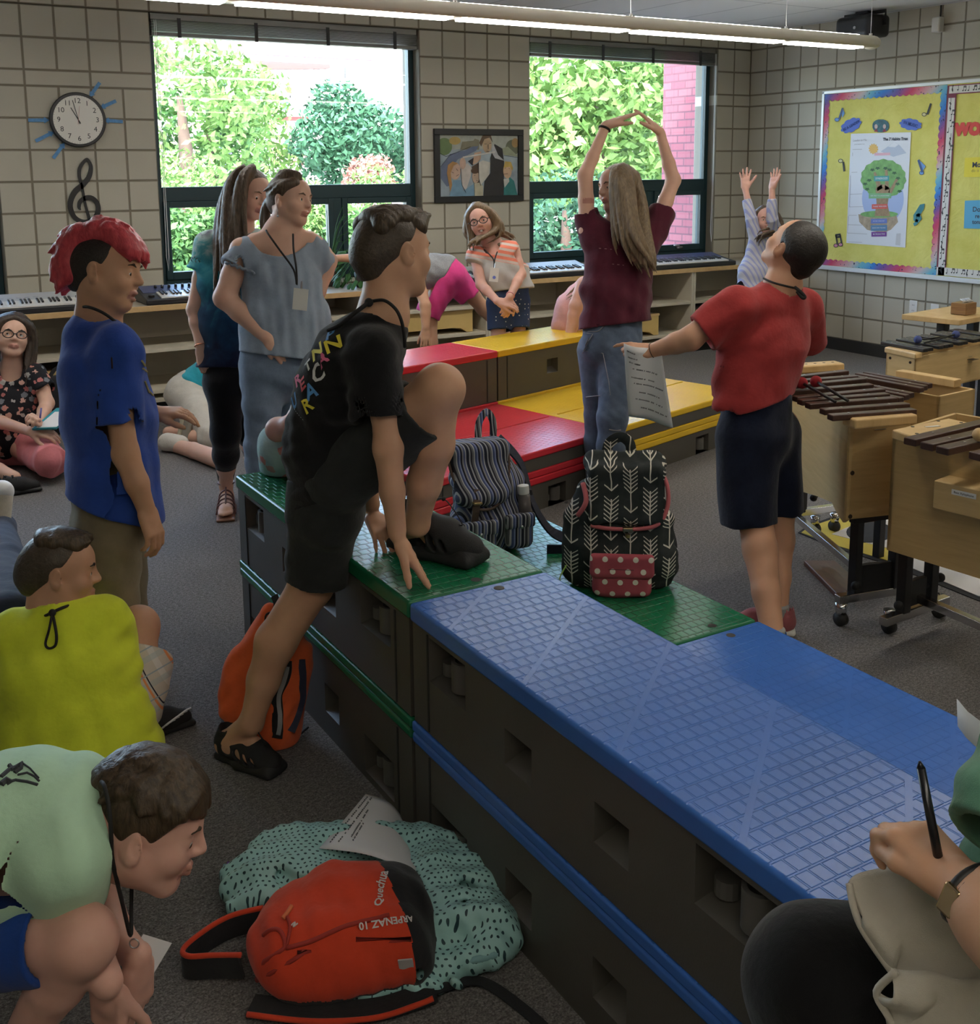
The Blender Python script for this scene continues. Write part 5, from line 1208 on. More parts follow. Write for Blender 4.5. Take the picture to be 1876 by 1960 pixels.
    for tx, x, y, sz in (('LAKE', 1160, 475, .045), ('VALLEY', 1184, 505, .04)):
        try: decal_text('printed_letter', '~~~' if False else '- - -', sz, hit(s, x, y, 4.6, 6.), camdir(1, -.1, 0), s, mp, shirt)
        except Exception: pass
    s = Sh(); s.chain([q(1172, 622, .03), q(1171, 665, .03)], [.108, .112], .03, flat=(lat, 1.35)); s.chain([q(1186, 680, 0), k1, q(1170, 850, -.05), a1], [.096, .068, .064, .05], .03); s.chain([q(1142, 672, .07), k2, q(1144, 850, .11), a2], [.094, .066, .062, .05], .03)
    s.fold(.0022, 60, camdir(1, .6, 0), 7); s.trim((0, 0, .05), (0, 0, -1), .002); organic('jeans', s, .0052, m_denim, t)
    b = MB()
    for P, r in (([(1112, 640), (1126, 638), (1145, 634), (1157, 622)], .0022), ([(1166, 822), (1178, 824), (1188, 823)], .003), ([(1104, 660), (1107, 720), (1122, 760)], .0018)): b.tube(stick(s, smoothpath([hit(s, x, y, 4.4, 6.) for x, y in P], 5), .0006), r, 5)
    b.build('stitching', plain('denim_thread', (.25, .25, .26), .8), t, smooth=True)
    for k, a in ((0, a1), (1, a2)): f = a*[1, 1, 0]; sneaker(t, f+np.array([.02, .06, .004]), f+np.array([-.06, -.19, .004]), (0, 0, 1), (m_blk, m_rub, m_cordw), .008)
P13()
m_red = fabric('red_cotton', (.36, .040, .040), .14); m_navy = fabric('navy_mesh', (.010, .014, .032), .25); m_sockg = fabric('grey_sock', (.30, .30, .29), .1); m_hblk = hairmat('hair_black_cropped', (.022, .016, .012), (.010, .008, .007), (70, 70, 70))
def P15():
    t = thing('person', 'boy in red shirt and navy shorts leaning his head back, paper in hand', 'person', at(1490, 1200, 3.8)*[1, 1, 0])
    D = 3.83; q = lambda x, y, d=0: at(x, y, D+d)
    h = Head(q(1519, 479), camdir(-.33, .74, .56), camdir(.55, .62, -.56), .222); N = q(1497, 552, .02)
    L, R = q(1404, 580, -.10), q(1540, 580, .14); lat = unit(R-L); hp = q(1452, 800)
    eL, wL = q(1322, 648, -.10), q(1247, 672, -.03); eR, wR = q(1552, 660, .30), q(1500, 690, .48)
    sh = Sh(); h.shape(sh); sh.cap(h.p(0, -.10, -.22), N, .056, .062, .03); sh.chain([N, q(1472, 690, .02), hp], [.06, .075, .08], .03, flat=(lat, 1.2))
    arm(sh, L, eL, wL, (.044, .042, .036, .025)); arm(sh, R, eR, wR)
    hand(sh, wL, camdir(-1, .06, .05), camdir(.1, .55, -.85), 1, .145, (.25, 1.25, 1.3, 1.3), .02, (.3, .4)); hand(sh, wR, camdir(-.8, 0, .4), camdir(0, 1, 0), -1, .145, (.5,)*4, .03)
    k1, a1 = q(1445, 985, -.04), onz(1480, 1222, .07); k2, a2 = q(1490, 975, .10), onz(1488, 1176, .07)
    leg(sh, q(1425, 830, -.04), k1, a1, (.085, .060, .036)); leg(sh, q(1485, 820, .10), k2, a2, (.085, .058, .036))
    organic('body', sh, .0044, [SK['warm'], m_lip], t, lambda f: h.lips(f)*1); h.extras(t, plain('brow_dark', (.02, .015, .012), .8))
    s = Sh(); cap_hair(h, s, .03, .20, -.02, -.26); organic('hair', s, .0042, m_hblk, t)
    s = Sh(); fl = (lat, 1.55)
    s.chain([q(1440, 770), q(1448, 720, .01), q(1463, 660, .02), q(1478, 600, .02)], [.118, .112, .120, .098], .04, flat=fl); s.cap(q(1412, 588, -.09), q(1534, 584, .12), .066, .062, .05); s.cap(q(1482, 590, .02), N, .09, .066, .04)
    a = sleeve(s, q(1408, 590, -.09), q(1344, 638, -.09), .078, .066, .05); c = sleeve(s, q(1538, 592, .13), q(1550, 655, .27), .068, .062, .05)
    s.fold(.005, 20, camdir(1, .6, 0), 2); s.fold(.0035, 30, camdir(-.7, .8, .2), 4); cuff(s, a); cuff(s, c)
    hm = q(1430, 782); s.trim(hm, camdir(.30, -1, 0), .003, within=(hm, .3)); s.cap(hm-U_*.0, hm-U_*.25, .105, .105, .004, 's', flat=fl); s.cap(q(1494, 562), q(1504, 510), .064, .076, .006, 's')
    organic('shirt', s, .0046, m_red, t)
    s = Sh(); s.chain([q(1450, 765), q(1448, 830)], [.108, .116], .03, flat=(lat, 1.25)); a = sleeve(s, q(1428, 840, -.04), q(1434, 1003, -.04), .104, .094, .05); c = sleeve(s, q(1480, 830, .08), q(1493, 982, .10), .10, .080, .05)
    s.fold(.006, 26, camdir(1, .15, 0), 3); cuff(s, a); cuff(s, c); organic('shorts', s, .0048, m_navy, t)
    mu = fabric('blue_trainer', (.02, .07, .22), .2); mo = plain('orange_trim', (.75, .22, .08), .6)
    for a, f, nm in ((a1, (.06, .22, 0), 0), (a2, (-.16, .14, 0), 1)):
        b = MB(); b.cyl(a+np.array([0, 0, -.05]), a+np.array([0, 0, .035]), .040, .039, 16); b.build('sock', m_sockg, t, smooth=True, bevel=.004)
        g = a*[1, 1, 0]; d = unit(f); sneaker(t, g-d*.06+[0, 0, .004], g+d*.17+[0, 0, .004], (0, 0, 1), (mu if not nm else fabric('rosy_trainer', (.32, .10, .11), .2), m_cordw, mo), .006)
    ln = thing_part('lanyard', t); lace('cord', smoothpath([q(1462, 533, -.0), q(1480, 541, -.055), q(1506, 548, -.07), q(1525, 552, -.04)], 6), .004, m_cord, ln); b = MB(); b.tube(smoothpath([q(1522, 550, -.06), q(1532, 558, -.085), q(1541, 568, -.09), q(1536, 570, -.09), q(1526, 558, -.075)], 5), .006, 7); b.build('knot', m_cord, ln, smooth=True)
    lace('wrist_string', ring(lerp(eL, wL, .97), unit(wL-eL), .027, 18), .0013, m_cord, t, closed=True)
P15()
def P5():
    t = thing('person', 'girl in light blue blouse with white badge, hand on her hip', 'person', at(540, 900, 4.6)*[1, 1, 0])
    D = 4.6; q = lambda x, y, d=0: at(x, y, D+d)
    h = Head(q(556, 384), camdir(.90, -.03, -.42), camdir(-.02, 1, 0), .216); N = q(540, 446, .02); L, R = q(463, 478, -.04), q(603, 472, .08); lat = unit(R-L); hp = q(535, 700, .03)
    eL, wL, eR, wR = q(430, 570, -.06), q(512, 648, -.12), q(626, 500, .18), q(612, 560, .15)
    sh = Sh(); h.shape(sh); sh.cap(h.p(0, -.10, -.25), N, .054, .06, .03); sh.chain([N, q(540, 560, .02), hp], [.07, .08, .09], .03, flat=(lat, 1.2)); sh.cap(q(490, 468, -.02), q(590, 464, .06), .05, .05, .03)
    arm(sh, L, eL, wL, (.052, .047, .040, .027)); arm(sh, R, eR, wR, (.05, .044, .038, .026)); hand(sh, wL, camdir(.65, -.72, .2), camdir(.2, .4, -.9), 1, .16, (.35, .4, .45, .5), .05, (.4, .2)); hand(sh, wR, camdir(-.8, -.5, .2), camdir(.2, .3, .8), 1, .16, (.4,)*4, .05)
    for a, b_ in ((500, -.04), (575, .1)): leg(sh, q(a, 710, b_), q(a-2, 880, b_), q(a, 1060, b_)*[1, 1, 0]+[0, 0, .08], (.055, .045, .034))
    organic('body', sh, .0048, [SK['light'], m_lip], t, lambda f: h.lips(f)*1); h.extras(t, m_browl)
    s = Sh(); cap_hair(h, s, .035, .28, -.0, -.25); locks(h, s, [[h.p(0, -.42, .05), h.p(-.02, -.56, -.12), h.p(-.02, -.60, -.4), h.p(0, -.50, -.75)], [h.p(.1, .2, .45), h.p(.2, -.1, .45), h.p(.16, -.42, .15)], [h.p(.2, .22, .32), h.p(.33, 0, .22), h.p(.2, -.38, .05)]], .07, .03, 12, .05, 5)
    organic('hair', s, .0048, m_hmed, t)
    b = MB(); e = h.p(.375, -.03, -.20); b.tube([e, e+[0, 0, -.025]], .0015, 5); b.sphere(e+[0, 0, -.03], .005, 8, 6); b.build('earring', m_steel, t, smooth=True)
    s = Sh(); fl = (lat, 1.35)
    s.chain([q(548, 690, .02), q(544, 610, .02), q(540, 540, .02), q(538, 488, .02)], [.150, .132, .118, .095], .05, flat=fl); s.cap(q(478, 490, -.03), q(592, 484, .07), .065, .062, .05)
    a = sleeve(s, q(476, 486, -.03), q(449, 516, -.06), .070, .072, .04); c = sleeve(s, q(594, 480, .07), q(614, 506, .13), .066, .062, .04); s.fold(.006, 40, lat, 2); s.fold(.004, 60, lat+np.array([0, 0, .3]), 5); cuff(s, a); cuff(s, c)
    s.cap(q(533, 452, -.02), q(550, 400, -.02), .105, .13, .006, 's', flat=(lat, 1.15)); hm = q(545, 682, .02); s.trim(hm, camdir(-.12, -1, 0), .003); s.cap(hm, hm-U_*.2, .135, .135, .003, 's', flat=fl)
    blouse = organic('blouse', s, .005, m_cham, t)
    b = MB()
    for (x0, y0, x1, y1, dd) in ((432, 502, 486, 522, -.11), (432, 500, 440, 496, -.03)):
        n = 14; b.tube([q(x0+(x1-x0)*i/n, y0+(y1-y0)*i/n+2*math.sin(i*2.4), dd+.012*math.cos(i*2.4)) for i in range(n+1)], .007, 6)
    b.build('ruffle', m_cham, blouse, smooth=True)
    s = Sh(); s.chain([q(535, 680, .02), q(533, 715, .02)], [.125, .13], .03, flat=(lat, 1.3))
    for a_, b_ in ((502, -.03), (572, .09)): s.chain([q(a_, 725, b_), q(a_-2, 880, b_), q(a_, 1060, b_)*[1, 1, 0]+[0, 0, .09]], [.088, .066, .052], .02)
    s.fold(.005, 34, (.3, .3, 1), 4); s.trim((0, 0, .06), (0, 0, -1), .002); organic('jeans', s, .0065, fabric('denim_light', (.16, .21, .29), .2), t)
    for a_, b_ in ((500, -.04), (575, .1)): g = q(a_, 1060, b_)*[1, 1, 0]; sneaker(t, g+[0, .06, .004], g+[.03, -.19, .004], (0, 0, 1), (m_blk, m_rub, m_cordw), .009)
    badge(t, [q(510, 440, .0), q(512, 446, -.09), q(535, 478, -.125), q(562, 516, -.135), q(568, 545, -.145), q(567, 512, -.135), q(562, 478, -.10), q(561, 448, -.06)], .0042, q(575, 573, -.150), .060, .088, camdir(1, -.12, .05), camdir(.10, 1, -.1), m_card)
P5()
def tiedye():
    t = NT('tie_dye'); t.set(.9, spec=.15, sheen=.15); co = t.coord(); X, Y, Z = t.xyz(co); n = t.noise(co, 9., 4., .6, 1.2); n2 = t.noise(co, 26., 3.)
    v = t.math('ADD', t.math('MULTIPLY', t.math('SUBTRACT', Z, .62), 1.1), t.math('MULTIPLY', t.math('SUBTRACT', n, .5), .45)); v = t.math('ADD', v, t.math('MULTIPLY', t.math('SUBTRACT', n2, .5), .12))
    t.color(t.ramp(v, [(.12, (.012, .016, .045)), (.36, (.015, .06, .13)), (.55, (.03, .24, .32)), (.66, (.10, .36, .40)), (.73, (.42, .55, .54)), (.81, (.10, .055, .13)), (.95, (.05, .03, .08))])); t.bump(n2, .2, .01); return t.m
def P6():
    t = thing('person', 'long haired girl in tie dye shirt and black leggings with sandals', 'person', at(435, 960, 5.1)*[1, 1, 0])
    D = 4.98; q = lambda x, y, d=0: at(x, y, D+d)
    h = Head(q(480, 372), camdir(.78, -.28, -.56), camdir(.12, 1, -.1), .218); N = q(452, 436, .03); L, R = q(400, 462, -.0), q(520, 462, .10); lat = unit(R-L); hp = q(448, 700, .05)
    eL, wL = q(374, 592, -.0), q(386, 664, -.04)
    sh = Sh(); h.shape(sh); sh.cap(h.p(0, -.10, -.25), N, .052, .058, .03); sh.chain([N, q(450, 560, .04), hp], [.07, .095, .11], .03, flat=(lat, 1.2)); arm(sh, L, eL, wL, (.046, .040, .036, .025)); arm(sh, R, q(535, 580, .15), q(520, 650, .1))
    hand(sh, wL, camdir(.22, -1, .0), camdir(-.2, .3, -.9), 1, .165, (.7, .7, .75, .8), .02, (.3, .3)); hand(sh, q(520, 650, .1), camdir(0, -1, 0), camdir(.5, 0, -.8), -1, .16, (.5,)*4)
    ank = onz(434, 953, .02)+[0, 0, .065]; a2 = onz(490, 930, .02)+[0, 0, .07]
    leg(sh, q(432, 715, .02), q(432, 830, .04), ank, (.08, .055, .030)); leg(sh, q(470, 715, .09), q(478, 820, .2), a2, (.08, .055, .03))
    tf = [onz(432, 993, .012), onz(483, 950, .012)]
    for a, f in ((ank, tf[0]), (a2, tf[1])):
        d = unit((f-a)*[1, 1, 0]); sd = np.cross(d, (0, 0, 1)); hl = a*[1, 1, 0]-d*.035+[0, 0, .028]; m = f-d*.06+[0, 0, .018]
        sh.cap(a, hl+d*.03, .03, .03, .02); sh.cap(hl+d*.02, m, .030, .032, .02, flat=((0, 0, 1), .8))
        for i in range(5): b0 = m+sd*(.024-.012*i); sh.cap(b0, b0+d*(.055-.007*abs(i-1)), .0105 if i else .012, .0085, .005)
    organic('body', sh, .0042, [SK['light'], m_lip], t, lambda f: h.lips(f)*1); h.extras(t, m_browl, eyes=True, look=(0, 0, -.02))
    s = Sh(); s.ell(h.p(0, -.07, .15), np.array([.375, .44, .395])*h.H, h.A, .01); s.trim(h.p(0, .24, .20), h.A[1]-.35*h.A[2], .008); s.trim(h.p(0, .0, -.12), h.A[1]*.8-h.A[2]*.6, .01)
    locks(h, s, [[q(465, 326, -.02), q(445, 350, -.05), q(438, 420, -.08), q(440, 520, -.12), q(446, 620, -.14)], [q(452, 335, .02), q(432, 380, .0), q(424, 440, -.06), q(428, 540, -.11), q(432, 600, -.12)], [q(458, 340, .10), q(440, 400, .1), q(430, 470, .1), q(425, 520, .1)], [q(480, 326, -.06), q(462, 350, -.11), q(455, 410, -.12), q(456, 500, -.14), q(458, 600, -.14)], [q(470, 330, .06), q(450, 400, .08), q(440, 460, .05), q(438, 560, -.02)]], .065, .02, 17, .095, 8)
    organic('hair', s, .0052, m_hdk if False else m_hmed, t)
    s = Sh(); fl = (lat, 1.4)
    s.chain([q(450, 695, .05), q(450, 610, .04), q(452, 530, .04), q(455, 470, .04)], [.125, .112, .115, .09], .05, flat=fl); s.cap(q(402, 470, .0), q(512, 470, .09), .064, .06, .05); a = sleeve(s, q(400, 474, .0), q(386, 520, .0), .068, .066, .05); c = sleeve(s, q(516, 474, .1), q(528, 540, .14), .062, .062, .05)
    s.fold(.006, 32, camdir(.5, 1, 0), 2); cuff(s, a); cuff(s, c); hm = q(450, 703, .05); s.trim(hm, camdir(0, -1, 0), .003); s.cap(hm, hm-U_*.2, .11, .11, .003, 's', flat=fl); s.cap(q(455, 450, .03), q(462, 400, .03), .068, .08, .006, 's')
    sb = organic('shirt', s, .0052, tiedye(), t); e = q(386, 520, .0); d = unit(e-q(400, 474, .0)); r = .066; b = MB(); b.tube(ring(e-d*.006, d, r-.001, 24), .007, 8, closed=True); b.build('rolled_cuff', plain('teal_cuff', (.03, .24, .30), .9), sb, smooth=True)
    s = Sh(); s.chain([q(450, 700, .05), q(450, 730, .05)], [.112, .118], .03, flat=(lat, 1.25)); s.chain([q(432, 735, .02), q(432, 830, .04), lerp(q(432, 830, .04), ank, .4), ank+[0, 0, .03]], [.088, .066, .058, .038], .03); s.chain([q(472, 735, .09), q(478, 820, .2), a2+[0, 0, .03]], [.088, .066, .038], .03); s.trim(ank+[0, 0, .025], (0, 0, -1), .003, within=(ank, .12)); s.trim(a2+[0, 0, .025], (0, 0, -1), .003, within=(a2, .12))
    organic('leggings', s, .005, fabric('black_knit', (.008, .008, .010), .2), t)
    ms = plain('bronze_strap', (.13, .055, .05), .45)
    for a, f in ((ank, tf[0]), (a2, tf[1])):
        o = thing_part('sandal', t); d = unit((f-a)*[1, 1, 0]); sd = np.cross(d, (0, 0, 1)); hl = a*[1, 1, 0]-d*.05; L = np.linalg.norm((f-hl)*[1, 1, 0])+.012; A = np.array([sd, d, [0, 0, 1.]])
        s = Sh(); s.rbox(hl+d*L*.3+[0, 0, .007], (.036, L*.32, .006), A, .005, .02); s.rbox(hl+d*L*.7+[0, 0, .007], (.043, L*.32, .006), A, .005, .03); organic('sole', s, .005, plain('tan_sole', (.20, .09, .05), .6), o)
        b = MB()
        for u, w, zz in ((.35, .036, .082), (.46, .038, .074), (.56, .041, .064), (.66, .043, .054), (.76, .044, .042)):
            c = hl+d*L*u; b.tube(smoothpath([c+sd*w+[0, 0, .01], c+sd*w*.8+[0, 0, zz*.75], c+[0, 0, zz], c-sd*w*.8+[0, 0, zz*.75], c-sd*w+[0, 0, .01]], 4), .0042, 6)
        b.tube(ring(a+[0, 0, .012], (0, 0, 1), .038, 18), .0045, 6, closed=True); b.tube([hl+d*L*.3+[0, 0, .09], hl+d*L*.8+[0, 0, .045]], .004, 6); b.build('straps', ms, o, smooth=True)
    b = MB(); b.tube(ring(lerp(eL, wL, .96), unit(wL-eL), .029, 20), .0035, 8, closed=True); b.build('bracelet', plain('copper', (.70, .32, .20), .25, 1.), t, smooth=True)
P6()
# ------------------------------------------------------------------ people further back and at the edges
def floral(name, base, cols, sc=26.):
    t = NT(name); t.set(.85, spec=.2); co = t.coord(); v = t.n('TexVoronoi'); v.inputs['Scale'].default_value = sc; t.l(co, v.inputs['Vector'])
    d = v.outputs['Distance']; r = t.xyz(v.outputs['Color'])[0]; n = t.noise(co, sc*3.2, 3.)
    f = t.math('ADD', t.math('MULTIPLY', t.math('SUBTRACT', n, .5), .55), d)
    t.color(t.mix(t.math('LESS_THAN', f, .42), base, t.ramp(r, [(i/len(cols), c) for i, c in enumerate(cols)], 'CONSTANT'))); t.bump(n, .2, .01); return t.m
m_pinkp = fabric('pink_chino', (.68, .22, .24), .08); m_teal = fabric('teal_cotton', (.03, .33, .42), .1); m_offw = fabric('offwhite_twill', (.55, .52, .46), .08)
m_hotp = fabric('hot_pink_knit', (.78, .07, .28), .08); m_heath = fabric('heather_grey', (.27, .28, .29), .1, heather=.2); m_spec = plain('spectacle_frame', (.015, .012, .012), .3)
def P8():
    t = thing('person', 'woman in floral blouse and pink trousers sitting cross legged on the carpet', 'person', at(30, 880, 5.9)*[1, 1, 0])
    D = 5.9; q = lambda x, y, d=0: at(x, y, D+d)
    h = Head(q(24, 646), camdir(.50, .16, -.85), camdir(.02, 1, .14), .232); N = q(22, 702, .04); L, R = q(-28, 716, .02), q(70, 714, .03); lat = unit(R-L); hp = onz(18, 850, .11); hp = q(15, 842, .10)*[1, 1, 0]+[0, 0, .12]
    eR, wR = q(90, 772, -.03), q(74, 812, -.22); eL, wL = q(-25, 800, -.05), q(60, 826, -.26)
    sh = Sh(); h.shape(sh); sh.cap(h.p(0, -.10, -.25), N, .05, .056, .03); sh.chain([N, q(18, 770, .06), hp], [.07, .10, .12], .03, flat=(lat, 1.2)); arm(sh, R, eR, wR, (.042, .038, .034, .024)); arm(sh, L, eL, wL, (.042, .038, .034, .024))
    hand(sh, wR, camdir(.1, .35, -.6), camdir(.3, .3, .6), -1, .17, (.9, .9, 1., 1.), .02, (.4, .5)); hand(sh, wL, camdir(1, -.1, -.1), camdir(0, .8, -.5), 1, .17, (.4,)*4, .04)
    kR, aR = q(92, 852, -.30)*[1, 1, 0]+[0, 0, .12], q(150, 872, -.10)*[1, 1, 0]+[0, 0, .07]; kL, aL = q(-60, 850, -.25)*[1, 1, 0]+[0, 0, .12], q(25, 885, -.42)*[1, 1, 0]+[0, 0, .07]
    leg(sh, hp, kR, aR, (.06, .05, .032)); leg(sh, hp, kL, aL, (.06, .05, .032)); organic('body', sh, .0055, [SK['light'], m_lip], t, lambda f: h.lips(f)*1); h.extras(t, plain('brow_dark', (.02, .015, .012), .8), look=(.01, 0, .015))
    glasses(h, t, m_spec)
    s = Sh(); s.ell(h.p(0, -.07, .15), np.array([.38, .44, .395])*h.H, h.A, .01); s.trim(h.p(0, .26, .22), h.A[1]-.5*h.A[2], .008); s.trim(h.p(0, .04, -.1), h.A[1]*.9-h.A[2]*.5, .01)
    locks(h, s, [[h.p(.05, .22, .42), h.p(.30, .16, .28), h.p(.40, .0, -.1), h.p(.40, .0, -.5), h.p(.36, .12, -.95)], [h.p(.0, .1, .50), h.p(.3, -.1, .35), h.p(.42, -.14, -.1), h.p(.44, -.1, -.9)], [h.p(.02, .22, .42), h.p(-.28, .2, .26), h.p(-.38, .05, -.1), h.p(-.36, .06, -.6), h.p(-.30, .2, -1.25)], [h.p(-.1, .1, .48), h.p(-.36, -.1, .2), h.p(-.42, -.1, -.3), h.p(-.38, .04, -1.2)]], .075, .02, 12, .06, 4); organic('hair', s, .0055, m_hdk, t)
    s = Sh(); fl = (lat, 1.4); s.chain([q(15, 830, .06), q(18, 780, .05), q(20, 740, .04)], [.15, .135, .10], .05, flat=fl); s.cap(q(-20, 722, .02), q(62, 720, .03), .062, .06, .05); a = sleeve(s, q(66, 720, .03), q(86, 748, -.0), .068, .062, .04); c = sleeve(s, q(-24, 722, .02), q(-30, 765, 0), .065, .06, .04)
    s.fold(.006, 34, camdir(.4, 1, 0), 3); cuff(s, a); cuff(s, c); s.cap(q(23, 712, -.02), q(24, 670, -.02), .06, .10, .006, 's'); s.cap(q(27, 712, -.12), q(30, 742, -.16), .05, .012, .006, 's'); s.trim((0, 0, .03), (0, 0, -1), .003)
    organic('blouse', s, .0055, floral('floral_blouse', (.016, .016, .02), [(.50, .22, .18), (.42, .40, .38), (.58, .34, .28), (.16, .17, .19), (.45, .16, .15)]), t)
    s = Sh(); s.cap(hp-lat*.08, hp+lat*.08, .14, .14, .05); a = sleeve(s, hp+lat*.1, kR+unit(kR-hp)*.03, .11, .078, .05); s.cap(kR, lerp(kR, aR, .12), .076, .062, .03); c = sleeve(s, hp-lat*.1, kL, .11, .078, .05); s.cap(kL, lerp(kL, aL, .45), .076, .058, .04)
    s.fold(.005, 40, camdir(1, .3, 0), 5); s.trim((0, 0, .012), (0, 0, -1), .002); organic('trousers', s, .0055, m_pinkp, t)
    f = q(50, 888, -.42)*[1, 1, 0]; sneaker(t, f+[-.16, -.02, .004], f+[.06, -.02, .004], (0, 0, 1), (m_blk, m_rub, m_cord), .008)
    g = aR*[1, 1, 0]; sneaker(t, g+[-.05, 0, .004], g+[.16, .05, .004], (0, 0, 1), (m_blk, m_rub, m_cord), .008)
    pn = MB(); pn.cyl(q(76, 807, -.30), q(79, 781, -.28), .005, n=8); tag(pn.build('pen', plain('pen_violet', (.15, .12, .35), .3), smooth=True), 'slim pen in the hand of the woman in the floral blouse', 'pen')
    b = MB(); X, Y = camdir(1, .05, -.1), camdir(.35, .55, .9); c0 = q(108, 801, -.22); b.box(c0, (.13, .20, .012), X, Y); nb = b.build('notebook', plain('teal_cover', (.03, .30, .36), .5), None, bevel=.002); tag(nb, 'teal notebook on the lap of the woman in the floral blouse', 'notebook'); Z = np.cross(X, Y); Z = Z if Z[2] > 0 else -Z
    b = MB(); b.box(c0+Z*.0075+X*.012-Y*.02, (.11, .15, .002), X, Y); b.build('page', plain('paper_white', (.75, .75, .76), .8), nb)
P8()
def P9():
    t = thing('person', 'kneeling child in teal shirt and off white trousers, bent behind two girls', 'person', at(390, 830, 6.5)*[1, 1, 0])
    hp = onz(352, 838, 0)+[.18, .18, .40]; D = np.dot(hp-CAMP, F_); q = lambda x, y, d=0: at(x, y, D+d)
    hp = q(362, 745); kn = onz(405, 838, .06); N = q(470, 712, .06)
    sh = Sh(); h = Head(q(505, 720, .1), camdir(.8, -.5, .1), camdir(.5, .8, 0), .21); h.shape(sh, detail=False); sh.cap(h.p(0, -.1, -.2), N, .05, .055); sh.chain([N, hp], [.08, .10])
    an = onz(352, 835, .05); sh.chain([hp, kn, lerp(kn, an, .5), an], [.08, .055, .045, .032]); sh.chain([hp, kn+[0, .2, 0], an+[-.05, .16, 0]], [.08, .055, .032]); a2 = onz(322, 850, .03); sh.chain([onz(420, 880, .05), onz(370, 862, .05), a2], [.05, .045, .035])
    arm(sh, N, q(490, 760), onz(500, 830, .05)); hand(sh, onz(500, 830, .05), camdir(1, -.1, .2), (0, 0, 1), 1, .14); organic('body', sh, .0065, SK['light'], t)
    s = Sh(); cap_hair(h, s); organic('hair', s, .007, m_hmed, t)
    s = Sh(); s.chain([q(378, 738), q(420, 718, .03), q(468, 710, .06)], [.125, .13, .11], .05); s.fold(.006, 34, (1, 0, .3), 2); s.trim(q(372, 752), camdir(-.55, -.75, 0), .004, within=(q(372, 752), .3)); organic('shirt', s, .006, m_teal, t)
    s = Sh(); s.chain([q(372, 742), q(358, 752)], [.12, .125], .04); s.chain([q(358, 755), lerp(hp, kn, .55), kn], [.12, .095, .075], .05); s.cap(kn, lerp(kn, an, .10), .075, .06, .03); s.chain([q(362, 755, .1), kn+[0, .2, 0]], [.11, .075], .05); s.cap(onz(345, 850, .05), onz(322, 848, .05), .05, .058, .02); s.fold(.006, 30, (.5, .3, 1), 4); s.trim((0, 0, .01), (0, 0, -1), .002); organic('trousers', s, .006, m_offw, t)
    o = thing_part('shoe', t); c = onz(350, 853, .0)+[0, 0, .105]; A = np.array([unit(camdir(.25, 1, 0)), unit(camdir(-1, .2, .0)), unit(np.cross(camdir(.25, 1, 0), camdir(-1, .2, 0)))])
    s = Sh(); s.rbox(c, (.105, .014, .038), A, .013); organic('sole', s, .006, plain('cream_sole', (.42, .38, .28), .7), o); s = Sh(); s.rbox(c-A[1]*.03, (.098, .03, .034), A, .025); organic('upper', s, .006, plain('grey_canvas', (.28, .26, .22), .8), o)
P9()
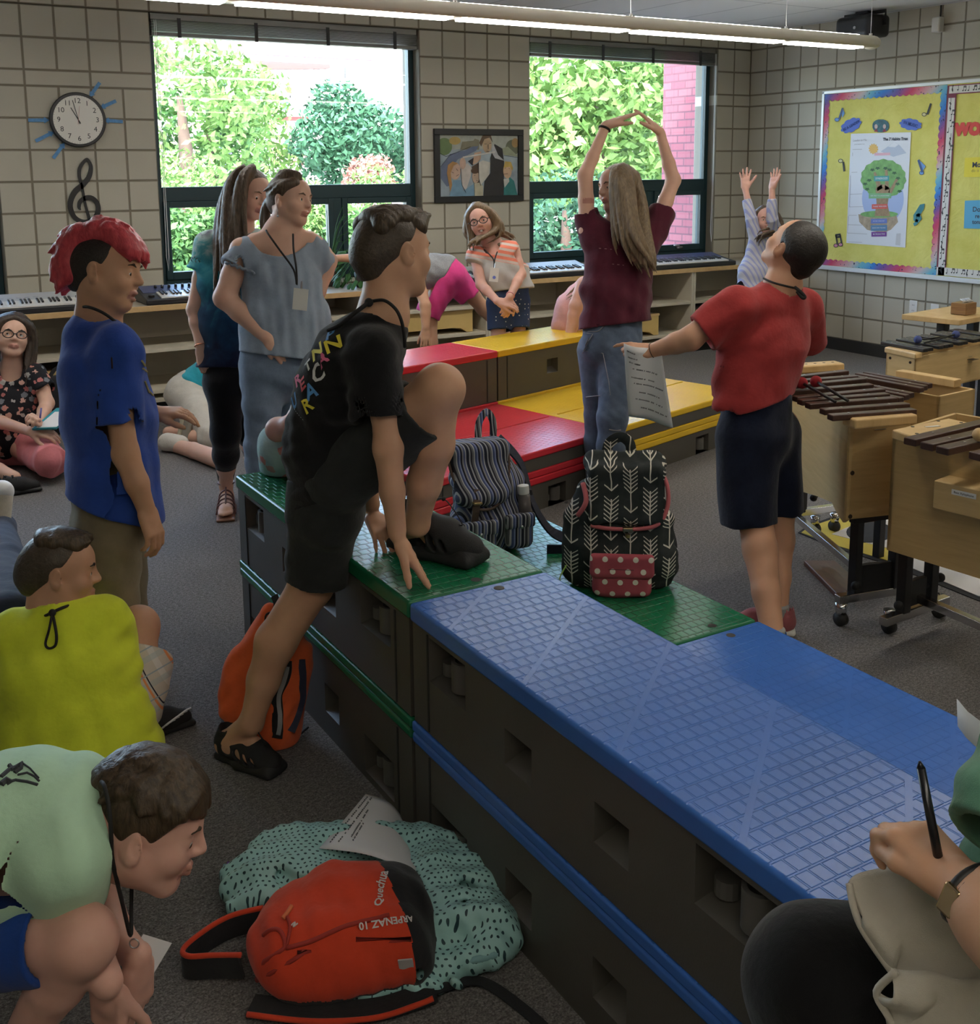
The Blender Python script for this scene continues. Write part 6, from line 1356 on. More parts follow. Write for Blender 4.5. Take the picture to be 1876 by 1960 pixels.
def P11():
    t = thing('person', 'laughing girl with glasses, orange striped shirt and dotted navy shorts', 'person', at(975, 700, 7.0)*[1, 1, 0])
    D = 6.75; q = lambda x, y, d=0: at(x, y, D+d)
    h = Head(q(922, 424), camdir(-.20, -.10, -.97), camdir(-.26, .96, -.06), .212); N = q(942, 470, .03); L, R = q(910, 488, .0), q(984, 478, .02); lat = unit(R-L); hp = q(973, 565, .06)
    eL, wL, eR, wR = q(921, 545, -.06), q(953, 577, -.2), q(997, 525, -.02), q(975, 570, -.2)
    sh = Sh(); h.shape(sh, 'open'); sh.cap(h.p(0, -.10, -.25), N, .046, .054, .03); sh.chain([N, q(955, 520, .03), hp], [.06, .08, .09], .03, flat=(lat, 1.2)); arm(sh, L, eL, wL, (.038, .033, .029, .021)); arm(sh, R, eR, wR, (.038, .033, .029, .021))
    hand(sh, wL, camdir(.95, -.2, -.15), camdir(.1, .6, -.8), 1, .155, (.4, .5, .5, .55), .03, (.4, .2)); hand(sh, wR, camdir(-.25, -.95, -.1), camdir(.3, .2, -.9), -1, .15, (.6,)*4, .03)
    for a, b_ in ((954, .0), (992, .06)): leg(sh, q(a, 580, b_), q(a, 650, b_), q(a+2, 730, b_+.05)*[1, 1, 0]+[0, 0, .08], (.055, .045, .03))
    organic('body', sh, .0058, [SK['pink'], m_lip], t, lambda f: h.lips(f)*1); h.extras(t, m_browl); glasses(h, t, m_spec)
    b = MB(); b.cyl(h.p(-.03, .365, -.277), h.p(.03, .365, -.277), .009, n=8); b.build('teeth', m_eyew, t, smooth=True)
    s = Sh(); s.ell(h.p(0, -.08, .15), np.array([.37, .43, .385])*h.H, h.A, .01); s.trim(h.p(0, .20, .24), h.A[1]-.5*h.A[2], .008); s.trim(h.p(0, .04, -.1), h.A[1]*.9-h.A[2]*.5, .01)
    locks(h, s, [[h.p(.0, .2, .46), h.p(.30, .16, .22), h.p(.38, .06, -.25), h.p(.42, .08, -.75), q(958, 488, -.10)], [h.p(.05, .1, .5), h.p(.36, -.05, .2), h.p(.45, -.05, -.35), q(968, 476, -.03), q(966, 490, -.06)], [h.p(-.02, .2, .46), h.p(-.30, .16, .2), h.p(-.37, .06, -.3), q(906, 462, -.07), q(903, 484, -.07)], [h.p(-.05, .1, .48), h.p(-.37, -.05, .1), h.p(-.42, -.02, -.5), q(899, 475, .02)], [h.p(.1, .0, .5), h.p(.4, -.1, .1), q(965, 450, .05), q(985, 463, .05)]], .075, .02, 12, .06, 9)
    organic('hair', s, .0055, m_hblond, t)
    s = Sh(); fl = (lat, 1.4); s.chain([q(975, 556, .05), q(962, 520, .04), q(950, 490, .03)], [.112, .105, .088], .05, flat=fl); s.cap(q(914, 490, .0), q(980, 482, .02), .056, .056, .05); a = sleeve(s, q(912, 490, .0), q(909, 502, -.01), .060, .056, .04); c = sleeve(s, q(982, 480, .02), q(988, 480, .02), .06, .056, .04)
    s.fold(.005, 34, camdir(.6, 1, 0), 3); cuff(s, a); s.trim(q(990, 478, .02), camdir(.75, -.55, 0), .004, within=(q(1000, 480, .02), .09)); s.cap(q(940, 474, -.03), q(936, 440, -.05), .055, .08, .006, 's'); s.trim(q(976, 556, .05), camdir(.12, -1, 0), .003)
    nt_ = NT('orange_stripe_shirt'); nt_.set(.9, spec=.15); co = nt_.coord(); X, Y, Z = nt_.xyz(co); zl = N[2]; u = nt_.math('ADD', nt_.math('MULTIPLY', nt_.math('SUBTRACT', X, float(N[0]-t.location[0])), .22), nt_.math('SUBTRACT', Z, float(q(946, 500)[2])))
    st = nt_.math('GREATER_THAN', nt_.math('FRACT', nt_.math('ADD', nt_.math('DIVIDE', u, .036), 10.)), .45); nt_.color(nt_.mix(nt_.math('GREATER_THAN', u, -.002), (.50, .49, .47), nt_.mix(st, (.62, .50, .45), (.80, .24, .16)))); nt_.bump(nt_.noise(co, 24., 3.), .3, .01)
    organic('shirt', s, .0055, nt_.m, t)
    dn = NT('dotted_navy'); dn.set(.9, spec=.15); co = dn.coord(scale=32.); v = dn.n('TexVoronoi'); v.inputs['Scale'].default_value = 1.; v.inputs['Randomness'].default_value = .45; dn.l(co, v.inputs['Vector']); dn.color(dn.mix(dn.math('LESS_THAN', v.outputs['Distance'], .13), (.035, .055, .12), (.55, .55, .55)))
    s = Sh(); s.chain([q(974, 552, .05), q(973, 575, .05)], [.10, .105], .03, flat=(lat, 1.25)); a = sleeve(s, q(956, 582, .02), q(956, 632, -.0), .082, .068, .03); c = sleeve(s, q(990, 580, .07), q(992, 630, .04), .08, .068, .03); s.fold(.004, 40, (1, 0, .3), 3); cuff(s, a); cuff(s, c); organic('shorts', s, .0058, dn.m, t)
    for a, b_ in ((954, .0), (992, .06)): g = q(a+2, 730, b_+.05)*[1, 1, 0]; sneaker(t, g+[.02, .06, .004], g+[-.05, -.17, .004], (0, 0, 1), (m_cordw, m_cordw, m_cordw), .009)
    badge(t, [q(927, 478, -.04), q(938, 488, -.13), q(945, 498, -.15), q(946, 512, -.16), q(947, 498, -.15), q(952, 482, -.11)], .004, q(946, 526, -.165), .054, .083, camdir(1, -.12, 0), camdir(.1, 1, 0), m_card, lambda bd: [x.build('print_dot', plain('badge_blue', (.15, .2, .6), .5), bd) for x in [MB().cyl(q(946, 531, -.168), q(946, 531, -.17), .010, n=14)]])
    lace('bracelet', ring(lerp(eR, wR, .9), unit(wR-eR), .025, 16), .0035, plain('pink_band', (.7, .3, .3), .6), t, closed=True)
P11()
def P10():
    t = thing('person', 'child in hot pink shorts bending sideways with one hand near the floor', 'person', at(850, 690, 7.3)*[1, 1, 0])
    D = 7.1; q = lambda x, y, d=0: at(x, y, D+d)
    hp = q(856, 528); N = q(778, 520, -.05); h = Head(q(742, 528, -.08), camdir(-.2, -.3, -.9), camdir(-.95, .15, .05), .21)
    sh = Sh(); h.shape(sh, detail=False); sh.cap(h.p(0, -.1, -.2), N, .046, .05); sh.chain([N, q(820, 522, -.02), hp], [.06, .085, .10]); 
    arm(sh, q(800, 535, -.12), q(814, 585, -.2), q(815, 627, -.22), (.042, .036, .033, .026)); hand(sh, q(815, 629, -.22), camdir(-.02, -1, -.05), camdir(-.1, .1, -1), 1, .145, (.1, .1, .12, .15), .12, (.5, .1))
    arm(sh, q(785, 505, .05), q(700, 494, .0), q(640, 494, -.05), (.04, .034, .031, .022)); hand(sh, q(638, 494, -.05), camdir(-1, .05, 0), camdir(0, .3, -1), 1, .14, (.2,)*4, .1)
    a1 = q(828, 700, .02)*[1, 1, 0]+[0, 0, .08]; k1 = q(822, 612, .02); leg(sh, q(846, 545, .0), k1, a1, (.075, .05, .03)); k2, a2 = q(906, 568, .12), onz(965, 690, .08); a2 = q(968, 640, .3); leg(sh, q(872, 528, .05), k2, a2, (.075, .05, .032))
    organic('body', sh, .006, SK['tan'], t); s = Sh(); cap_hair(h, s); organic('hair', s, .007, m_hmed, t)
    s = Sh(); s.chain([q(852, 520), q(818, 519, -.02), q(790, 518, -.04)], [.112, .108, .09], .04); s.cap(q(785, 508, .03), q(798, 535, -.1), .055, .055, .04); s.fold(.007, 40, camdir(.5, 1, .2), 4); s.trim(q(857, 524), camdir(1, -.55, 0), .003); organic('shirt', s, .006, m_heath, t)
    s = Sh(); s.chain([q(850, 518), q(860, 528)], [.106, .108], .03); a = sleeve(s, q(866, 530, .03), q(898, 566, .10), .098, .068, .05); c = sleeve(s, q(848, 540, 0), q(818, 603, .01), .10, .078, .05); s.fold(.005, 40, camdir(1, .6, 0), 3); cuff(s, a); cuff(s, c); s.trim(q(846, 520), camdir(-1, .45, 0), .003, within=(q(830, 510), .22)); organic('shorts', s, .006, m_hotp, t)
    sneaker(t, a1*[1, 1, 0]+[.03, .05, .004], a1*[1, 1, 0]+[-.06, -.16, .004], (0, 0, 1), (m_blk, m_rub, m_cordw), .009)
    lace('wrist_cord', [q(678, 488, -.03), q(674, 482, -.04), q(668, 486, -.04)], .003, m_cord, t)
P10()
def P12():
    t = thing('person', 'child in pale pink top bending down, mostly hidden by the girl in maroon', 'person', at(1120, 700, 7.0)*[1, 1, 0])
    D = 6.85; q = lambda x, y, d=0: at(x, y, D+d)
    hp = q(1095, 630, .05); N = q(1138, 545, .0); h = Head(q(1160, 560, -.05), camdir(.7, -.5, -.4), camdir(.6, .7, 0), .21)
    sh = Sh(); h.shape(sh, detail=False); sh.cap(h.p(0, -.1, -.2), N, .046, .05); sh.chain([N, hp], [.06, .095]); arm(sh, q(1118, 545, -.12), q(1104, 585, -.14), q(1092, 640, -.14), (.052, .047, .042, .034)); hand(sh, q(1091, 645, -.14), camdir(.1, -1, 0), camdir(-.4, 0, -.9), 1, .15)
    for d in (-.02, .14): leg(sh, q(1095, 640, d), q(1105, 680, d-.1), q(1100, 725, d)*[1, 1, 0]+[0, 0, .08])
    organic('body', sh, .006, SK['pink'], t); s = Sh(); cap_hair(h, s); locks(h, s, [[q(1150, 540, .0), q(1128, 545, -.1), q(1106, 565, -.12), q(1078, 588, -.05)], [q(1152, 536, .02), q(1126, 538, -.06), q(1100, 556, -.04), q(1074, 584, .02)]], .05, .01, 8, .09, 2); organic('hair', s, .0052, hairmat('hair_pale', (.42, .32, .2), (.22, .16, .09)), t)
    s = Sh(); s.chain([q(1086, 622, .02), q(1100, 590, .02), q(1128, 556, 0)], [.105, .11, .10], .05); s.fold(.006, 36, camdir(1, .5, 0), 3); s.trim((0, 0, .50), (0, 0, -1), .003); organic('top', s, .006, fabric('pale_pink_cotton', (.72, .40, .40), .06), t)
    s = Sh(); s.cap(hp-[0, 0, .03], hp-[0, 0, .1], .10, .10); s.trim(hp-[0, 0, .0], (0, 0, 1), .004); organic('shorts', s, .007, m_denimd, t)
P12()
def P14():
    t = thing('person', 'smiling girl in the far corner with both arms raised', 'person', at(1455, 640, 8.45)*[1, 1, 0])
    D = 8.4; q = lambda x, y, d=0: at(x, y, D+d)
    h = Head(q(1467, 420), camdir(-.15, -.10, -.98), camdir(-.10, 1, 0), .205); N = q(1466, 455, .03); L, R = q(1449, 462, .0), q(1490, 462, .03); lat = unit(R-L); hp = q(1448, 560, .05)
    eL, wL, eR, wR = q(1438, 418, -.02), q(1427, 362, .0), q(1478, 418, -.1), q(1478, 362, -.12)
    sh = Sh(); h.shape(sh, 'smile'); sh.cap(h.p(0, -.10, -.25), N, .045, .052, .03); sh.chain([N, q(1455, 510, .03), hp], [.06, .085, .09], .03, flat=(lat, 1.2)); arm(sh, L, eL, wL, (.038, .034, .03, .021)); arm(sh, R, eR, wR, (.038, .034, .03, .021))
    hand(sh, wL, camdir(-.03, 1, 0), camdir(.1, 0, 1), -1, .165, (.05,)*4, .28, (.7, .05)); hand(sh, wR, camdir(.22, 1, .05), camdir(.75, 0, .6), -1, .165, (.1,)*4, .24, (.6, .05))
    for a in (1436, 1462): leg(sh, q(a, 580, .05), q(a-2, 650, .05), q(a-4, 730, .05)*[1, 1, 0]+[0, 0, .08])
    organic('body', sh, .0055, [SK['pink'], m_lip], t, lambda f: h.lips(f)*1); h.extras(t, m_browl)
    b = MB(); b.cyl(h.p(-.05, .365, -.275), h.p(.05, .365, -.275), .006, n=8); b.build('teeth', m_eyew, t, smooth=True)
    s = Sh(); s.ell(h.p(0, -.08, .15), np.array([.37, .43, .385])*h.H, h.A, .01); s.trim(h.p(0, .20, .22), h.A[1]-.5*h.A[2], .008); s.trim(h.p(0, .0, -.1), h.A[1]*.9-h.A[2]*.5, .01); locks(h, s, [[h.p(-.1, .1, .45), h.p(-.36, .0, .1), h.p(-.38, .05, -.4), q(1452, 452, -.10), q(1446, 472, -.10)], [h.p(.1, .1, .45), h.p(.4, .0, .2), h.p(.5, -.1, -.1), q(1494, 440, .0)]], .07, .02, 10, .06, 3); organic('hair', s, .006, m_hmed, t)
    s = Sh(); fl = (lat, 1.4); s.chain([q(1447, 560, .04), q(1452, 520, .04), q(1460, 478, .03)], [.118, .105, .09], .05, flat=fl); s.cap(L, R, .054, .054, .05); a = sleeve(s, L, eL, .054, .044, .03); s1 = sleeve(s, eL, q(1429, 382, .0), .044, .034, .02); c = sleeve(s, R, eR, .054, .044, .03); s2 = sleeve(s, eR, q(1478, 380, -.12), .044, .034, .02)
    s.fold(.004, 40, (.3, .3, 1), 3); cuff(s, s1); cuff(s, s2); s.cap(N, h.p(0, 0, -.3), .05, .07, .006, 's'); s.trim(q(1447, 560, .04), camdir(0, -1, 0), .003)
    st = NT('lavender_stripe'); st.set(.9, spec=.15); co = st.coord(rot=(.2, .3, .1)); X, Y, Z = st.xyz(co); f = st.math('FRACT', st.math('ADD', st.math('DIVIDE', X, .028), 50.)); nn = st.noise(co, 10., 3.); up_ = st.math('GREATER_THAN', Z, float(1.28)); st.color(st.mix(st.math('LESS_THAN', f, .4), st.mix(nn, (.42, .42, .48), (.50, .50, .55)), (.30, .32, .52)))
    organic('shirt', s, .006, st.m, t)
    s = Sh(); s.chain([q(1447, 558, .05), q(1447, 590, .05)], [.10, .11], .03, flat=(lat, 1.2)); s.chain([q(1436, 590, .05), q(1432, 725, .05)*[1, 1, 0]+[0, 0, .06]], [.085, .05], .02); s.chain([q(1460, 590, .05), q(1458, 725, .05)*[1, 1, 0]+[0, 0, .06]], [.085, .05], .02); organic('trousers', s, .008, m_denimd, t)
P14()
def P7():
    t = thing('person', 'child in aqua flowered leggings crouching behind the boy in black', 'person', onz(600, 930, .59))
    D = 3.60; q = lambda x, y, d=0: at(x, y, D+d)
    hp = q(545, 878, .05); N = q(655, 735, .02); h = Head(q(668, 680, .04), camdir(.7, -.2, .6), camdir(.1, 1, .1), .19)
    sh = Sh(); h.shape(sh, detail=False); sh.cap(h.p(0, -.1, -.2), N, .045, .05); sh.chain([N, q(600, 800, .03), hp], [.06, .08, .08]); k1 = q(640, 800, -.10); a1 = onz(600, 918, .63); sh.chain([hp, k1, a1], [.07, .05, .032]); sh.chain([hp, q(650, 815, .12), onz(640, 905, .63)], [.07, .05, .032])
    arm(sh, q(640, 745, -.05), q(560, 815, -.16), q(620, 870, -.14), (.036, .034, .032, .022)); sh.ell(q(532, 822, -.12), .038, None, .02); sh.cap(q(532, 822, -.12), q(560, 815, -.16), .036, .034); hand(sh, q(622, 872, -.14), camdir(.5, -.8, 0), camdir(.2, .3, -.9), 1, .13); foot(sh, a1, onz(640, 928, .615)); foot(sh, onz(640, 905, .63), onz(680, 915, .615))
    organic('body', sh, .005, SK['pink'], t); s = Sh(); cap_hair(h, s); organic('hair', s, .006, m_hmed, t)
    s = Sh(); s.chain([q(585, 850, .04), q(610, 790, .03), q(645, 745, .02)], [.085, .085, .07], .04); organic('shirt', s, .006, m_offw, t)
    s = Sh(); s.chain([q(548, 850, .05), q(542, 888, .05)], [.088, .078], .03); s.chain([q(545, 858, .0), k1], [.088, .06], .03); s.chain([q(548, 858, .1), q(650, 815, .12)], [.085, .06], .03); s.fold(.004, 40, (1, 0, .4), 2); s.trim((0, 0, .594), (0, 0, -1), .003); organic('leggings', s, .0048, floral('flower_leggings', (.36, .50, .48), [(.55, .22, .20), (.36, .50, .48), (.36, .50, .48), (.50, .28, .24), (.36, .50, .48)], 24.), t)
P7()
m_green = fabric('soft_green_knit', (.10, .24, .155), .12); m_cream = fabric('cream_fleece', (.50, .465, .39), .07); m_pants = fabric('black_trouser', (.006, .006, .007), .15)
def P16():
    t = thing('person', 'seated person in black trousers holding a pen at the bottom right', 'person', onz(1800, 1960, 0)*[1, 1, 0]+[.25, -.15, 0])
    q = at; kn = q(1560, 1880, 1.30); hp = q(2060, 1890, 1.28); N = q(2300, 1150, 1.12); S_ = q(2060, 1400, 1.16); el = q(1960, 1810, 1.06); wr = q(1838, 1695, 1.13)
    sh = Sh(); h = Head(q(2330, 900, 1.15), camdir(-.8, -.4, .4), camdir(-.2, 1, 0), .22); h.shape(sh, detail=False); sh.cap(h.p(0, -.1, -.2), N, .055, .06); sh.chain([N, lerp(N, hp, .5), hp], [.08, .11, .12]); sh.chain([hp, kn], [.06, .05]); an = kn*[1, 1, 0]+[.08, .0, .09]; sh.chain([kn, an], [.055, .035]); foot(sh, an, an+np.array([.02, .12, -.05]))
    sh.chain([S_, q(2000, 1640, 1.09), el], [.046, .042, .042], .02); sh.chain([el, lerp(el, wr, .45), wr], [.044, .039, .0275], .02)
    hand(sh, wr, unit(q(1786, 1638, 1.165)-wr), camdir(.15, .75, -.65), -1, .150, (.95, 1.0, 1.05, 1.1), .02, (.35, .6))
    organic('body', sh, .0034, SK['tan'], t); s = Sh(); cap_hair(h, s); organic('hair', s, .008, m_hmed, t)
    s = Sh(); s.cap(N, lerp(N, hp, .8), .12, .15, .05); b_ = sleeve(s, q(2070, 1380, 1.17), q(1935, 1630, 1.11), .080, .062, .05); s.cap(N, q(2070, 1380, 1.17), .09, .075, .05); s.fold(.005, 48, camdir(.4, 1, 0), 2); cuff(s, b_); organic('shirt', s, .004, m_green, t)
    s = Sh(); s.chain([hp, q(1790, 1880, 1.31), kn], [.11, .088, .075], .05); s.chain([kn, lerp(kn, an, .5), an], [.075, .062, .055], .05); s.fold(.004, 26, camdir(1, .3, 0), 2); s.trim(an+[0, 0, -.02], (0, 0, -1), .003, within=(an, .12)); organic('trousers', s, .0046, m_pants, t)
    sneaker(t, an*[1, 1, 0]+[0, -.06, .004], an*[1, 1, 0]+[.02, .17, .004], (0, 0, 1), (m_blk, m_rub, m_cord), .007)
    # watch on a black strap
    wt = thing_part('watch', t); ax = unit(el-wr); c = lerp(wr, el, .16); b = MB(); b.tube(ring(c, ax, .0315, 28), .0062, 6, closed=True); b.tube(ring(c+ax*.010, ax, .032, 28), .0062, 6, closed=True); b.build('strap', plain('watch_leather', (.012, .011, .011), .5), wt, smooth=True)
    o = unit(camdir(-.9, .15, -.45)); o = unit(o-ax*np.dot(o, ax)); b = MB(); b.box(c+ax*.004+o*.034, (.020, .032, .009), ax, np.cross(o, ax), o); b.build('watch_case', plain('gold_metal', (.85, .62, .36), .22, 1.), wt, bevel=.003)
    lace('bracelet', ring(lerp(wr, el, .30), ax, .034, 26), .0024, m_cord, t, closed=True)
    pn = thing('pen', 'black ballpoint pen held upright above the blue tread', 'pen', q(1788, 1600, 1.15)); p0, p1 = q(1796, 1640, 1.145), q(1763, 1470, 1.155); d = unit(p1-p0)
    b = MB(); b.cyl(p0-d*.03, p1, .0052, .0046, 14); b.build('barrel', plain('pen_black', (.01, .01, .012), .25), pn, smooth=True); b = MB(); b.cyl(p1, q(1760.5, 1457, 1.156), .0046, .0012, 12); b.build('tip', plain('pen_tip', (.03, .03, .035), .25, .6), pn, smooth=True)
    # cream fleece lying across the lap
    rg = np.random.default_rng(4)
    out = [(1626, 1692, 1.24), (1680, 1668, 1.25), (1752, 1650, 1.25), (1820, 1690, 1.235), (1880, 1720, 1.22), (1960, 1760, 1.20)]; low = [(1652, 1780, 1.215), (1700, 1850, 1.20), (1716, 1868, 1.195), (1790, 1880, 1.18), (1880, 1900, 1.17), (1960, 1930, 1.16)]
    def sheet(A, B, amp, ph, nu=26, nv=16):
        pa, pb = smoothpath([q(*p) for p in A], 6), smoothpath([q(*p) for p in B], 6)
        def f(u, v):
            i = u*(len(pa)-1); j = min(int(i), len(pa)-2); r = i-j; a = lerp(pa[j], pa[j+1], r); i = u*(len(pb)-1); j = min(int(i), len(pb)-2); r = i-j; c = lerp(pb[j], pb[j+1], r)
            p = lerp(a, c, v); w = amp*(math.sin(9*u+4*v+ph)+.6*math.sin(17*u-6*v+ph*2)); bulge = -.022*math.sin(PI*v)
            return p+F_*(w+bulge)
        b = MB(); b.grid(f, nu, nv); return b
    cd = thing('cardigan', 'cream fleece cardigan draped over the black trousers', 'cardigan', q(1780, 1800, 1.15))
    sheet(out, low, .006, .3).build('upper_fold', m_cream, cd, smooth=True, solid=.007)
    sheet([(1712, 1862, 1.17), (1790, 1862, 1.16), (1880, 1880, 1.15), (1960, 1905, 1.14)], [(1678, 1900, 1.19), (1700, 1945, 1.18), (1724, 1985, 1.17), (1960, 2060, 1.13)], .005, 1.2).build('lower_fold', m_cream, cd, smooth=True, solid=.007)
    b = MB(); b.tube(smoothpath([q(*p) for p in [(1626, 1692, 1.235), (1634, 1735, 1.22), (1652, 1780, 1.208), (1700, 1850, 1.193), (1714, 1866, 1.188)]], 5), .0042, 7); b.build('hem', m_cream, cd, smooth=True); b = MB(); b.tube(smoothpath([q(*p) for p in [(1715, 1860, 1.165), (1678, 1899, 1.184), (1700, 1945, 1.173), (1726, 1990, 1.163)]], 5), .0042, 7); b.build('hem', m_cream, cd, smooth=True)
    pp = MB(); P = [(1832, 1338, 1.30), (1852, 1362, 1.28), (1876, 1380, 1.26), (1960, 1400, 1.22)]; P2_ = [(1834, 1390, 1.30), (1850, 1412, 1.27), (1880, 1440, 1.25), (1960, 1500, 1.22)]
    a_, c_ = [q(*x) for x in P], [q(*x) for x in P2_]; pp.add(a_+c_, [(i, i+1, i+5, i+4) for i in range(3)]); tag(pp.build('paper_sheet', plain('paper_white', (.75, .75, .76), .8), None, smooth=True, solid=.001), 'crumpled corner of a white paper at the right photo edge', 'paper')
P16()
def P17():
    t = thing('person', 'person in dark jeans at the left photo edge, one leg stretched out', 'person', onz(-180, 1500, 0))
    q = at; a = q(4, 985, 3.45); kn = q(-10, 1230, 2.85); hp = q(-170, 1330, 2.75)*[1, 1, 0]+[0, 0, .14]; N = q(-260, 1020, 2.9)
    a = onz(2, 1010, .10); D = np.dot(a-CAMP, F_); kn = q(16, 1200, 3.05); sh = Sh(); h = Head(q(-270, 940, 2.92), camdir(.8, 0, .5), (0, 0, 1), .22); h.shape(sh, detail=False); sh.cap(h.p(0, -.1, -.2), N, .055, .06); sh.chain([N, hp], [.08, .11]); sh.chain([hp, kn, a], [.08, .055, .035]); sh.chain([hp, q(-120, 1250, 3.1), onz(-150, 1100, .06)], [.08, .055, .035]); arm(sh, N+[.1, 0, -.05], q(-200, 1180, 2.8), q(-150, 1250, 2.9)); organic('body', sh, .006, SK['light'], t)
    s = Sh(); cap_hair(h, s); organic('hair', s, .008, m_hmed, t); s = Sh(); s.chain([hp, N], [.13, .10], .05); organic('shirt', s, .008, m_heath, t)
    s = Sh(); s.chain([hp, kn], [.11, .088], .04); s.chain([kn, lerp(kn, a, .5), a], [.088, .075, .058], .04); s.chain([hp, q(-120, 1250, 3.1), onz(-150, 1100, .07)], [.11, .08, .058], .04); s.fold(.004, 30, (1, .3, .3), 3); s.trim((0, 0, .01), (0, 0, -1), .002); organic('jeans', s, .005, fabric('denim_ink', (.016, .022, .042), .2), t)
    o = thing_part('shoe', t); c = onz(-2, 1008, .12); tp = q(3, 930, D-.02); d = unit(tp-c); s = Sh(); s.cap(c, lerp(c, tp, .75), .045, .048, .02); organic('upper', s, .005, fabric('cream_canvas', (.55, .50, .40), .15), o); s = Sh(); s.ell(lerp(c, tp, .85), (.052, .05, .05), None, .01); organic('toe_cap', s, .005, plain('white_rubber', (.72, .72, .70), .5), o)
P17()
# ------------------------------------------------------------------ bags, jacket and papers
m_web = plain('black_webbing', (.016, .016, .018), .75, bump=.25, bscale=400.)
def dots(name, base, dot, sp, rad, noise=0.):
    t = NT(name); t.set(.85, spec=.2); co = t.coord(); X, Y, Z = t.xyz(co); fr = lambda v: t.math('SUBTRACT', t.math('FRACT', t.math('ADD', v, 100.)), .5)
    a = t.math('DIVIDE', X, sp); r = t.math('FLOOR', t.math('ADD', t.math('DIVIDE', Z, sp*.8), 100.)); a = t.math('ADD', a, t.math('MULTIPLY', r, .5)); u = t.math('MULTIPLY', fr(a), sp); v = t.math('MULTIPLY', fr(t.math('DIVIDE', Z, sp*.8)), sp*.8)
    d = t.math('SQRT', t.math('ADD', t.math('MULTIPLY', u, u), t.math('MULTIPLY', v, v))); n = t.noise(co, 20., 3.)
    t.color(t.mix(t.math('LESS_THAN', d, rad), t.ramp(n, [(.3, tuple(x*.85 for x in base)), (.7, base)]), dot)); t.bump(t.noise(co, 14., 3.), .35, .012); return t.m
def arrows():
    t = NT('arrow_print'); t.set(.85, spec=.15); co = t.coord(); X, Y, Z = t.xyz(co)
    wob = t.math('MULTIPLY', t.math('SUBTRACT', t.noise(co, 9., 2.), .5), .02); X = t.math('ADD', X, wob)
    cx = t.math('ADD', t.math('DIVIDE', X, .060), 100.); col = t.math('FLOOR', cx); fx = t.math('MULTIPLY', t.math('SUBTRACT', t.math('FRACT', cx), .5), .060); a = t.math('ABSOLUTE', fx)
    H = .150; fz = t.math('MULTIPLY', t.math('FRACT', t.math('ADD', t.math('DIVIDE', t.math('ADD', Z, t.math('MULTIPLY', col, .062)), H), 50.)), H)
    lt = lambda p, q: t.math('LESS_THAN', p, q); gt = lambda p, q: t.math('GREATER_THAN', p, q); an = lambda *k: [t.math('MULTIPLY', k[0], k[1])] and (t.math('MULTIPLY', t.math('MULTIPLY', k[0], k[1]), k[2]) if len(k) > 2 else t.math('MULTIPLY', k[0], k[1]))
    shaft = an(lt(a, .0019), gt(fz, .012), lt(fz, .135)); w = t.math('SUBTRACT', fz, t.math('MULTIPLY', a, .85))
    fe = an(an(lt(t.math('FRACT', t.math('DIVIDE', w, .0125)), .32), lt(a, .021)), gt(w, .062), lt(w, .128))
    hd = an(lt(t.math('ABSOLUTE', t.math('SUBTRACT', t.math('SUBTRACT', fz, .010), t.math('MULTIPLY', a, .8))), .0024), lt(a, .021))
    m = t.math('MAXIMUM', t.math('MAXIMUM', shaft, fe), hd); n = t.noise(co, 26., 3.)
    t.color(t.mix(m, t.ramp(n, [(.3, (.020, .024, .024)), (.7, (.036, .041, .040))]), (.62, .58, .50))); t.bump(t.noise(co, 12., 3.), .5, .015); return t.m
def stripes():
    t = NT('woven_stripe'); t.set(.85, spec=.15); co = t.coord(); X, Y, Z = t.xyz(co); u = t.math('ADD', t.math('ADD', X, t.math('MULTIPLY', Y, .5)), t.math('MULTIPLY', t.noise(co, 6., 2.), .012)); f = t.math('FRACT', t.math('ADD', t.math('DIVIDE', u, .062), 50.))
    t.color(t.ramp(f, [(0, (.02, .022, .035)), (.09, (.30, .31, .33)), (.17, (.03, .03, .04)), (.26, (.14, .14, .15)), (.36, (.42, .42, .42)), (.42, (.06, .08, .18)), (.52, (.20, .24, .42)), (.60, (.02, .02, .03)), (.70, (.25, .25, .26)), (.78, (.10, .12, .22)), (.88, (.45, .46, .5)), (.93, (.03, .035, .06))], 'CONSTANT')); t.bump(t.noise(co, 14., 3.), .45, .014); return t.m
m_pinkdot = dots('pink_polka', (.42, .085, .11), (.72, .68, .58), .046, .0085); m_arrow = arrows(); m_stripe = stripes(); m_brass = plain('brass_clasp', (.45, .32, .15), .3, 1.); m_piping = plain('pink_piping', (.48, .12, .13), .8); m_leather = plain('brown_leather', (.07, .04, .028), .6)
def packframe(px, py, h, away=0.):
    b = onz(px, py, h); f = (F_+R_*away)*[1, 1, 0]; f = unit(f); rot = math.atan2(-f[0], f[1]); return b, rot, unit(np.cross(f, [0, 0, 1.])), -f
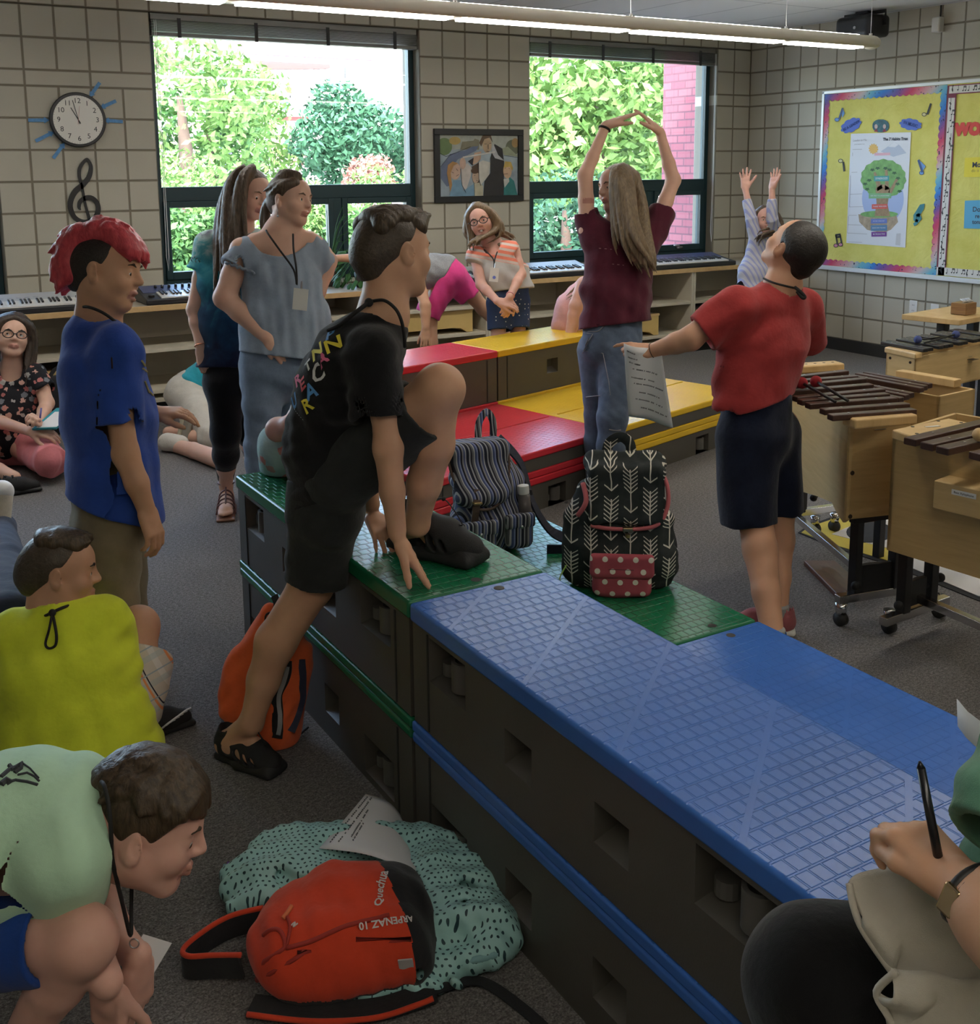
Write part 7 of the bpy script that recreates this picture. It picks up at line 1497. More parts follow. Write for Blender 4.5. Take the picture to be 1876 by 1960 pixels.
def arrowpack():
    b0, rz, X, N = packframe(1185, 1118, .29, .10); t = thing('backpack', 'black backpack with white arrow print and pink dotted front pocket', 'backpack', b0, None, rz); Z = np.array([0, 0, 1.]); A = np.array([X, N, Z]); p = lambda x, n, z: b0+X*x+N*n+Z*z
    s = Sh(); s.rbox(p(.0, -.03, .135), (.150, .085, .135), A, .07); s.ell(p(0, .0, .10), (.158, .10, .12), A, .05); s.ell(p(-.01, -.03, .29), (.125, .07, .075), A, .05); s.cap(p(-.13, .01, .05), p(-.14, -.03, .20), .04, .035, .05); s.cap(p(.12, .0, .05), p(.13, -.03, .20), .045, .035, .05)
    s.fold(.006, 36, unit(X+Z*.2), 3); s.fold(.005, 50, unit(Z+X*.3), 6); s.trim(p(0, 0, .004), -Z, .004); body = organic('body', s, .0046, m_arrow, t)
    f = Sh(); f.rbox(p(.02, .045, .300), (.115, .018, .085), np.array([X, unit(N+Z*.35), unit(Z-N*.35)]), .016); f.cap(p(-.08, -.05, .385), p(.11, -.05, .385), .035, .035, .06); f.rbox(p(.02, .0, .375), (.110, .05, .016), A, .015, .03); f.fold(.004, 40, X, 2); flap = organic('flap', f, .0044, m_arrow, t)
    b = MB(); b.tube(smoothpath([p(.118, .02, .385), p(.140, .045, .34), p(.142, .066, .28), p(.115, .080, .228), (p(.06, .085, .212)), p(-.03, .086, .210), p(-.09, .075, .215)], 6), .0065, 8); b.build('piping', m_piping, flap, smooth=True)
    b = MB(); b.box(p(.022, .092, .212), (.030, .012, .022), X, Z); b.cyl(p(.022, .095, .198), p(.022, .095, .186), .009, .007, 12); b.build('clasp', m_brass, flap, bevel=.002)
    s = Sh(); s.rbox(p(.005, .092, .062), (.092, .034, .062), A, .025); s.fold(.004, 40, X, 5); pk = organic('front_pocket', s, .0042, m_pinkdot, t)
    s = Sh(); s.rbox(p(.005, .118, .108), (.097, .014, .034), A, .012); s.cap(p(-.07, .118, .078), p(.08, .118, .080), .013, .013, .02); organic('pocket_flap', s, .004, m_pinkdot, pk)
    b = MB(); b.tube([p(-.035, .1335, .098), p(.04, .1335, .098), p(.04, .1335, .084), p(-.035, .1335, .084)], .0011, 5, closed=True); b.build('label_stitching', plain('dark_thread', (.12, .03, .04), .8), pk)
    b = MB(); b.tube(smoothpath([p(-.045, -.055, .39), p(-.035, -.06, .44), p(.0, -.06, .462), p(.03, -.06, .44), p(.035, -.055, .39)], 5), .016, flat=(N, .006)); b.build('handle', m_arrow, t, smooth=True)
    b = MB(); b.tube(smoothpath([p(-.13, .055, .24), p(-.105, .07, .29), p(-.115, .03, .335)], 5), .008, 8); b.build('opening_rim', m_piping, t, smooth=True)
    b = MB(); b.tube(smoothpath([p(.13, -.09, .30), p(.165, -.07, .17), p(.178, -.03, .11), p(.165, -.0, .06)], 5), .014, flat=(X, .005)); b.build('strap', m_web, t); b = MB(); b.box(p(.175, -.03, .10), (.012, .03, .036), X, N); b.build('buckle', m_steel, t, bevel=.003)
    b = MB(); b.tube(smoothpath([p(-.165, .03, .07), p(-.185, .04, .03), p(-.175, .05, .006)], 4), .012, flat=(X, .004)); b.build('tag', plain('lime_tag', (.35, .55, .12), .7), t)
arrowpack()
def stripepack():
    b0, rz, X, N = packframe(945, 1048, .29, -.35); t = thing('backpack', 'blue and grey striped backpack leaning on the green step', 'backpack', b0, None, rz); Z = np.array([0, 0, 1.]); T = unit(Z-X*.06-N*.05); A = np.array([X, N, Z]); p = lambda x, n, z: b0+X*x+N*n+T*z
    s = Sh(); s.rbox(p(0, -.02, .15), (.122, .08, .15), A, .07); s.ell(p(.0, .01, .11), (.128, .095, .11), A, .05); s.ell(p(-.01, -.02, .28), (.105, .07, .07), A, .05); s.fold(.006, 40, X, 4); s.fold(.005, 46, T, 7); s.trim(b0+Z*.004, -Z, .004); organic('body', s, .0048, m_stripe, t)
    B = np.array([X, unit(N+T*.45), unit(T-N*.45)]); f = Sh(); f.rbox(p(-.045, .06, .285), (.098, .018, .085), B, .016); f.rbox(p(-.03, .0, .365), (.098, .055, .018), A, .016, .05); f.cap(p(-.10, .085, .21), p(.0, .085, .21), .03, .03, .04); fl = organic('flap', f, .0046, m_stripe, t)
    b = MB(); b.tube(smoothpath([p(-.14, .02, .37), p(-.145, .06, .29), p(-.11, .10, .20), p(-.05, .115, .175), p(.01, .10, .20), p(.055, .07, .29), p(.07, .03, .37)], 6), .005, 8); b.build('binding', m_leather, fl, smooth=True)
    b = MB(); b.tube(smoothpath([p(-.075, .105, .245), p(-.09, .122, .19), p(-.10, .115, .13)], 4), .012, flat=(N, .006)); fs = b.build('flap_strap', m_leather, fl); b = MB(); b.box(p(-.086, .124, .205), (.030, .008, .026), X, T); b.build('buckle', m_brass, fl, bevel=.002)
    for x, z, w in ((-.085, .075, .062), (.06, .085, .050)):
        s = Sh(); s.rbox(p(x, .10, z), (w, .032, .06), A, .028); pk = organic('pocket', s, .0046, m_stripe, t); s = Sh(); s.rbox(p(x, .125, z+.042), (w+.004, .012, .026), A, .011); organic('pocket_flap', s, .0046, m_stripe, pk); b = MB(); b.sphere(p(x, .138, z+.025), .006, 10, 6); b.build('snap', m_steel, pk, smooth=True)
    b = MB(); b.tube(smoothpath([p(-.005, -.055, .375), p(.005, -.06, .43), p(.035, -.06, .465), p(.055, -.06, .43), p(.05, -.055, .375)], 5), .012, flat=(N, .006)); b.build('handle', m_stripe, t, smooth=True)
    b = MB(); b.tube(smoothpath([p(.07, -.06, .37), p(.135, -.03, .28), p(.150, .02, .15), p(.19, .06, .06), p(.255, .10, .02), p(.22, .14, .012), p(.15, .12, .012)], 6), .019, flat=(unit(N+X), .007)); b.build('strap', plain('navy_webbing', (.012, .014, .03), .8), t); b = MB(); b.box(p(.125, .05, .20), (.02, .02, .03), X, T); b.build('strap_slider', m_blk, t, bevel=.003)
    bo = thing('water_bottle', 'clear bottle with white cap in the side of the striped backpack', 'bottle', p(.095, .08, .13)); b = MB(); b.cyl(p(.095, .085, .10), p(.095, .085, .205), .024, .021, 16); b.build('bottle_body', plain('clear_plastic', (.10, .09, .09), .15), bo, smooth=True); b = MB(); b.cyl(p(.095, .085, .206), p(.095, .085, .236), .0195, n=18); b.build('cap', plain('white_cap', (.7, .7, .7), .4), bo, bevel=.002)
stripepack()
m_redn = fabric('red_nylon', (.62, .060, .025), .10); m_blkn = fabric('black_nylon', (.020, .020, .022), .15); m_ltr = plain('pale_lettering', (.62, .58, .56), .6)
def redpack():
    a0, a1 = onz(462, 1915, .0), onz(836, 1852, .0); c = (a0+a1)/2+[0, 0, .0]; X = unit(a1-a0); Y = np.cross([0, 0, 1.], X); t = thing('backpack', 'red backpack with black trim lying in front of the jacket', 'backpack', c); Z = np.array([0, 0, 1.]); L = np.linalg.norm(a1-a0)/2
    A = np.array([X, Y, Z]); p = lambda x, y, z: c+X*x*L+Y*y+Z*z
    s = Sh(); s.ell(p(-.30, .06, .075), (L*.62, .118, .075), A, .05); s.ell(p(.25, .06, .082), (L*.70, .122, .080), A, .08); s.rbox(p(.35, .06, .075), (L*.58, .11, .070), A, .055, .06); s.cap(p(-.5, -.0, .05), p(.7, -.02, .05), .045, .045, .06)
    s.fold(.006, 30, unit(X*.3+Y), 3, None, None); s.fold(.004, 60, unit(X+Z*.5), 8); s.trim(p(0, 0, .004), -Z, .003)
    def mf(f):
        q = (f-c)@A.T; return ((q[:, 0] > L*(.60-.9*(q[:, 1]-.03)*1.2)) | (q[:, 2] < .028)).astype(int)
    organic('body', s, .0042, [m_redn, m_blkn], t, mf)
    def curve(nm, P, r, m, off=.001): b = MB(); b.tube(stick(s, smoothpath([hit(s, x, y, 1.2, 3.) for x, y in P], 5), off), r, 6); return b.build(nm, m, t, smooth=True)
    dr = plain('red_seam', (.34, .03, .02), .8)
    curve('zip', [(548, 1815), (600, 1800), (680, 1768), (745, 1752)], .0045, dr); curve('zip', [(505, 1790), (535, 1782), (545, 1815), (520, 1862), (497, 1892)], .0045, dr); curve('seam', [(548, 1752), (556, 1775), (548, 1812)], .0035, dr); curve('zip_pull', [(558, 1738), (551, 1750), (543, 1760)], .005, plain('orange_cord', (.62, .16, .06), .7), .003)
    for tx, x, y, sz, dx in (('Quechua', 727, 1702, .026, camdir(.28, .95, .1)), ('ARPENAZ 10', 742, 1764, .020, camdir(-.95, -.30, 0))):
        decal_text('printed_letter', tx, sz, hit(s, x, y, 1.2, 3.), dx, s, m_ltr, t, off=.0045, bold=.0005)
    curve('logo_mark', [(556, 1774), (565, 1766), (562, 1774), (570, 1768)], .0016, m_ltr)
    nz = unit(Z*.2-F_*.0+Y*.3)
    lp = smoothpath([onz(505, 1758, .055), onz(440, 1775, .045), onz(385, 1808, .035), onz(352, 1838, .03), onz(362, 1852, .03), onz(410, 1850, .035), onz(462, 1850, .05)], 6); b = MB(); b.tube(lp, .024, flat=([np.cross(unit(lp[min(i+1, len(lp)-1)]-lp[max(i-1, 0)]), [0, 0, 1.]) for i in range(len(lp))], .007)); sp = b.build('strap', m_blkn, t); b = MB(); b.tube([q+[0, 0, .025] for q in lp], .0055, 7); b.build('red_piping', m_redn, sp, smooth=True)
    lo = smoothpath([onz(480, 1925, .012), onz(600, 1938, .012), onz(720, 1932, .012), onz(800, 1908, .014), onz(832, 1895, .02)], 6); b = MB(); b.tube(lo, .026, flat=(Z, .008)); sp = b.build('strap', m_blkn, t); b = MB(); b.tube([q+unit(camdir(0, -1, 0)*[1, 1, 0])*.026+[0, 0, .004] for q in lo], .0055, 7); b.build('red_piping', m_redn, sp, smooth=True)
    b = MB(); b.tube(smoothpath([onz(826, 1898, .02), onz(880, 1880, .012), onz(930, 1882, .006), onz(1000, 1930, .004), onz(1060, 1985, .004)], 6), .012, flat=(Z, .003)); b.build('webbing', m_web, t)
    b = MB(); b.box(hit(s, 778, 1853, 1.2, 3.)+[0, 0, .004], (.028, .003, .04), camdir(1, .1, 0), camdir(0, .5, 1)); b.build('care_label', plain('care_white', (.45, .45, .45), .8), t)
    return s
redpack()
def jacket():
    t = thing('jacket', 'aqua quilted jacket with dark dots crumpled on the carpet', 'jacket', onz(690, 1720, 0)); Z = (0, 0, 1.)
    td = NT('aqua_dots'); td.set(.45, spec=.4); co = td.coord(rot=(0, 0, .5)); X, Y, Q = td.xyz(co); nz = td.noise(td.coord(), 11., 2.); X = td.math('ADD', X, td.math('MULTIPLY', nz, .05)); Y = td.math('ADD', Y, td.math('MULTIPLY', td.noise(td.coord(), 9., 2.), .05)); fr = lambda v: td.math('SUBTRACT', td.math('FRACT', td.math('ADD', v, 100.)), .5)
    r = td.math('FLOOR', td.math('ADD', td.math('DIVIDE', Y, .0115), 100.)); u = fr(td.math('ADD', td.math('DIVIDE', X, .0135), td.math('MULTIPLY', r, .5))); v = fr(td.math('DIVIDE', Y, .0115)); d2 = td.math('ADD', td.math('MULTIPLY', u, u), td.math('MULTIPLY', v, v)); td.color(td.mix(td.math('LESS_THAN', d2, .042), (.36, .62, .60), (.02, .06, .07))); td.bump(td.noise(td.coord(), 16., 3.), .6, .014)
    s = Sh(); fl = (Z, .62); g = lambda x, y, h: onz(x, y, h)
    s.chain([g(500, 1692, .045), g(550, 1650, .06), g(620, 1655, .06)], [.085, .088, .085], .03, flat=fl); s.chain([g(620, 1645, .05), g(720, 1640, .05), g(800, 1648, .05)], [.085, .09, .085], .04, flat=fl); s.chain([g(790, 1640, .04), g(860, 1690, .055), g(905, 1770, .05), g(925, 1812, .035)], [.07, .095, .085, .06], .04, flat=fl); s.chain([g(850, 1760, .04), g(830, 1840, .015), g(690, 1892, .006)], [.09, .045, .03], .04, flat=fl); s.cap(g(640, 1740, .03), g(800, 1740, .03), .10, .10, .05, flat=fl)
    for P, r in (([(520, 1660), (560, 1690), (620, 1690)], .012), ([(850, 1720), (895, 1735), (925, 1760)], .012), ([(830, 1690), (880, 1700), (915, 1715)], .012), ([(840, 1800), (870, 1790), (905, 1800)], .014)): s.chain([g(x, y, .085) for x, y in P], [r]*3, .02, 's')
    s.fold(.009, 48, unit(np.array([.5, .8, .3])), 2); s.fold(.004, 70, unit(np.array([.9, -.3, .3])), 6); s.trim((0, 0, .003), (0, 0, -1), .003); organic('shell', s, .0048, td.m, t)
    pu = plain('purple_trim', (.16, .05, .32), .6); b = MB(); b.tube(smoothpath([g(440, 1655, .05), g(437, 1690, .03), g(452, 1725, .02), g(485, 1752, .015)], 5), .014, flat=(camdir(-1, .2, -.3), .016)); b.build('purple_trim', pu, t)
    b = MB(); b.tube(smoothpath([g(432, 1655, .04), g(428, 1695, .016), g(447, 1735, .010), g(480, 1762, .008)], 5), .006, 6); b.build('hem', plain('aqua_binding', (.22, .42, .44), .6), t, smooth=True)
    b = MB(); b.tube(smoothpath([g(962, 1812, .035), g(945, 1828, .05), g(905, 1838, .045), g(850, 1860, .02), g(770, 1888, .012)], 6), .008, 7); b.tube(smoothpath([g(962, 1812, .035), g(950, 1830, .01), g(905, 1852, .006), g(850, 1868, .006)], 5), .006, 6); b.build('hem', plain('aqua_binding', (.22, .42, .44), .6), t, smooth=True)
    b = MB(); b.add([g(960, 1813, .033), g(945, 1827, .046), g(905, 1838, .04), g(900, 1850, .008), g(945, 1832, .010)], [(0, 1, 2, 3, 4)]); b.build('lining', plain('indigo_lining', (.025, .02, .06), .7), t, solid=.002)
jacket()
m_paper = plain('paper_white', (.75, .75, .76), .8)
def sheetpaper(name, label, TL, TR, BL, BR, bulge, lines, nu=12, nv=12, cat='paper'):
    P = [V3(x) for x in (TL, TR, BL, BR)]; n = unit(np.cross(P[1]-P[0], P[2]-P[0])); n = n if n@F_ < 0 else -n
    def f(u, v): return lerp(lerp(P[0], P[1], u), lerp(P[2], P[3], u), v)+n*(bulge[0]*math.sin(PI*u)*(1-.3*v)+bulge[1]*math.sin(PI*v)+bulge[2]*math.sin(2*PI*u+2*v))
    t = thing(name, label, cat, P[2]); b = MB(); b.grid(f, nu, nv); b.build('sheet', m_paper, t, smooth=True, solid=.0008)
    b = MB(); rg = np.random.default_rng(2)
    for (u0, u1, v0, v1) in lines:
        k = 26; on = True
        for i in range(k):
            a, c = i/k, (i+.65)/k
            if rg.random() < .82: b.tube([f(u0+(u1-u0)*a, v0+(v1-v0)*a)+n*.0012, f(u0+(u1-u0)*c, v0+(v1-v0)*c)+n*.0012], .0016+.0012*rg.random(), flat=(n, .0006))
    if lines: b.build('printed_lines', plain('ink_grey', (.12, .12, .13), .8), t)
    return t
sheetpaper('paper_sheet', 'curled white sheet with handwriting on the aqua jacket', at(700, 1520, 2.60), at(778, 1600, 2.585), at(611, 1624, 2.40), at(797, 1678, 2.28), (.035, .01, 0), [(.05, .05, .05, .92), (.11, .12, .05, .90), (.17, .2, .3, .8), (.22, .24, .55, .85)])
sheetpaper('paper_sheet', 'white worksheet held by the boy in the red shirt', at(1194, 657, 3.79), at(1266, 672, 3.77), at(1204, 795, 3.86), at(1289, 817, 3.82), (.006, .006, .012), [(.08, .30, .08, .10), (.10, .34, .16, .17), (.12, .40, .22, .24), (.20, .8, .30, .33), (.15, .7, .42, .44), (.2, .9, .5, .52), (.3, .8, .62, .64), (.2, .85, .72, .75), (.3, .9, .84, .86)])
def orangebag():
    g = lambda x, y, D: at(x, y, D); t = thing('drawstring_bag', 'orange drawstring bag leaning against the green riser stack', 'bag', onz(520, 1425, 0)); mo = fabric('orange_nylon', (.78, .135, .045), .10)
    s = Sh(); s.cap(g(515, 1395, 3.06), g(510, 1300, 3.07), .085, .095, .05, flat=(F_, .7)); s.cap(g(470, 1350, 3.05), g(520, 1240, 3.06), .065, .085, .05, flat=(F_, .7)); s.cap(g(530, 1250, 3.07), g(522, 1172, 3.04), .07, .022, .04); s.cap(g(560, 1245, 3.09), g(545, 1380, 3.08), .045, .05, .04); s.fold(.008, 34, unit(R_+U_*.2), 3); s.fold(.004, 60, unit(R_-U_*.5), 5); s.trim((0, 0, .004), (0, 0, -1), .003); body = organic('body', s, .005, mo, t)
    V = lambda *P: stick(s, smoothpath([hit(s, x, y, 2.5, 3.6) for x, y in P], 5), .002)
    b = MB(); b.tube(V((548, 1265), (543, 1300), (530, 1330), (532, 1370), (530, 1412)), .015, flat=(-F_, .004)); pn = b.build('black_panel', m_blkn, t); b = MB(); b.tube([q-F_*.004 for q in V((550, 1275), (543, 1305), (534, 1335), (537, 1375), (533, 1405))], .006, flat=(-F_, .003)); b.build('reflective_stripe', plain('silver_tape', (.30, .31, .32), .4), pn)
    b = MB(); b.tube(V((575, 1262), (577, 1310), (570, 1360), (556, 1400)), .012, flat=(-F_, .004)); b.build('navy_edge', plain('navy_nylon', (.015, .02, .05), .7), t)
    b = MB(); b.tube(smoothpath([g(524, 1175, 3.02), g(531, 1158, 2.99), g(525, 1140, 3.00)], 4), .010, flat=(-F_, .004)); b.build('strap', m_web, t); b = MB(); b.tube(smoothpath([g(520, 1172, 3.0), g(508, 1180, 3.0), g(510, 1215, 2.99), g(500, 1225, 3.0)], 4), .003, 6); b.tube(smoothpath([onz(520, 1425, .01), onz(560, 1415, .006), onz(590, 1392, .006)], 4), .003, 6); b.sphere(onz(424, 1352, .03), .010, 8, 6); b.build('drawcord', m_cord, t, smooth=True)
orangebag()
# ------------------------------------------------------------------ mallet instruments
m_ply = wood('pale_plywood', (.60, .42, .19), (.50, .34, .145), (1.2, 1.2, 14), .5); m_plyd = wood('maple_block', (.66, .46, .22), (.55, .36, .15), (6, 6, 2), .45)
m_rose = wood('rosewood_bar', (.075, .035, .025), (.040, .018, .014), (14, 3, 3), .35); m_ebon = plain('black_bar', (.016, .014, .014), .35); m_bstl = plain('black_steel', (.012, .012, .013), .5); m_chrome = plain('chrome_bar', (.62, .62, .63), .16, 1.); m_screw = plain('screw_head', (.03, .02, .015), .4); m_wheel = plain('caster_wheel', (.02, .02, .02), .6)
def vplane(P, Q, x, y):
    """where the line of sight meets the upright plane through floor points P, Q"""
    P, Q = V3((*P, 0)), V3((*Q, 0)); n = np.cross(Q-P, [0, 0, 1.]); d = ray(x, y); return CAMP+d*(((P-CAMP)@n)/(d@n))
def bar(par, L, R, w, th, mat, prev=None):
    L, R = V3(L), V3(R); d = unit(R-L); sd = unit(np.cross([0, 0, 1.], d)); g = MB()
    g.box((L+R)/2, (np.linalg.norm(R-L), w, th), d, sd); o = g.build('bar', mat, par, bevel=.004)
    for u in (.22, .78):
        g = MB(); c = lerp(L, R, u)+[0, 0, th/2]; g.cyl(c-[0, 0, .002], c+[0, 0, .0015], .004, n=8); g.build('pin', m_steel, o)
    return o
def caster(par, p):
    g = MB(); p = V3(p); g.cyl(p+[0, 0, .045], p+[0, 0, .085], .018, .022, 14); o = g.build('caster', m_chrome, par, smooth=True)
    g = MB(); g.cyl(p+[-.012, 0, .026], p+[.012, 0, .026], .025, n=18); g.build('wheel', m_wheel, o, smooth=True); return o
def beam(nm, par, a, b, w, h, mat):
    a, b = V3(a), V3(b); g = MB(); d = unit(b-a); s_ = unit(np.cross(d, [0, 0, 1.] if abs(d[2]) < .9 else [1., 0, 0])); g.box((a+b)/2, (np.linalg.norm(b-a), w, h), d, s_); return g.build(nm, mat, par, bevel=.003)
def panelpoly(nm, par, P, n, th, mat):
    g = MB(); g.prism(P, unit(n)*th); return g.build(nm, mat, par, bevel=.002)
def xylo_center():
    NL, NR, FL, FR = (.93, -5.21), (1.16, -5.27), (1.395, -4.50), (1.60, -4.575); t = thing('xylophone', 'bass xylophone on a wheeled stand beside the red shirted boy, red mallets on top', 'xylophone', (1.25, -4.9, 0)); n3 = lambda p, z: V3((*p, z))
    side = unit(np.cross(n3(FL, 0)-n3(NL, 0), [0, 0, 1.])); side = side if side[0] > 0 else -side
    prof = [(1636, 1014), (1613, 1000), (1600, 980), (1592, 962), (1564, 950), (1507, 933)]; P = [vplane(NL, FL, *p) for p in prof]; P = [n3(NL, P[0][2])]+P[1:]; zf = P[-1][2]
    panelpoly('side_panel', t, [n3(NL, .75)]+P+[n3(FL, zf), n3(FL, .75)], side, .012, m_ply)
    panelpoly('side_panel', t, [n3(NR, .75), n3(NR, P[0][2]), n3(lerp(n3(NR, 0), n3(FR, 0), .3)[:2], P[3][2]), n3(FR, zf), n3(FR, .75)], -side, .012, m_ply)
    e = unit(n3(NR, 0)-n3(NL, 0)); back = unit(np.cross([0, 0, 1.], e)); back = back if back[1] > 0 else -back
    panelpoly('end_panel', t, [n3(NL, P[0][2]), n3(NR, P[0][2]), n3(NR, .752), n3(NL, .752)], back, .014, m_ply); panelpoly('end_panel', t, [n3(FL, zf), n3(FR, zf), n3(FR, .75), n3(FL, .75)], -back, .014, m_ply)
    for z in (.735, .555, P[0][2]+.012):
        g = MB(); c = n3(NL, z)+e*.014-back*.001; g.cyl(c, c-back*.003, .008, n=12); g.build('screw', m_screw, t)
    for c0, nm in ((onz(1684, 803, .772), 'near'), (n3(FL, .765)+e*.09-back*.03, 'far')):
        g = MB(); g.box(c0, (.235, .075, .034), e, back); o = g.build('end_block', m_plyd, t, bevel=.008)
        for k in range(5): g = MB(); c = c0+e*(-.085+.042*k)+[0, 0, .0165]; g.cyl(c, c+[0, 0, .0012], .006, n=10); g.build('peg_hole', m_screw, o)
    for (a, b_) in [((1588, 799), (1750, 787)), ((1573, 788), (1737, 776)), ((1545, 777), (1713, 765)), ((1530, 770), (1699, 757)), ((1521, 764), (1690, 748)), ((1512, 752), (1668, 739)), ((1510, 742), (1655, 728)), ((1512, 733), (1639, 723)), ((1516, 725), (1620, 713))]:
        bar(t, onz(*a, .79), onz(*b_, .79), .034, .020, m_rose)
    g = MB(); c = n3(NL, .70)+e*.115-back*.0005; g.box(c, (.045, .0015, .014), e, [0, 0, 1.]); g.build('maker_plate', plain('grey_plate', (.18, .16, .13), .4), t)
    # rolling stand
    f0, f1 = onz(1602, 1147, .10), onz(1757, 1122, .10); f1 = f0+unit(f1-f0)*.36; beam('foot', t, f0, f1, .03, .03, m_chrome)
    p1, p2 = V3((f0[0]+.08, f0[1]-.005, 0)), V3((f0[0]+.235, f0[1]-.045, 0)); zt = P[0][2]
    for p in (p1, p2): beam('post', t, p+[0, 0, .11], p+[0, 0, zt], .034, .034, m_bstl)
    beam('cross_plate', t, p1+[0, 0, .16], p2+[0, 0, .16], .02, .10, m_bstl); beam('top_rail', t, p1+[-.03, 0, zt-.012], p2+[.03, 0, zt-.012], .03, .02, m_bstl)
    g0 = onz(1486, 986, .11); g1 = g0+unit(f1-f0)*.30; beam('foot', t, g0, g1, .03, .03, m_chrome); pm = lerp(g0, g1, .42)*[1, 1, 0]; beam('post', t, pm+[0, 0, .11], pm+[0, 0, zf], .034, .034, m_bstl); beam('cross_plate', t, pm+[-.09, .01, .18], pm+[.02, 0, .18], .02, .12, m_bstl)
    beam('long_rail', t, onz(1500, 968, .14), onz(1662, 1105, .14), .028, .028, m_chrome)
    for p in (f0+unit(f1-f0)*.02, f1-unit(f1-f0)*.02, g0+unit(f1-f0)*.2, g1): caster(t, p*[1, 1, 0])
    for p in (p1+[-.03, -.03, .15], pm+[.05, -.02, .17]): g = MB(); g.sphere(p, .016, 10, 8); g.cyl(p, p+[.03, .01, 0], .007); g.build('knob', m_blk, t, smooth=True)
xylo_center()
def xylo_chromatic():
    c0, c1 = onz(1712, 790, .55)[:2], onz(1768, 806, .55)[:2]; A, B = onz(1640, 722, .76), onz(1770, 745, .76); d = unit((B-A)*[1, 1, 0]); far = unit(np.cross([0, 0, 1.], d)); far = far if far[1] > 0 else -far
    t = thing('xylophone', 'second xylophone box behind the bass xylophone, bars rising to the right', 'xylophone', A*[1, 1, 0]); O = A*[1, 1, 0]+far*.03; Lg = .34; W = .24; z0, z1 = .40, .735; B0 = O+d*Lg
    for a, b_, n in ((O, B0, far), (B0, B0+far*W, -d), (O, O+far*W, d), (O+far*W, B0+far*W, -far)):
        panelpoly('side_panel', t, [a+[0, 0, z0], b_+[0, 0, z0], b_+[0, 0, z1], a+[0, 0, z1]], n, .012, m_ply)
    beam('end_block', t, O+far*W*.9+[0, 0, .75]+d*.02, O+far*W*.9+[0, 0, .75]+d*.28, .05, .03, m_plyd)
    for (a, b_) in [((1655, 716), (1781, 739)), ((1640, 718), (1772, 743)), ((1630, 722), (1765, 747)), ((1665, 741), (1746, 757)), ((1655, 745), (1737, 761)), ((1648, 750), (1726, 766))]: bar(t, onz(*a, .775), onz(*b_, .775), .030, .02, m_rose)
    for p in (O+d*.05+far*.1, B0-d*.05+far*.1): beam('post', t, p+[0, 0, .0], p+[0, 0, z0], .034, .034, m_bstl)
xylo_chromatic()
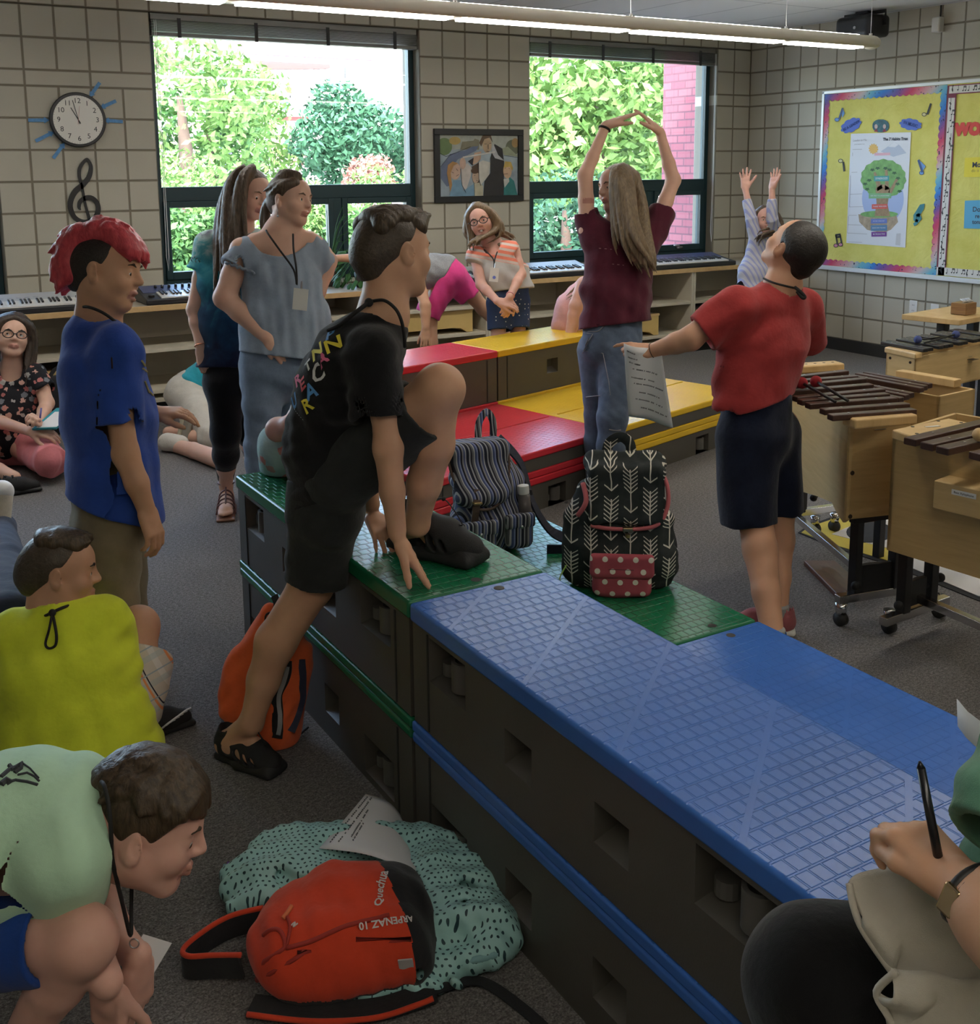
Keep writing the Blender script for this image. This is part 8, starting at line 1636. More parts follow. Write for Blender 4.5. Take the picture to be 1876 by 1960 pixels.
def xylo_right():
    P0 = V3((.906, -5.40, 0)); d = unit(V3((.156, -.988, 0))); e = unit(V3((.988, .156, 0))); t = thing('xylophone', 'large bass xylophone at the right photo edge with a long resonator box', 'xylophone', P0+d*.35+e*.2)
    zb = .345; L = .75; W = .40; p = lambda a, b_, z: P0+d*a+e*b_+[0, 0, z]
    panelpoly('side_panel', t, [p(0, 0, zb), p(L, 0, zb-.02), p(L, 0, .745), p(0, 0, .745)], e, .014, m_ply); panelpoly('side_panel', t, [p(0, W, zb), p(L, W, zb), p(L, W, .745), p(0, W, .745)], -e, .014, m_ply); panelpoly('end_panel', t, [p(0, 0, zb), p(0, W, zb), p(0, W, .745), p(0, 0, .745)], d, .014, m_ply); panelpoly('end_panel', t, [p(L, 0, zb), p(L, W, zb), p(L, W, .745), p(L, 0, .745)], -d, .014, m_ply)
    Q = [onz(1707, 822, .775), onz(1750, 836, .775), onz(1858, 809, .775), onz(1815, 800, .775)]; g = MB(); g.prism([q-[0, 0, .03] for q in Q], (0, 0, .03)); o = g.build('end_block', m_plyd, t, bevel=.006)
    for (x, y) in ((1747, 817), (1796, 806), (1840, 809), (1755, 830)): g = MB(); c = onz(x, y, .775); g.cyl(c, c+[0, 0, .0012], .0055, n=10); g.build('peg_hole', m_screw, o)
    X = unit(onz(1796, 818, .776)-onz(1772, 820, .776)); g = MB(); g.box(onz(1785, 816, .7765), (.05, .012, .001), X, np.cross([0, 0, 1.], X)); g.build('paper_label', m_card, o)
    for (a, b_) in [((1741, 846), (1930, 800)), ((1773, 855), (1960, 812)), ((1803, 863), (1990, 822)), ((1866, 874), (2060, 836))]: bar(t, onz(*a, .79), onz(*b_, .79), .042, .022, m_rose)
    # resonator box on the near side with its name strip
    a0, a1 = vplane(P0[:2]-e[:2]*.09, (P0+d-e*.09)[:2], 1783, 918), vplane(P0[:2]-e[:2]*.09, (P0+d-e*.09)[:2], 1789, 974); ln = .5
    g = MB(); c = (a0+a1)/2+d*ln/2+e*.045; h = abs(a0[2]-a1[2]); g.box(c, (ln, .09, h), d, e); rb = g.build('resonator_box', m_ply, t, bevel=.004)
    q0 = vplane(P0[:2]-e[:2]*.092, (P0+d-e*.092)[:2], 1845, 946); g = MB(); g.box(q0, (.075, .0012, .016), d, e); st = g.build('name_strip', m_card, rb); textobj('printed_name', 'Bass Xylophone', .0095, q0-e*.001, d, (0, 0, 1), plain('ink', (.03, .03, .03), .7), st, .0002)
    f0, f1 = onz(1690, 1190, .10), onz(1812, 1147, .10); beam('foot', t, f0, f1, .03, .03, m_chrome); u = unit((f1-f0)*[1, 1, 0])
    for k in (.30, .72): pp = lerp(f0, f1, k)*[1, 1, 0]; beam('post', t, pp+[0, 0, .11], pp+[0, 0, zb+.02], .036, .036, m_bstl)
    pa, pb = lerp(f0, f1, .30)*[1, 1, 0], lerp(f0, f1, .72)*[1, 1, 0]; beam('cross_plate', t, pa+[0, 0, .17], lerp(pa, pb, .75)+[0, 0, .17], .02, .09, m_bstl)
    beam('long_rail', t, onz(1748, 1140, .145), onz(1960, 1232, .145), .028, .028, m_chrome); caster(t, onz(1701, 1212, 0)); caster(t, onz(1797, 1182, 0))
    for q in (pa+[-.05, -.02, .15], pb+[.05, 0, .19]): g = MB(); g.sphere(q, .016, 10, 8); g.cyl(q, lerp(q, pa+[0, 0, .15], .4), .008); g.build('knob', m_blk, t, smooth=True)
    far_ = pb+d*.62; beam('post', t, far_+[0, 0, .0], far_+[0, 0, zb], .036, .036, m_bstl)
xylo_right()
def xylo_far():
    z1 = .67; a, b_ = onz(1697, 672, z1)*[1, 1, 0], onz(1752, 684, z1)*[1, 1, 0]; c = onz(1876, 660, z1)*[1, 1, 0]; d = unit(c-b_); w = unit(a-b_); W = np.linalg.norm(a-b_); L = .95; z0 = z1-.185
    t = thing('xylophone', 'alto xylophone with black bars in front of the bulletin board wall', 'xylophone', b_+d*.4); p = lambda s_, v, z: b_+d*s_+w*v+[0, 0, z]
    panelpoly('side_panel', t, [p(0, 0, z0), p(L, 0, z0), p(L, 0, z1), p(0, 0, z1)], w, .012, m_ply); panelpoly('side_panel', t, [p(0, W, z0), p(L, W, z0), p(L, W, z1), p(0, W, z1)], -w, .012, m_ply); panelpoly('end_panel', t, [p(0, 0, z0), p(0, W, z0), p(0, W, z1), p(0, 0, z1)], d, .012, m_ply); panelpoly('bottom_panel', t, [p(0, 0, z0), p(L, 0, z0), p(L, W, z0), p(0, W, z0)], (0, 0, 1), .01, m_ply)
    g = MB(); g.box(p(.02, W/2, z1+.006), (W+.02, .06, .03), w, d); g.build('end_block', m_plyd, t, bevel=.008)
    for v in (.03, W-.03):
        for z in (z1-.03, z0+.03): g = MB(); q = p(0, v, z); g.cyl(q, q-d*.003, .007, n=10); g.build('screw', m_screw, t)
    k = 0
    for i in range(16):
        if i in (2, 6, 9, 13): continue
        s_ = .065+i*.045; bar(t, p(s_, -.02, z1+.03), p(s_-.03, W+.06, z1+.03), .034, .018, m_ebon)
    pq = vplane(b_[:2], c[:2], 1857, 687)-w*.001; g = MB(); g.box(pq, (.055, .002, .06), d, [0, 0, 1.]); pl = g.build('maker_plate', m_ebon, t); textobj('plate_text', 'Sonor', .015, pq-w*.0015+[0, 0, .014], d, (0, 0, 1), plain('plate_ink', (.4, .33, .2), .5), pl, .0002); g = MB()
    for q in range(2): g.box(pq-w*.0014+[0, 0, -.004-.012*q], (.04, .001, .004), d, [0, 0, 1.])
    g.build('plate_lines', plain('plate_ink', (.4, .33, .2), .5), pl)
    for s_ in (.24, .36, .80): q = p(s_, W/2, 0); beam('post', t, q, q+[0, 0, z0], .04, .04, m_bstl)
    beam('stand_rail', t, p(.18, W/2, z0-.012), p(.86, W/2, z0-.012), .05, .02, m_bstl)
    for hx, hy, tx, ty in ((1757, 650, 1812, 645), (1830, 640, 1770, 656)):
        m = thing('mallet', 'mallet with a blue ball head on the black bars, %s of the crossed pair' % ('left head' if hx < 1800 else 'right head'), 'mallet', onz(hx, hy, z1+.06), 'blue headed mallets'); g = MB(); g.sphere(onz(hx, hy, z1+.058), .020, 14, 10); g.build('head', plain('blue_yarn', (.06, .08, .22), .9, bump=.5), m, smooth=True); g = MB(); g.cyl(onz(hx, hy, z1+.058), onz(tx, ty, z1+.05), .005, n=8); g.build('stick', m_bstl, m, smooth=True)
xylo_far()
for hx, hy, tx, ty, w_ in ((1535, 733, 1599, 769, 'left'), (1562, 730, 1623, 767, 'right')):
    m = thing('mallet', 'red headed mallet lying on the rosewood bars, the %s one of two' % w_, 'mallet', onz(hx, hy, .83), 'red headed mallets'); g = MB(); g.sphere(onz(hx, hy, .824), .021, 14, 10); g.build('head', plain('red_felt', (.35, .02, .03), .9, bump=.4), m, smooth=True); g = MB(); g.cyl(onz(hx, hy, .824), onz(tx, ty, .808), .0055, n=8); g.build('stick', m_bstl, m, smooth=True)
m = thing('mallet', 'mallet with a pale wooden head at the right photo edge', 'mallet', onz(1873, 833, .83)); g = MB(); g.sphere(onz(1875, 832, .822), .020, 14, 10); g.build('head', m_plyd, m, smooth=True); g = MB(); g.cyl(onz(1875, 832, .822), onz(1960, 840, .815), .005, n=8); g.build('stick', m_bstl, m, smooth=True)
tb = thing('side_table', 'small wooden table behind the alto xylophone at the right edge', 'table', onz(1900, 617, .74)*[1, 1, 0]); a = onz(1818, 617, .74); X, Y = np.array([1., .15, 0]), np.array([-.15, 1., 0])
g = MB(); g.box(a+X*.32+Y*.12, (.62, .34, .03), X, Y); g.build('table_top', m_plyd, tb, bevel=.004)
for k in (.16, .5): beam('leg', tb, a*[1, 1, 0]+X*k+Y*.12, a*[1, 1, 0]+X*k+Y*.12+[0, 0, .725], .05, .05, m_bstl)
kb = thing('wooden_box', 'little wooden box with metal tines on the small table', 'box', a+X*.22); g = MB(); g.box(a+X*.26+Y*.06+[0, 0, .05], (.12, .09, .065), X, Y); g.build('box_body', wood('oak_box', (.30, .17, .07), (.2, .1, .04)), kb, bevel=.004); g = MB()
for k in range(7): g.tube([a+X*(.215+.015*k)+Y*.03+[0, 0, .084], a+X*(.215+.015*k)+Y*.06+[0, 0, .105]], .003, 5)
g.build('tines', m_steel, kb, smooth=True)
# loose bars on the carpet and the rug
for k in range(3):
    a, b_ = onz(1549+k*19, 1077, .012), onz(1612+k*17, 1140-4*k, .012); t = thing('xylophone_bar', ['loose rosewood bar on the carpet, leftmost of three beside the stand', 'loose rosewood bar on the carpet, middle of three beside the stand', 'loose rosewood bar on the carpet, nearest the stand post'][k], 'bar', a, 'loose bars on the carpet'); d = unit(b_-a); g = MB(); g.box((a+b_)/2, (np.linalg.norm(b_-a), .046, .022), d, np.cross([0, 0, 1.], d)); g.build('plank', wood('loose_rosewood', (.13, .055, .035), (.08, .03, .02), (10, 3, 3), .35), t, bevel=.004)
rg_ = thing('rug', 'yellow and white floor rug with black outlines under the xylophones', 'rug', onz(1700, 1060, 0)); fl = lambda P, z: [onz(x, y, z) for x, y in P]
def flat(nm, P, z, mat): g = MB(); g.prism([q-[0, 0, .003] for q in fl(P, z)], (0, 0, .003)); return g.build(nm, mat, rg_)
flat('outline', [(1528, 1019), (1545, 1006), (1590, 990), (1700, 975), (1900, 985), (2050, 1150), (1990, 1190), (1870, 1148), (1707, 1082), (1595, 1047)], .004, plain('rug_black', (.015, .015, .015), .95)); flat('yellow_field', [(1534, 1019), (1548, 1009), (1592, 994), (1690, 980), (1800, 985), (1760, 1060), (1708, 1075), (1596, 1042)], .006, plain('rug_yellow', (.52, .42, .07), .95, bump=.4, bscale=200.)); flat('white_field', [(1592, 1022), (1625, 1008), (1720, 990), (1900, 990), (2040, 1148), (1985, 1182), (1872, 1140), (1720, 1076), (1712, 1052)], .0075, plain('rug_white', (.55, .53, .50), .95, bump=.4, bscale=200.)); flat('black_disc', [(1665+45*math.cos(2*PI*i/24), 1018+20*math.sin(2*PI*i/24)) for i in range(24)], .009, plain('rug_black', (.015, .015, .015), .95))
# ------------------------------------------------------------------ on the walls
m_bk = plain('black_plastic', (.014, .014, .015), .4); m_wh = plain('white_plastic', (.62, .60, .54), .5); m_face = plain('clock_face', (.68, .66, .60), .4); m_tape = plain('painters_tape', (.10, .26, .50), .7, var=.2, vscale=60.)
def wall_clock():
    c = ony(147, 230, 0.); t = thing('wall_clock', 'round black rimmed wall clock with blue tape arrows around it', 'clock', c); g = MB(); R = .178
    g.cyl(c-[0, .002, 0], c-[0, .05, 0], R*.98, R, 48); g.build('case', m_bk, t, bevel=.008, smooth=False); g = MB(); g.cyl(c-[0, .045, 0], c-[0, .0515, 0], R*.875, n=48); g.build('dial', m_face, t)
    for k in range(1, 13):
        a = math.radians(90-30*k); textobj('numeral', str(k), .046, c+[math.cos(a)*R*.68, -.0525, math.sin(a)*R*.68], (1, 0, 0), (0, 0, 1), m_bk, t, .0003)
    g = MB()
    for k in range(60):
        a = 2*PI*k/60; r0 = R*(.80 if k % 5 == 0 else .835); d = np.array([math.cos(a), 0, math.sin(a)]); g.box(c+d*(r0+R*.86)/2-[0, .052, 0], (R*.86-r0, .0006, .0012), d, (0, 1, 0))
    g.build('minute_marks', m_bk, t)
    for nm, ang, L, w in (('hour_hand', 119, .085, .005), ('minute_hand', 103, .125, .004)):
        d = np.array([math.cos(math.radians(ang)), 0, math.sin(math.radians(ang))]); g = MB(); g.box(c+d*(L/2-.012)-[0, .055, 0], (L+.03, .0015, w), d, (0, 1, 0)); g.build(nm, m_bk, t)
    d = np.array([math.cos(math.radians(82)), 0, math.sin(math.radians(82))]); g = MB(); g.box(c+d*.03-[0, .0565, 0], (.12, .0008, .0015), d, (0, 1, 0)); g.build('second_hand', plain('red_hand', (.4, .1, .08), .5), t)
    for k, (x0, y0, x1, y1) in enumerate([(191, 158, 171, 186), (222, 193, 191, 207), (235, 233, 198, 230), (54, 230, 95, 230), (68, 270, 104, 252), (102, 303, 124, 273)]):
        a, b_ = ony(x0, y0, -.012), ony(x1, y1, -.012); d = unit(b_-a); n = np.cross(d, [0, 1., 0]); L = np.linalg.norm(b_-a); w = .011
        P = [a+n*w, b_-d*.035+n*w, b_-d*.035+n*w*1.9, b_, b_-d*.035-n*w*1.9, b_-d*.035-n*w, a-n*w]; g = MB(); g.prism(P, (0, -.0015, 0))
        wb = thing('tape_arrow', ['blue tape arrow pointing at one on the clock', 'blue tape arrow pointing at two on the clock', 'blue tape arrow pointing at three on the clock', 'blue tape arrow pointing at nine on the clock', 'blue tape arrow pointing at eight on the clock', 'blue tape arrow pointing at seven on the clock'][k], 'tape', a, 'blue tape arrows around the clock'); g.build('arrow', m_tape, wb)
wall_clock()
def clef(P, r, z, par, mat, nm='outline'):
    return None
def treble():
    s_ = 320/1876; q = lambda x, y: ony(x*s_, 280+y*s_, -.012); t = thing('treble_clef', 'black treble clef cut-out on the wall below the clock', 'wall decoration', q(950, 600))
    p = [(1000, 800), (960, 660), (925, 480), (890, 330), (900, 235), (955, 160), (985, 150), (1020, 230), (1000, 340), (930, 430), (850, 500), (800, 590), (790, 690), (840, 800), (940, 850), (1050, 820), (1100, 730), (1090, 640), (1030, 580), (960, 580), (900, 620), (888, 680), (905, 715)]
    r = [.009, .0075, .008, .010, .011, .010, .008, .012, .015, .018, .018, .017, .016, .015, .016, .017, .016, .015, .015, .016, .013, .010, .003]
    P = smoothpath([q(*x) for x in p], 6); rr = np.interp(np.linspace(0, len(r)-1, len(P)), range(len(r)), r); b = MB(); b.tube(P, list(rr), flat=((0, 1, 0), .010)); b.build('clef_body', m_bk, t)
    b = MB(); b.tube(smoothpath([q(1000, 800), q(1015, 900), q(980, 960), q(920, 940)], 5), .010, flat=((0, 1, 0), .010)); b.sphere(q(925, 925), (.024, .006, .024)); b.build('tail', m_bk, t)
treble()
def painting():
    x0, x1, z0, z1 = 2.140, 2.966, 1.322, 1.897; t = thing('framed_painting', 'black framed watercolour of a dark coated figure with three children', 'painting', ((x0+x1)/2, 0, z0)); w = .048
    for a, b_ in (((x0, z0), (x1, z0+w)), ((x0, z1-w), (x1, z1)), ((x0, z0+w), (x0+w, z1-w)), ((x1-w, z0+w), (x1, z1-w))): g = MB(); g.bb((a[0], -.03, a[1]), (b_[0], -.002, b_[1])); g.build('frame_side', m_bk, t, bevel=.003)
    g = MB(); g.bb((x0+w, -.010, z0+w), (x1-w, -.004, z1-w)); cv = g.build('canvas', plain('watercolour_ground', (.30, .36, .40), .7, var=.35, vscale=7.), t)
    S = 190/1876; lay = [0]
    def blob(nm, P, c, r=0):
        lay[0] += 1; Q = [ony(820+x*S, 240+y*S, -.0102-.00035*lay[0]) for x, y in P]; g = MB(); g.prism(Q, (0, .0003, 0)); return g.build(nm, plain('wash_%d' % lay[0], c, .7, var=.15, vscale=20.), cv)
    el = lambda cx, cy, rx, ry, n=20, a0=0: [(cx+rx*math.cos(2*PI*i/n+a0), cy+ry*math.sin(2*PI*i/n+a0)) for i in range(n)]
    blob('sky_wash', [(200, 165), (1710, 170), (1705, 600), (1300, 520), (900, 420), (200, 480)], (.36, .38, .33)); blob('tree_wash', el(300, 400, 150, 165), (.13, .19, .08)); blob('tree_wash', el(500, 290, 110, 75), (.42, .30, .10)); blob('hill_wash', [(600, 460), (640, 310), (850, 290), (880, 250), (960, 280), (960, 460)], (.20, .19, .13)); blob('tree_wash', el(1590, 420, 130, 150), (.13, .14, .09)); blob('tree_wash', el(1640, 330, 65, 90), (.33, .22, .09)); blob('field_wash', [(1380, 440), (1500, 400), (1705, 590), (1430, 560)], (.27, .30, .20))
    blob('shawl_wash', [(235, 1000), (240, 780), (340, 640), (420, 540), (700, 470), (830, 400), (950, 390), (900, 480), (740, 560), (560, 640), (380, 880), (430, 1120), (350, 1160)], (.13, .16, .24)); blob('coat_wash', [(1040, 1345), (1060, 1060), (1170, 900), (1170, 620), (1250, 350), (1400, 440), (1430, 680), (1420, 1345)], (.028, .026, .026)); blob('coat_wash', [(750, 680), (870, 600), (960, 660), (830, 760)], (.03, .03, .035)); blob('coat_wash', [(820, 780), (960, 700), (960, 1345), (880, 1100)], (.08, .05, .035))
    blob('face_wash', el(1110, 370, 85, 150), (.44, .32, .20)); blob('hair_wash', [(960, 330), (1030, 180), (1180, 180), (1220, 330), (1160, 230), (1060, 260), (1000, 400)], (.12, .08, .05)); blob('lapel_wash', [(1230, 350), (1320, 560), (1440, 670), (1260, 620), (1190, 500)], (.42, .42, .44)); blob('sleeve_wash', [(950, 700), (1030, 660), (1170, 700), (1150, 930), (990, 1130), (950, 1000)], (.52, .50, .44)); blob('hand_wash', [(870, 520), (1000, 490), (990, 640), (900, 720), (840, 740)], (.50, .34, .24)); blob('flute_wash', [(650, 590), (1260, 490), (1262, 515), (655, 620)], (.55, .54, .50)); blob('sleeve_wash', [(620, 830), (740, 710), (820, 800), (800, 960), (710, 1240), (640, 1130)], (.52, .47, .43)); blob('hand_wash', el(650, 720, 60, 110), (.50, .34, .26))
    blob('face_wash', el(505, 860, 105, 165), (.52, .36, .27)); blob('hair_wash', [(350, 900), (370, 750), (460, 680), (560, 720), (480, 760), (420, 900), (470, 1300), (430, 1330)], (.40, .22, .08)); blob('dress_wash', [(400, 1340), (470, 1040), (610, 1030), (660, 1240), (860, 1100), (870, 1340)], (.16, .28, .38)); blob('face_wash', el(895, 980, 65, 115), (.45, .33, .24)); blob('hair_wash', el(880, 860, 75, 55), (.09, .05, .03)); blob('shirt_wash', [(870, 1100), (960, 1080), (1035, 1150), (1035, 1340), (880, 1340)], (.45, .42, .30)); blob('face_wash', el(1495, 860, 80, 145), (.50, .34, .22)); blob('hair_wash', [(1420, 800), (1450, 680), (1560, 690), (1600, 800), (1590, 860), (1540, 780)], (.42, .30, .08)); blob('jacket_wash', [(1425, 1340), (1430, 1100), (1540, 980), (1620, 1050), (1690, 1335)], (.03, .17, .16)); blob('collar_wash', [(1420, 1020), (1520, 1000), (1530, 1060), (1440, 1180)], (.5, .5, .46))
    m_line = plain('ink_line', (.03, .03, .04), .7); g = MB(); L = lambda P: g.tube([ony(820+x*S, 240+y*S, -.0102-.00035*(lay[0]+2)) for x, y in P], .0016, 5)
    for P in ([(1060, 350), (1100, 350)], [(1150, 345), (1190, 335)], [(1130, 360), (1135, 450)], [(1100, 490), (1150, 490)], [(440, 880), (480, 900)], [(530, 820), (560, 860)], [(530, 960), (575, 930)], [(860, 950), (890, 940)], [(910, 1040), (930, 1045)], [(1440, 810), (1470, 800)], [(1520, 810), (1540, 815)], [(1435, 920), (1500, 915)], [(200, 510), (330, 590), (420, 560), (800, 400)], [(235, 780), (420, 540)], [(1430, 570), (1705, 605)], [(610, 830), (640, 1130), (710, 1270)], [(950, 700), (955, 1000), (990, 1140)]): L(P)
    g.build('ink_lines', m_line, cv)
painting()
# bulletin board on the right wall: pixel outlines laid on its plane
BX = XR-.022
def onboard(x, y, k=0.): return onx(x, y, BX-.0004-.0009*k)
board = thing('bulletin_board', 'long bulletin board with yellow paper and patterned borders on the right wall', 'bulletin board', (XR, -2.3, .70)); BY0, BYL, BZ0, BZ1 = -.90, -4.1, .705, 2.213
b = MB(); b.bb((XR-.020, BYL, BZ0), (XR-.001, BY0, BZ1)); b.build('backing', plain('cork', (.35, .25, .13), .9), board)
m_alu = plain('white_aluminium', (.72, .74, .76), .35, .2)
for lo, hi in (((XR-.03, BYL, BZ1-.022), (XR-.001, BY0+.004, BZ1+.004)), ((XR-.034, BYL, BZ0-.012), (XR-.001, BY0+.004, BZ0+.024)), ((XR-.03, BY0-.022, BZ0), (XR-.001, BY0+.004, BZ1))): b = MB(); b.bb(lo, hi); b.build('metal_edge', m_alu, board, bevel=.003)
def crepe():
    t = NT('yellow_paper'); t.set(.75, spec=.2); co = t.coord(); n = t.noise(co, 5., 4., .6); t.color(t.ramp(n, [(.3, (.60, .56, .13)), (.7, (.70, .66, .20))])); t.bump(t.noise(co, 7., 4., .6, .8), .5, .02); return t.m
mc = crepe(); ysep = float(onx(1806, 300, BX)[1])
b = MB(); b.bb((XR-.0212, ysep, BZ0+.02), (XR-.0202, BY0-.02, BZ1-.02)); b.build('paper_panel', mc, board); b = MB(); b.bb((XR-.0212, BYL, BZ0+.02), (XR-.0202, ysep-.001, BZ1-.02)); b.build('paper_panel', mc, board)
def rainbow():
    t = NT('rainbow_border'); t.set(.6, spec=.3); co = t.coord(); X, Y, Z = t.xyz(co); v = t.math('FRACT', t.math('ADD', t.math('ADD', t.math('MULTIPLY', t.math('ADD', Y, Z), 1.45), t.math('MULTIPLY', t.noise(co, 3., 2.), .3)), 20.))
    c = t.ramp(v, [(0, (.55, .05, .12)), (.2, (.16, .08, .30)), (.36, (.03, .20, .60)), (.55, (.16, .45, .55)), (.70, (.55, .45, .45)), (.85, (.62, .20, .25)), (1, (.55, .05, .12))]); t.color(t.mix(t.math('GREATER_THAN', t.noise(co, 60., 2.), .66), c, (.03, .03, .08))); return t.m
mr = rainbow()
ko = [0.]
def scallop(y0, z0, y1, z1, w, inn):
    """wavy edged strip from (y0,z0) to (y1,z1), scallops on the side inn"""
    n = max(4, int(round(math.hypot(y1-y0, z1-z0)/.058))); P = []; a = np.array([y0, z0]); e = np.array([y1, z1]); inn = np.array(inn)
    for i in range(n*6+1): u = i/(n*6); P.append(a+(e-a)*u+inn*(w+.012*abs(math.sin(PI*n*u))))
    P += [e, a]; g = MB(); ko[0] += .0009; g.prism([(BX-.0012-ko[0], p[0], p[1]) for p in P], (.0004, 0, 0)); return g.build('rainbow_border', mr, board)
yl, yr_, zb_, zt_ = BY0-.024, ysep, BZ0+.026, BZ1-.024
scallop(yl, zb_, yl, zt_, .045, (-1, 0)); scallop(yl, zt_, yr_, zt_, .050, (0, -1)); scallop(yl, zb_, yr_, zb_, .045, (0, 1)); scallop(yr_, zb_, yr_, zt_, .045, (1, 0))
m_note = plain('note_black', (.015, .015, .015), .6); m_strip = plain('strip_white', (.66, .65, .62), .7); m_mar = plain('maroon_backing', (.20, .035, .07), .7)
b = MB(); b.bb((BX-.0060, ysep-.085, BZ0+.03), (BX-.0052, ysep-.004, BZ1-.03)); b.bb((BX-.0060, BYL, BZ1-.10), (BX-.0052, ysep-.085, BZ1-.03)); b.build('strip_backing', m_mar, board)
b = MB(); b.bb((BX-.0068, ysep-.075, BZ0+.03), (BX-.0062, ysep-.018, BZ1-.125)); b.build('note_strip', m_strip, board); b = MB(); b.bb((BX-.0068, BYL, BZ1-.092), (BX-.0062, ysep-.02, BZ1-.038)); b.build('note_strip', m_strip, board); b = MB(); b.bb((BX-.0068, BYL, BZ0+.03), (BX-.0062, ysep-.004, BZ0+.092)); b.build('note_strip', m_strip, board)
def note(g, y, z, s, k, x=BX-.0074):
    N = (1., 0, 0); 
    if k == 0: g.sphere((x, y, z), (.0008, s*.16, s*.12), 10, 6); g.tube([(x, y-s*.14, z), (x, y-s*.14, z+s*.8)], s*.035, flat=(N, .0008))
    elif k == 1:
        for d in (0, -.5): g.sphere((x, y+s*d, z), (.0008, s*.15, s*.12), 10, 6); g.tube([(x, y+s*d-s*.13, z), (x, y+s*d-s*.13, z+s*.75)], s*.035, flat=(N, .0008))
        for e in (.75, .58): g.tube([(x, y-s*.13, z+s*e), (x, y-s*.63, z+s*e)], s*.07, flat=(N, .0008))
    else: g.tube(smoothpath([(x, y+s*.1, z), (x, y, z+s*.12), (x, y-s*.1, z), (x, y, z-s*.12), (x, y+s*.15, z+s*.1), (x, y, z+s*.6), (x, y-s*.12, z+s*.8), (x, y-s*.02, z+s*.9), (x, y+s*.02, z+s*.6), (x, y-s*.02, z-s*.35)], 3), s*.05, flat=(N, .0008))
rgn = np.random.default_rng(12); g = MB()
for i in range(30): note(g, ysep-.028-.03*rgn.random(), BZ0+.07+i*.044, .045, [0, 1, 0, 1, 2, 0][i % 6])
for i in range(40): note(g, ysep-.05-i*.045, BZ1-.078+.012*rgn.random(), .042, [2, 0, 1, 0, 1, 0][i % 6]); note(g, ysep-.05-i*.045, BZ0+.048+.012*rgn.random(), .042, [2, 0, 1, 0, 1][i % 5])
g.build('note_print', m_note, board)
def poly(nm, P, k, mat, par): g = MB(); g.prism([onboard(x, y, k) for x, y in P], (.0004, 0, 0)); return g.build(nm, mat, par)
def wtext(nm, s, x0, y0, x1, y1, mat, par, k=6., bold=.0, fac=.56):
    a, e = onboard(x0, y0, k), onboard(x1, y1, k); d = e-a; W = np.linalg.norm(d); X = unit(d); Y = np.cross([-1., 0, 0], X); return textobj(nm, s, W/(fac*max(1, len(s))), (a+e)/2, X, Y, mat, par, .0002, bold=bold)
def cloudpts(cx, cy, rx, ry, rot, n=9, d=.16): 
    o = []
    for i in range(n*5): a = 2*PI*i/(n*5); r = 1+d*abs(math.sin(a*n/2)); x, y = rx*r*math.cos(a), ry*r*math.sin(a); o.append((cx+x*math.cos(rot)-y*math.sin(rot), cy+x*math.sin(rot)+y*math.cos(rot)))
    return o
m_cl = plain('cloud_blue', (.09, .16, .55), .7); m_clk = plain('cloud_ink', (.02, .05, .22), .7)
c1 = thing('cloud_cutout', 'blue cloud cut-out tilted upwards on the board, left of the round picture', 'paper cut-out', onboard(1629, 240)); poly('cloud', cloudpts(1629, 240, 19, 11, -.5), 3, m_cl, c1); wtext('lettering', 'BE A LEADER', 1611, 251, 1648, 230, m_clk, c1, bold=.001, fac=.62)
c2 = thing('cloud_cutout', 'blue cloud cut-out on the board right of the round picture', 'paper cut-out', onboard(1743, 238)); poly('cloud', cloudpts(1743, 238, 19, 10, .12), 3, m_cl, c2); wtext('lettering', 'IN MUSIC', 1727, 233, 1759, 243, m_clk, c2, bold=.001, fac=.62)
gp = thing('round_picture', 'small dark teal picture of two pale faces above the tree poster', 'picture', onboard(1686, 241)); poly('picture', cloudpts(1686, 241, 16, 12.5, 0, 4, .05), 3, plain('deep_teal', (.02, .10, .13), .6, var=.5, vscale=40.), gp)
for x in (1677, 1693): poly('face', [(x+3*math.cos(2*PI*i/12), 242+4.5*math.sin(2*PI*i/12)) for i in range(12)], 4, plain('pale_face', (.50, .40, .38), .7), gp); poly('collar', [(x-4, 252), (x, 246), (x+4, 252)], 4, plain('dark_red', (.25, .03, .05), .7), gp)
ps_ = thing('tree_poster', 'white poster with a green tree, sun and mountain on the board', 'poster', onboard(1682, 460)); poly('sheet', [(1629, 256), (1744, 253), (1733, 474), (1620, 465)], 3, plain('poster_white', (.66, .68, .74), .5), ps_)
ink = plain('poster_ink', (.05, .06, .09), .7); wtext('title', 'The 7 Habits Tree', 1687, 267, 1741, 265.5, ink, ps_, bold=.0012, fac=.50); wtext('subtitle', 'Leader in Me', 1631, 269, 1661, 268, plain('poster_grey', (.42, .42, .46), .7), ps_, fac=.5); wtext('subtitle', 'great happens here', 1634, 276, 1657, 275.5, plain('poster_grey', (.42, .42, .46), .7), ps_, fac=.5)
ring_ = lambda cx, cy, rx, ry, n=40, w=0., m=12: [(cx+rx*(1+w*math.sin(m*2*PI*i/n))*math.cos(2*PI*i/n), cy+ry*(1+w*math.sin(m*2*PI*i/n))*math.sin(2*PI*i/n)) for i in range(n)]
poly('sky_patch', ring_(1690, 380, 40, 50, 30), 3.6, plain('poster_sky', (.36, .45, .70), .6), ps_); poly('sun', ring_(1672, 285, 8.5, 9.5, 48, .14), 4, plain('poster_sun', (.70, .45, .12), .6), ps_); poly('mountain', [(1686, 290), (1712, 272), (1722, 278), (1735, 293), (1710, 300)], 4, plain('poster_rock', (.44, .50, .62), .6), ps_); poly('snow', [(1700, 281), (1712, 272), (1720, 277), (1713, 282)], 4.4, plain('poster_snow', (.7, .72, .78), .6), ps_); poly('pink_banner', [(1674, 293), (1704, 292), (1704, 297), (1674, 298)], 4.6, plain('poster_pink', (.70, .40, .48), .6), ps_)
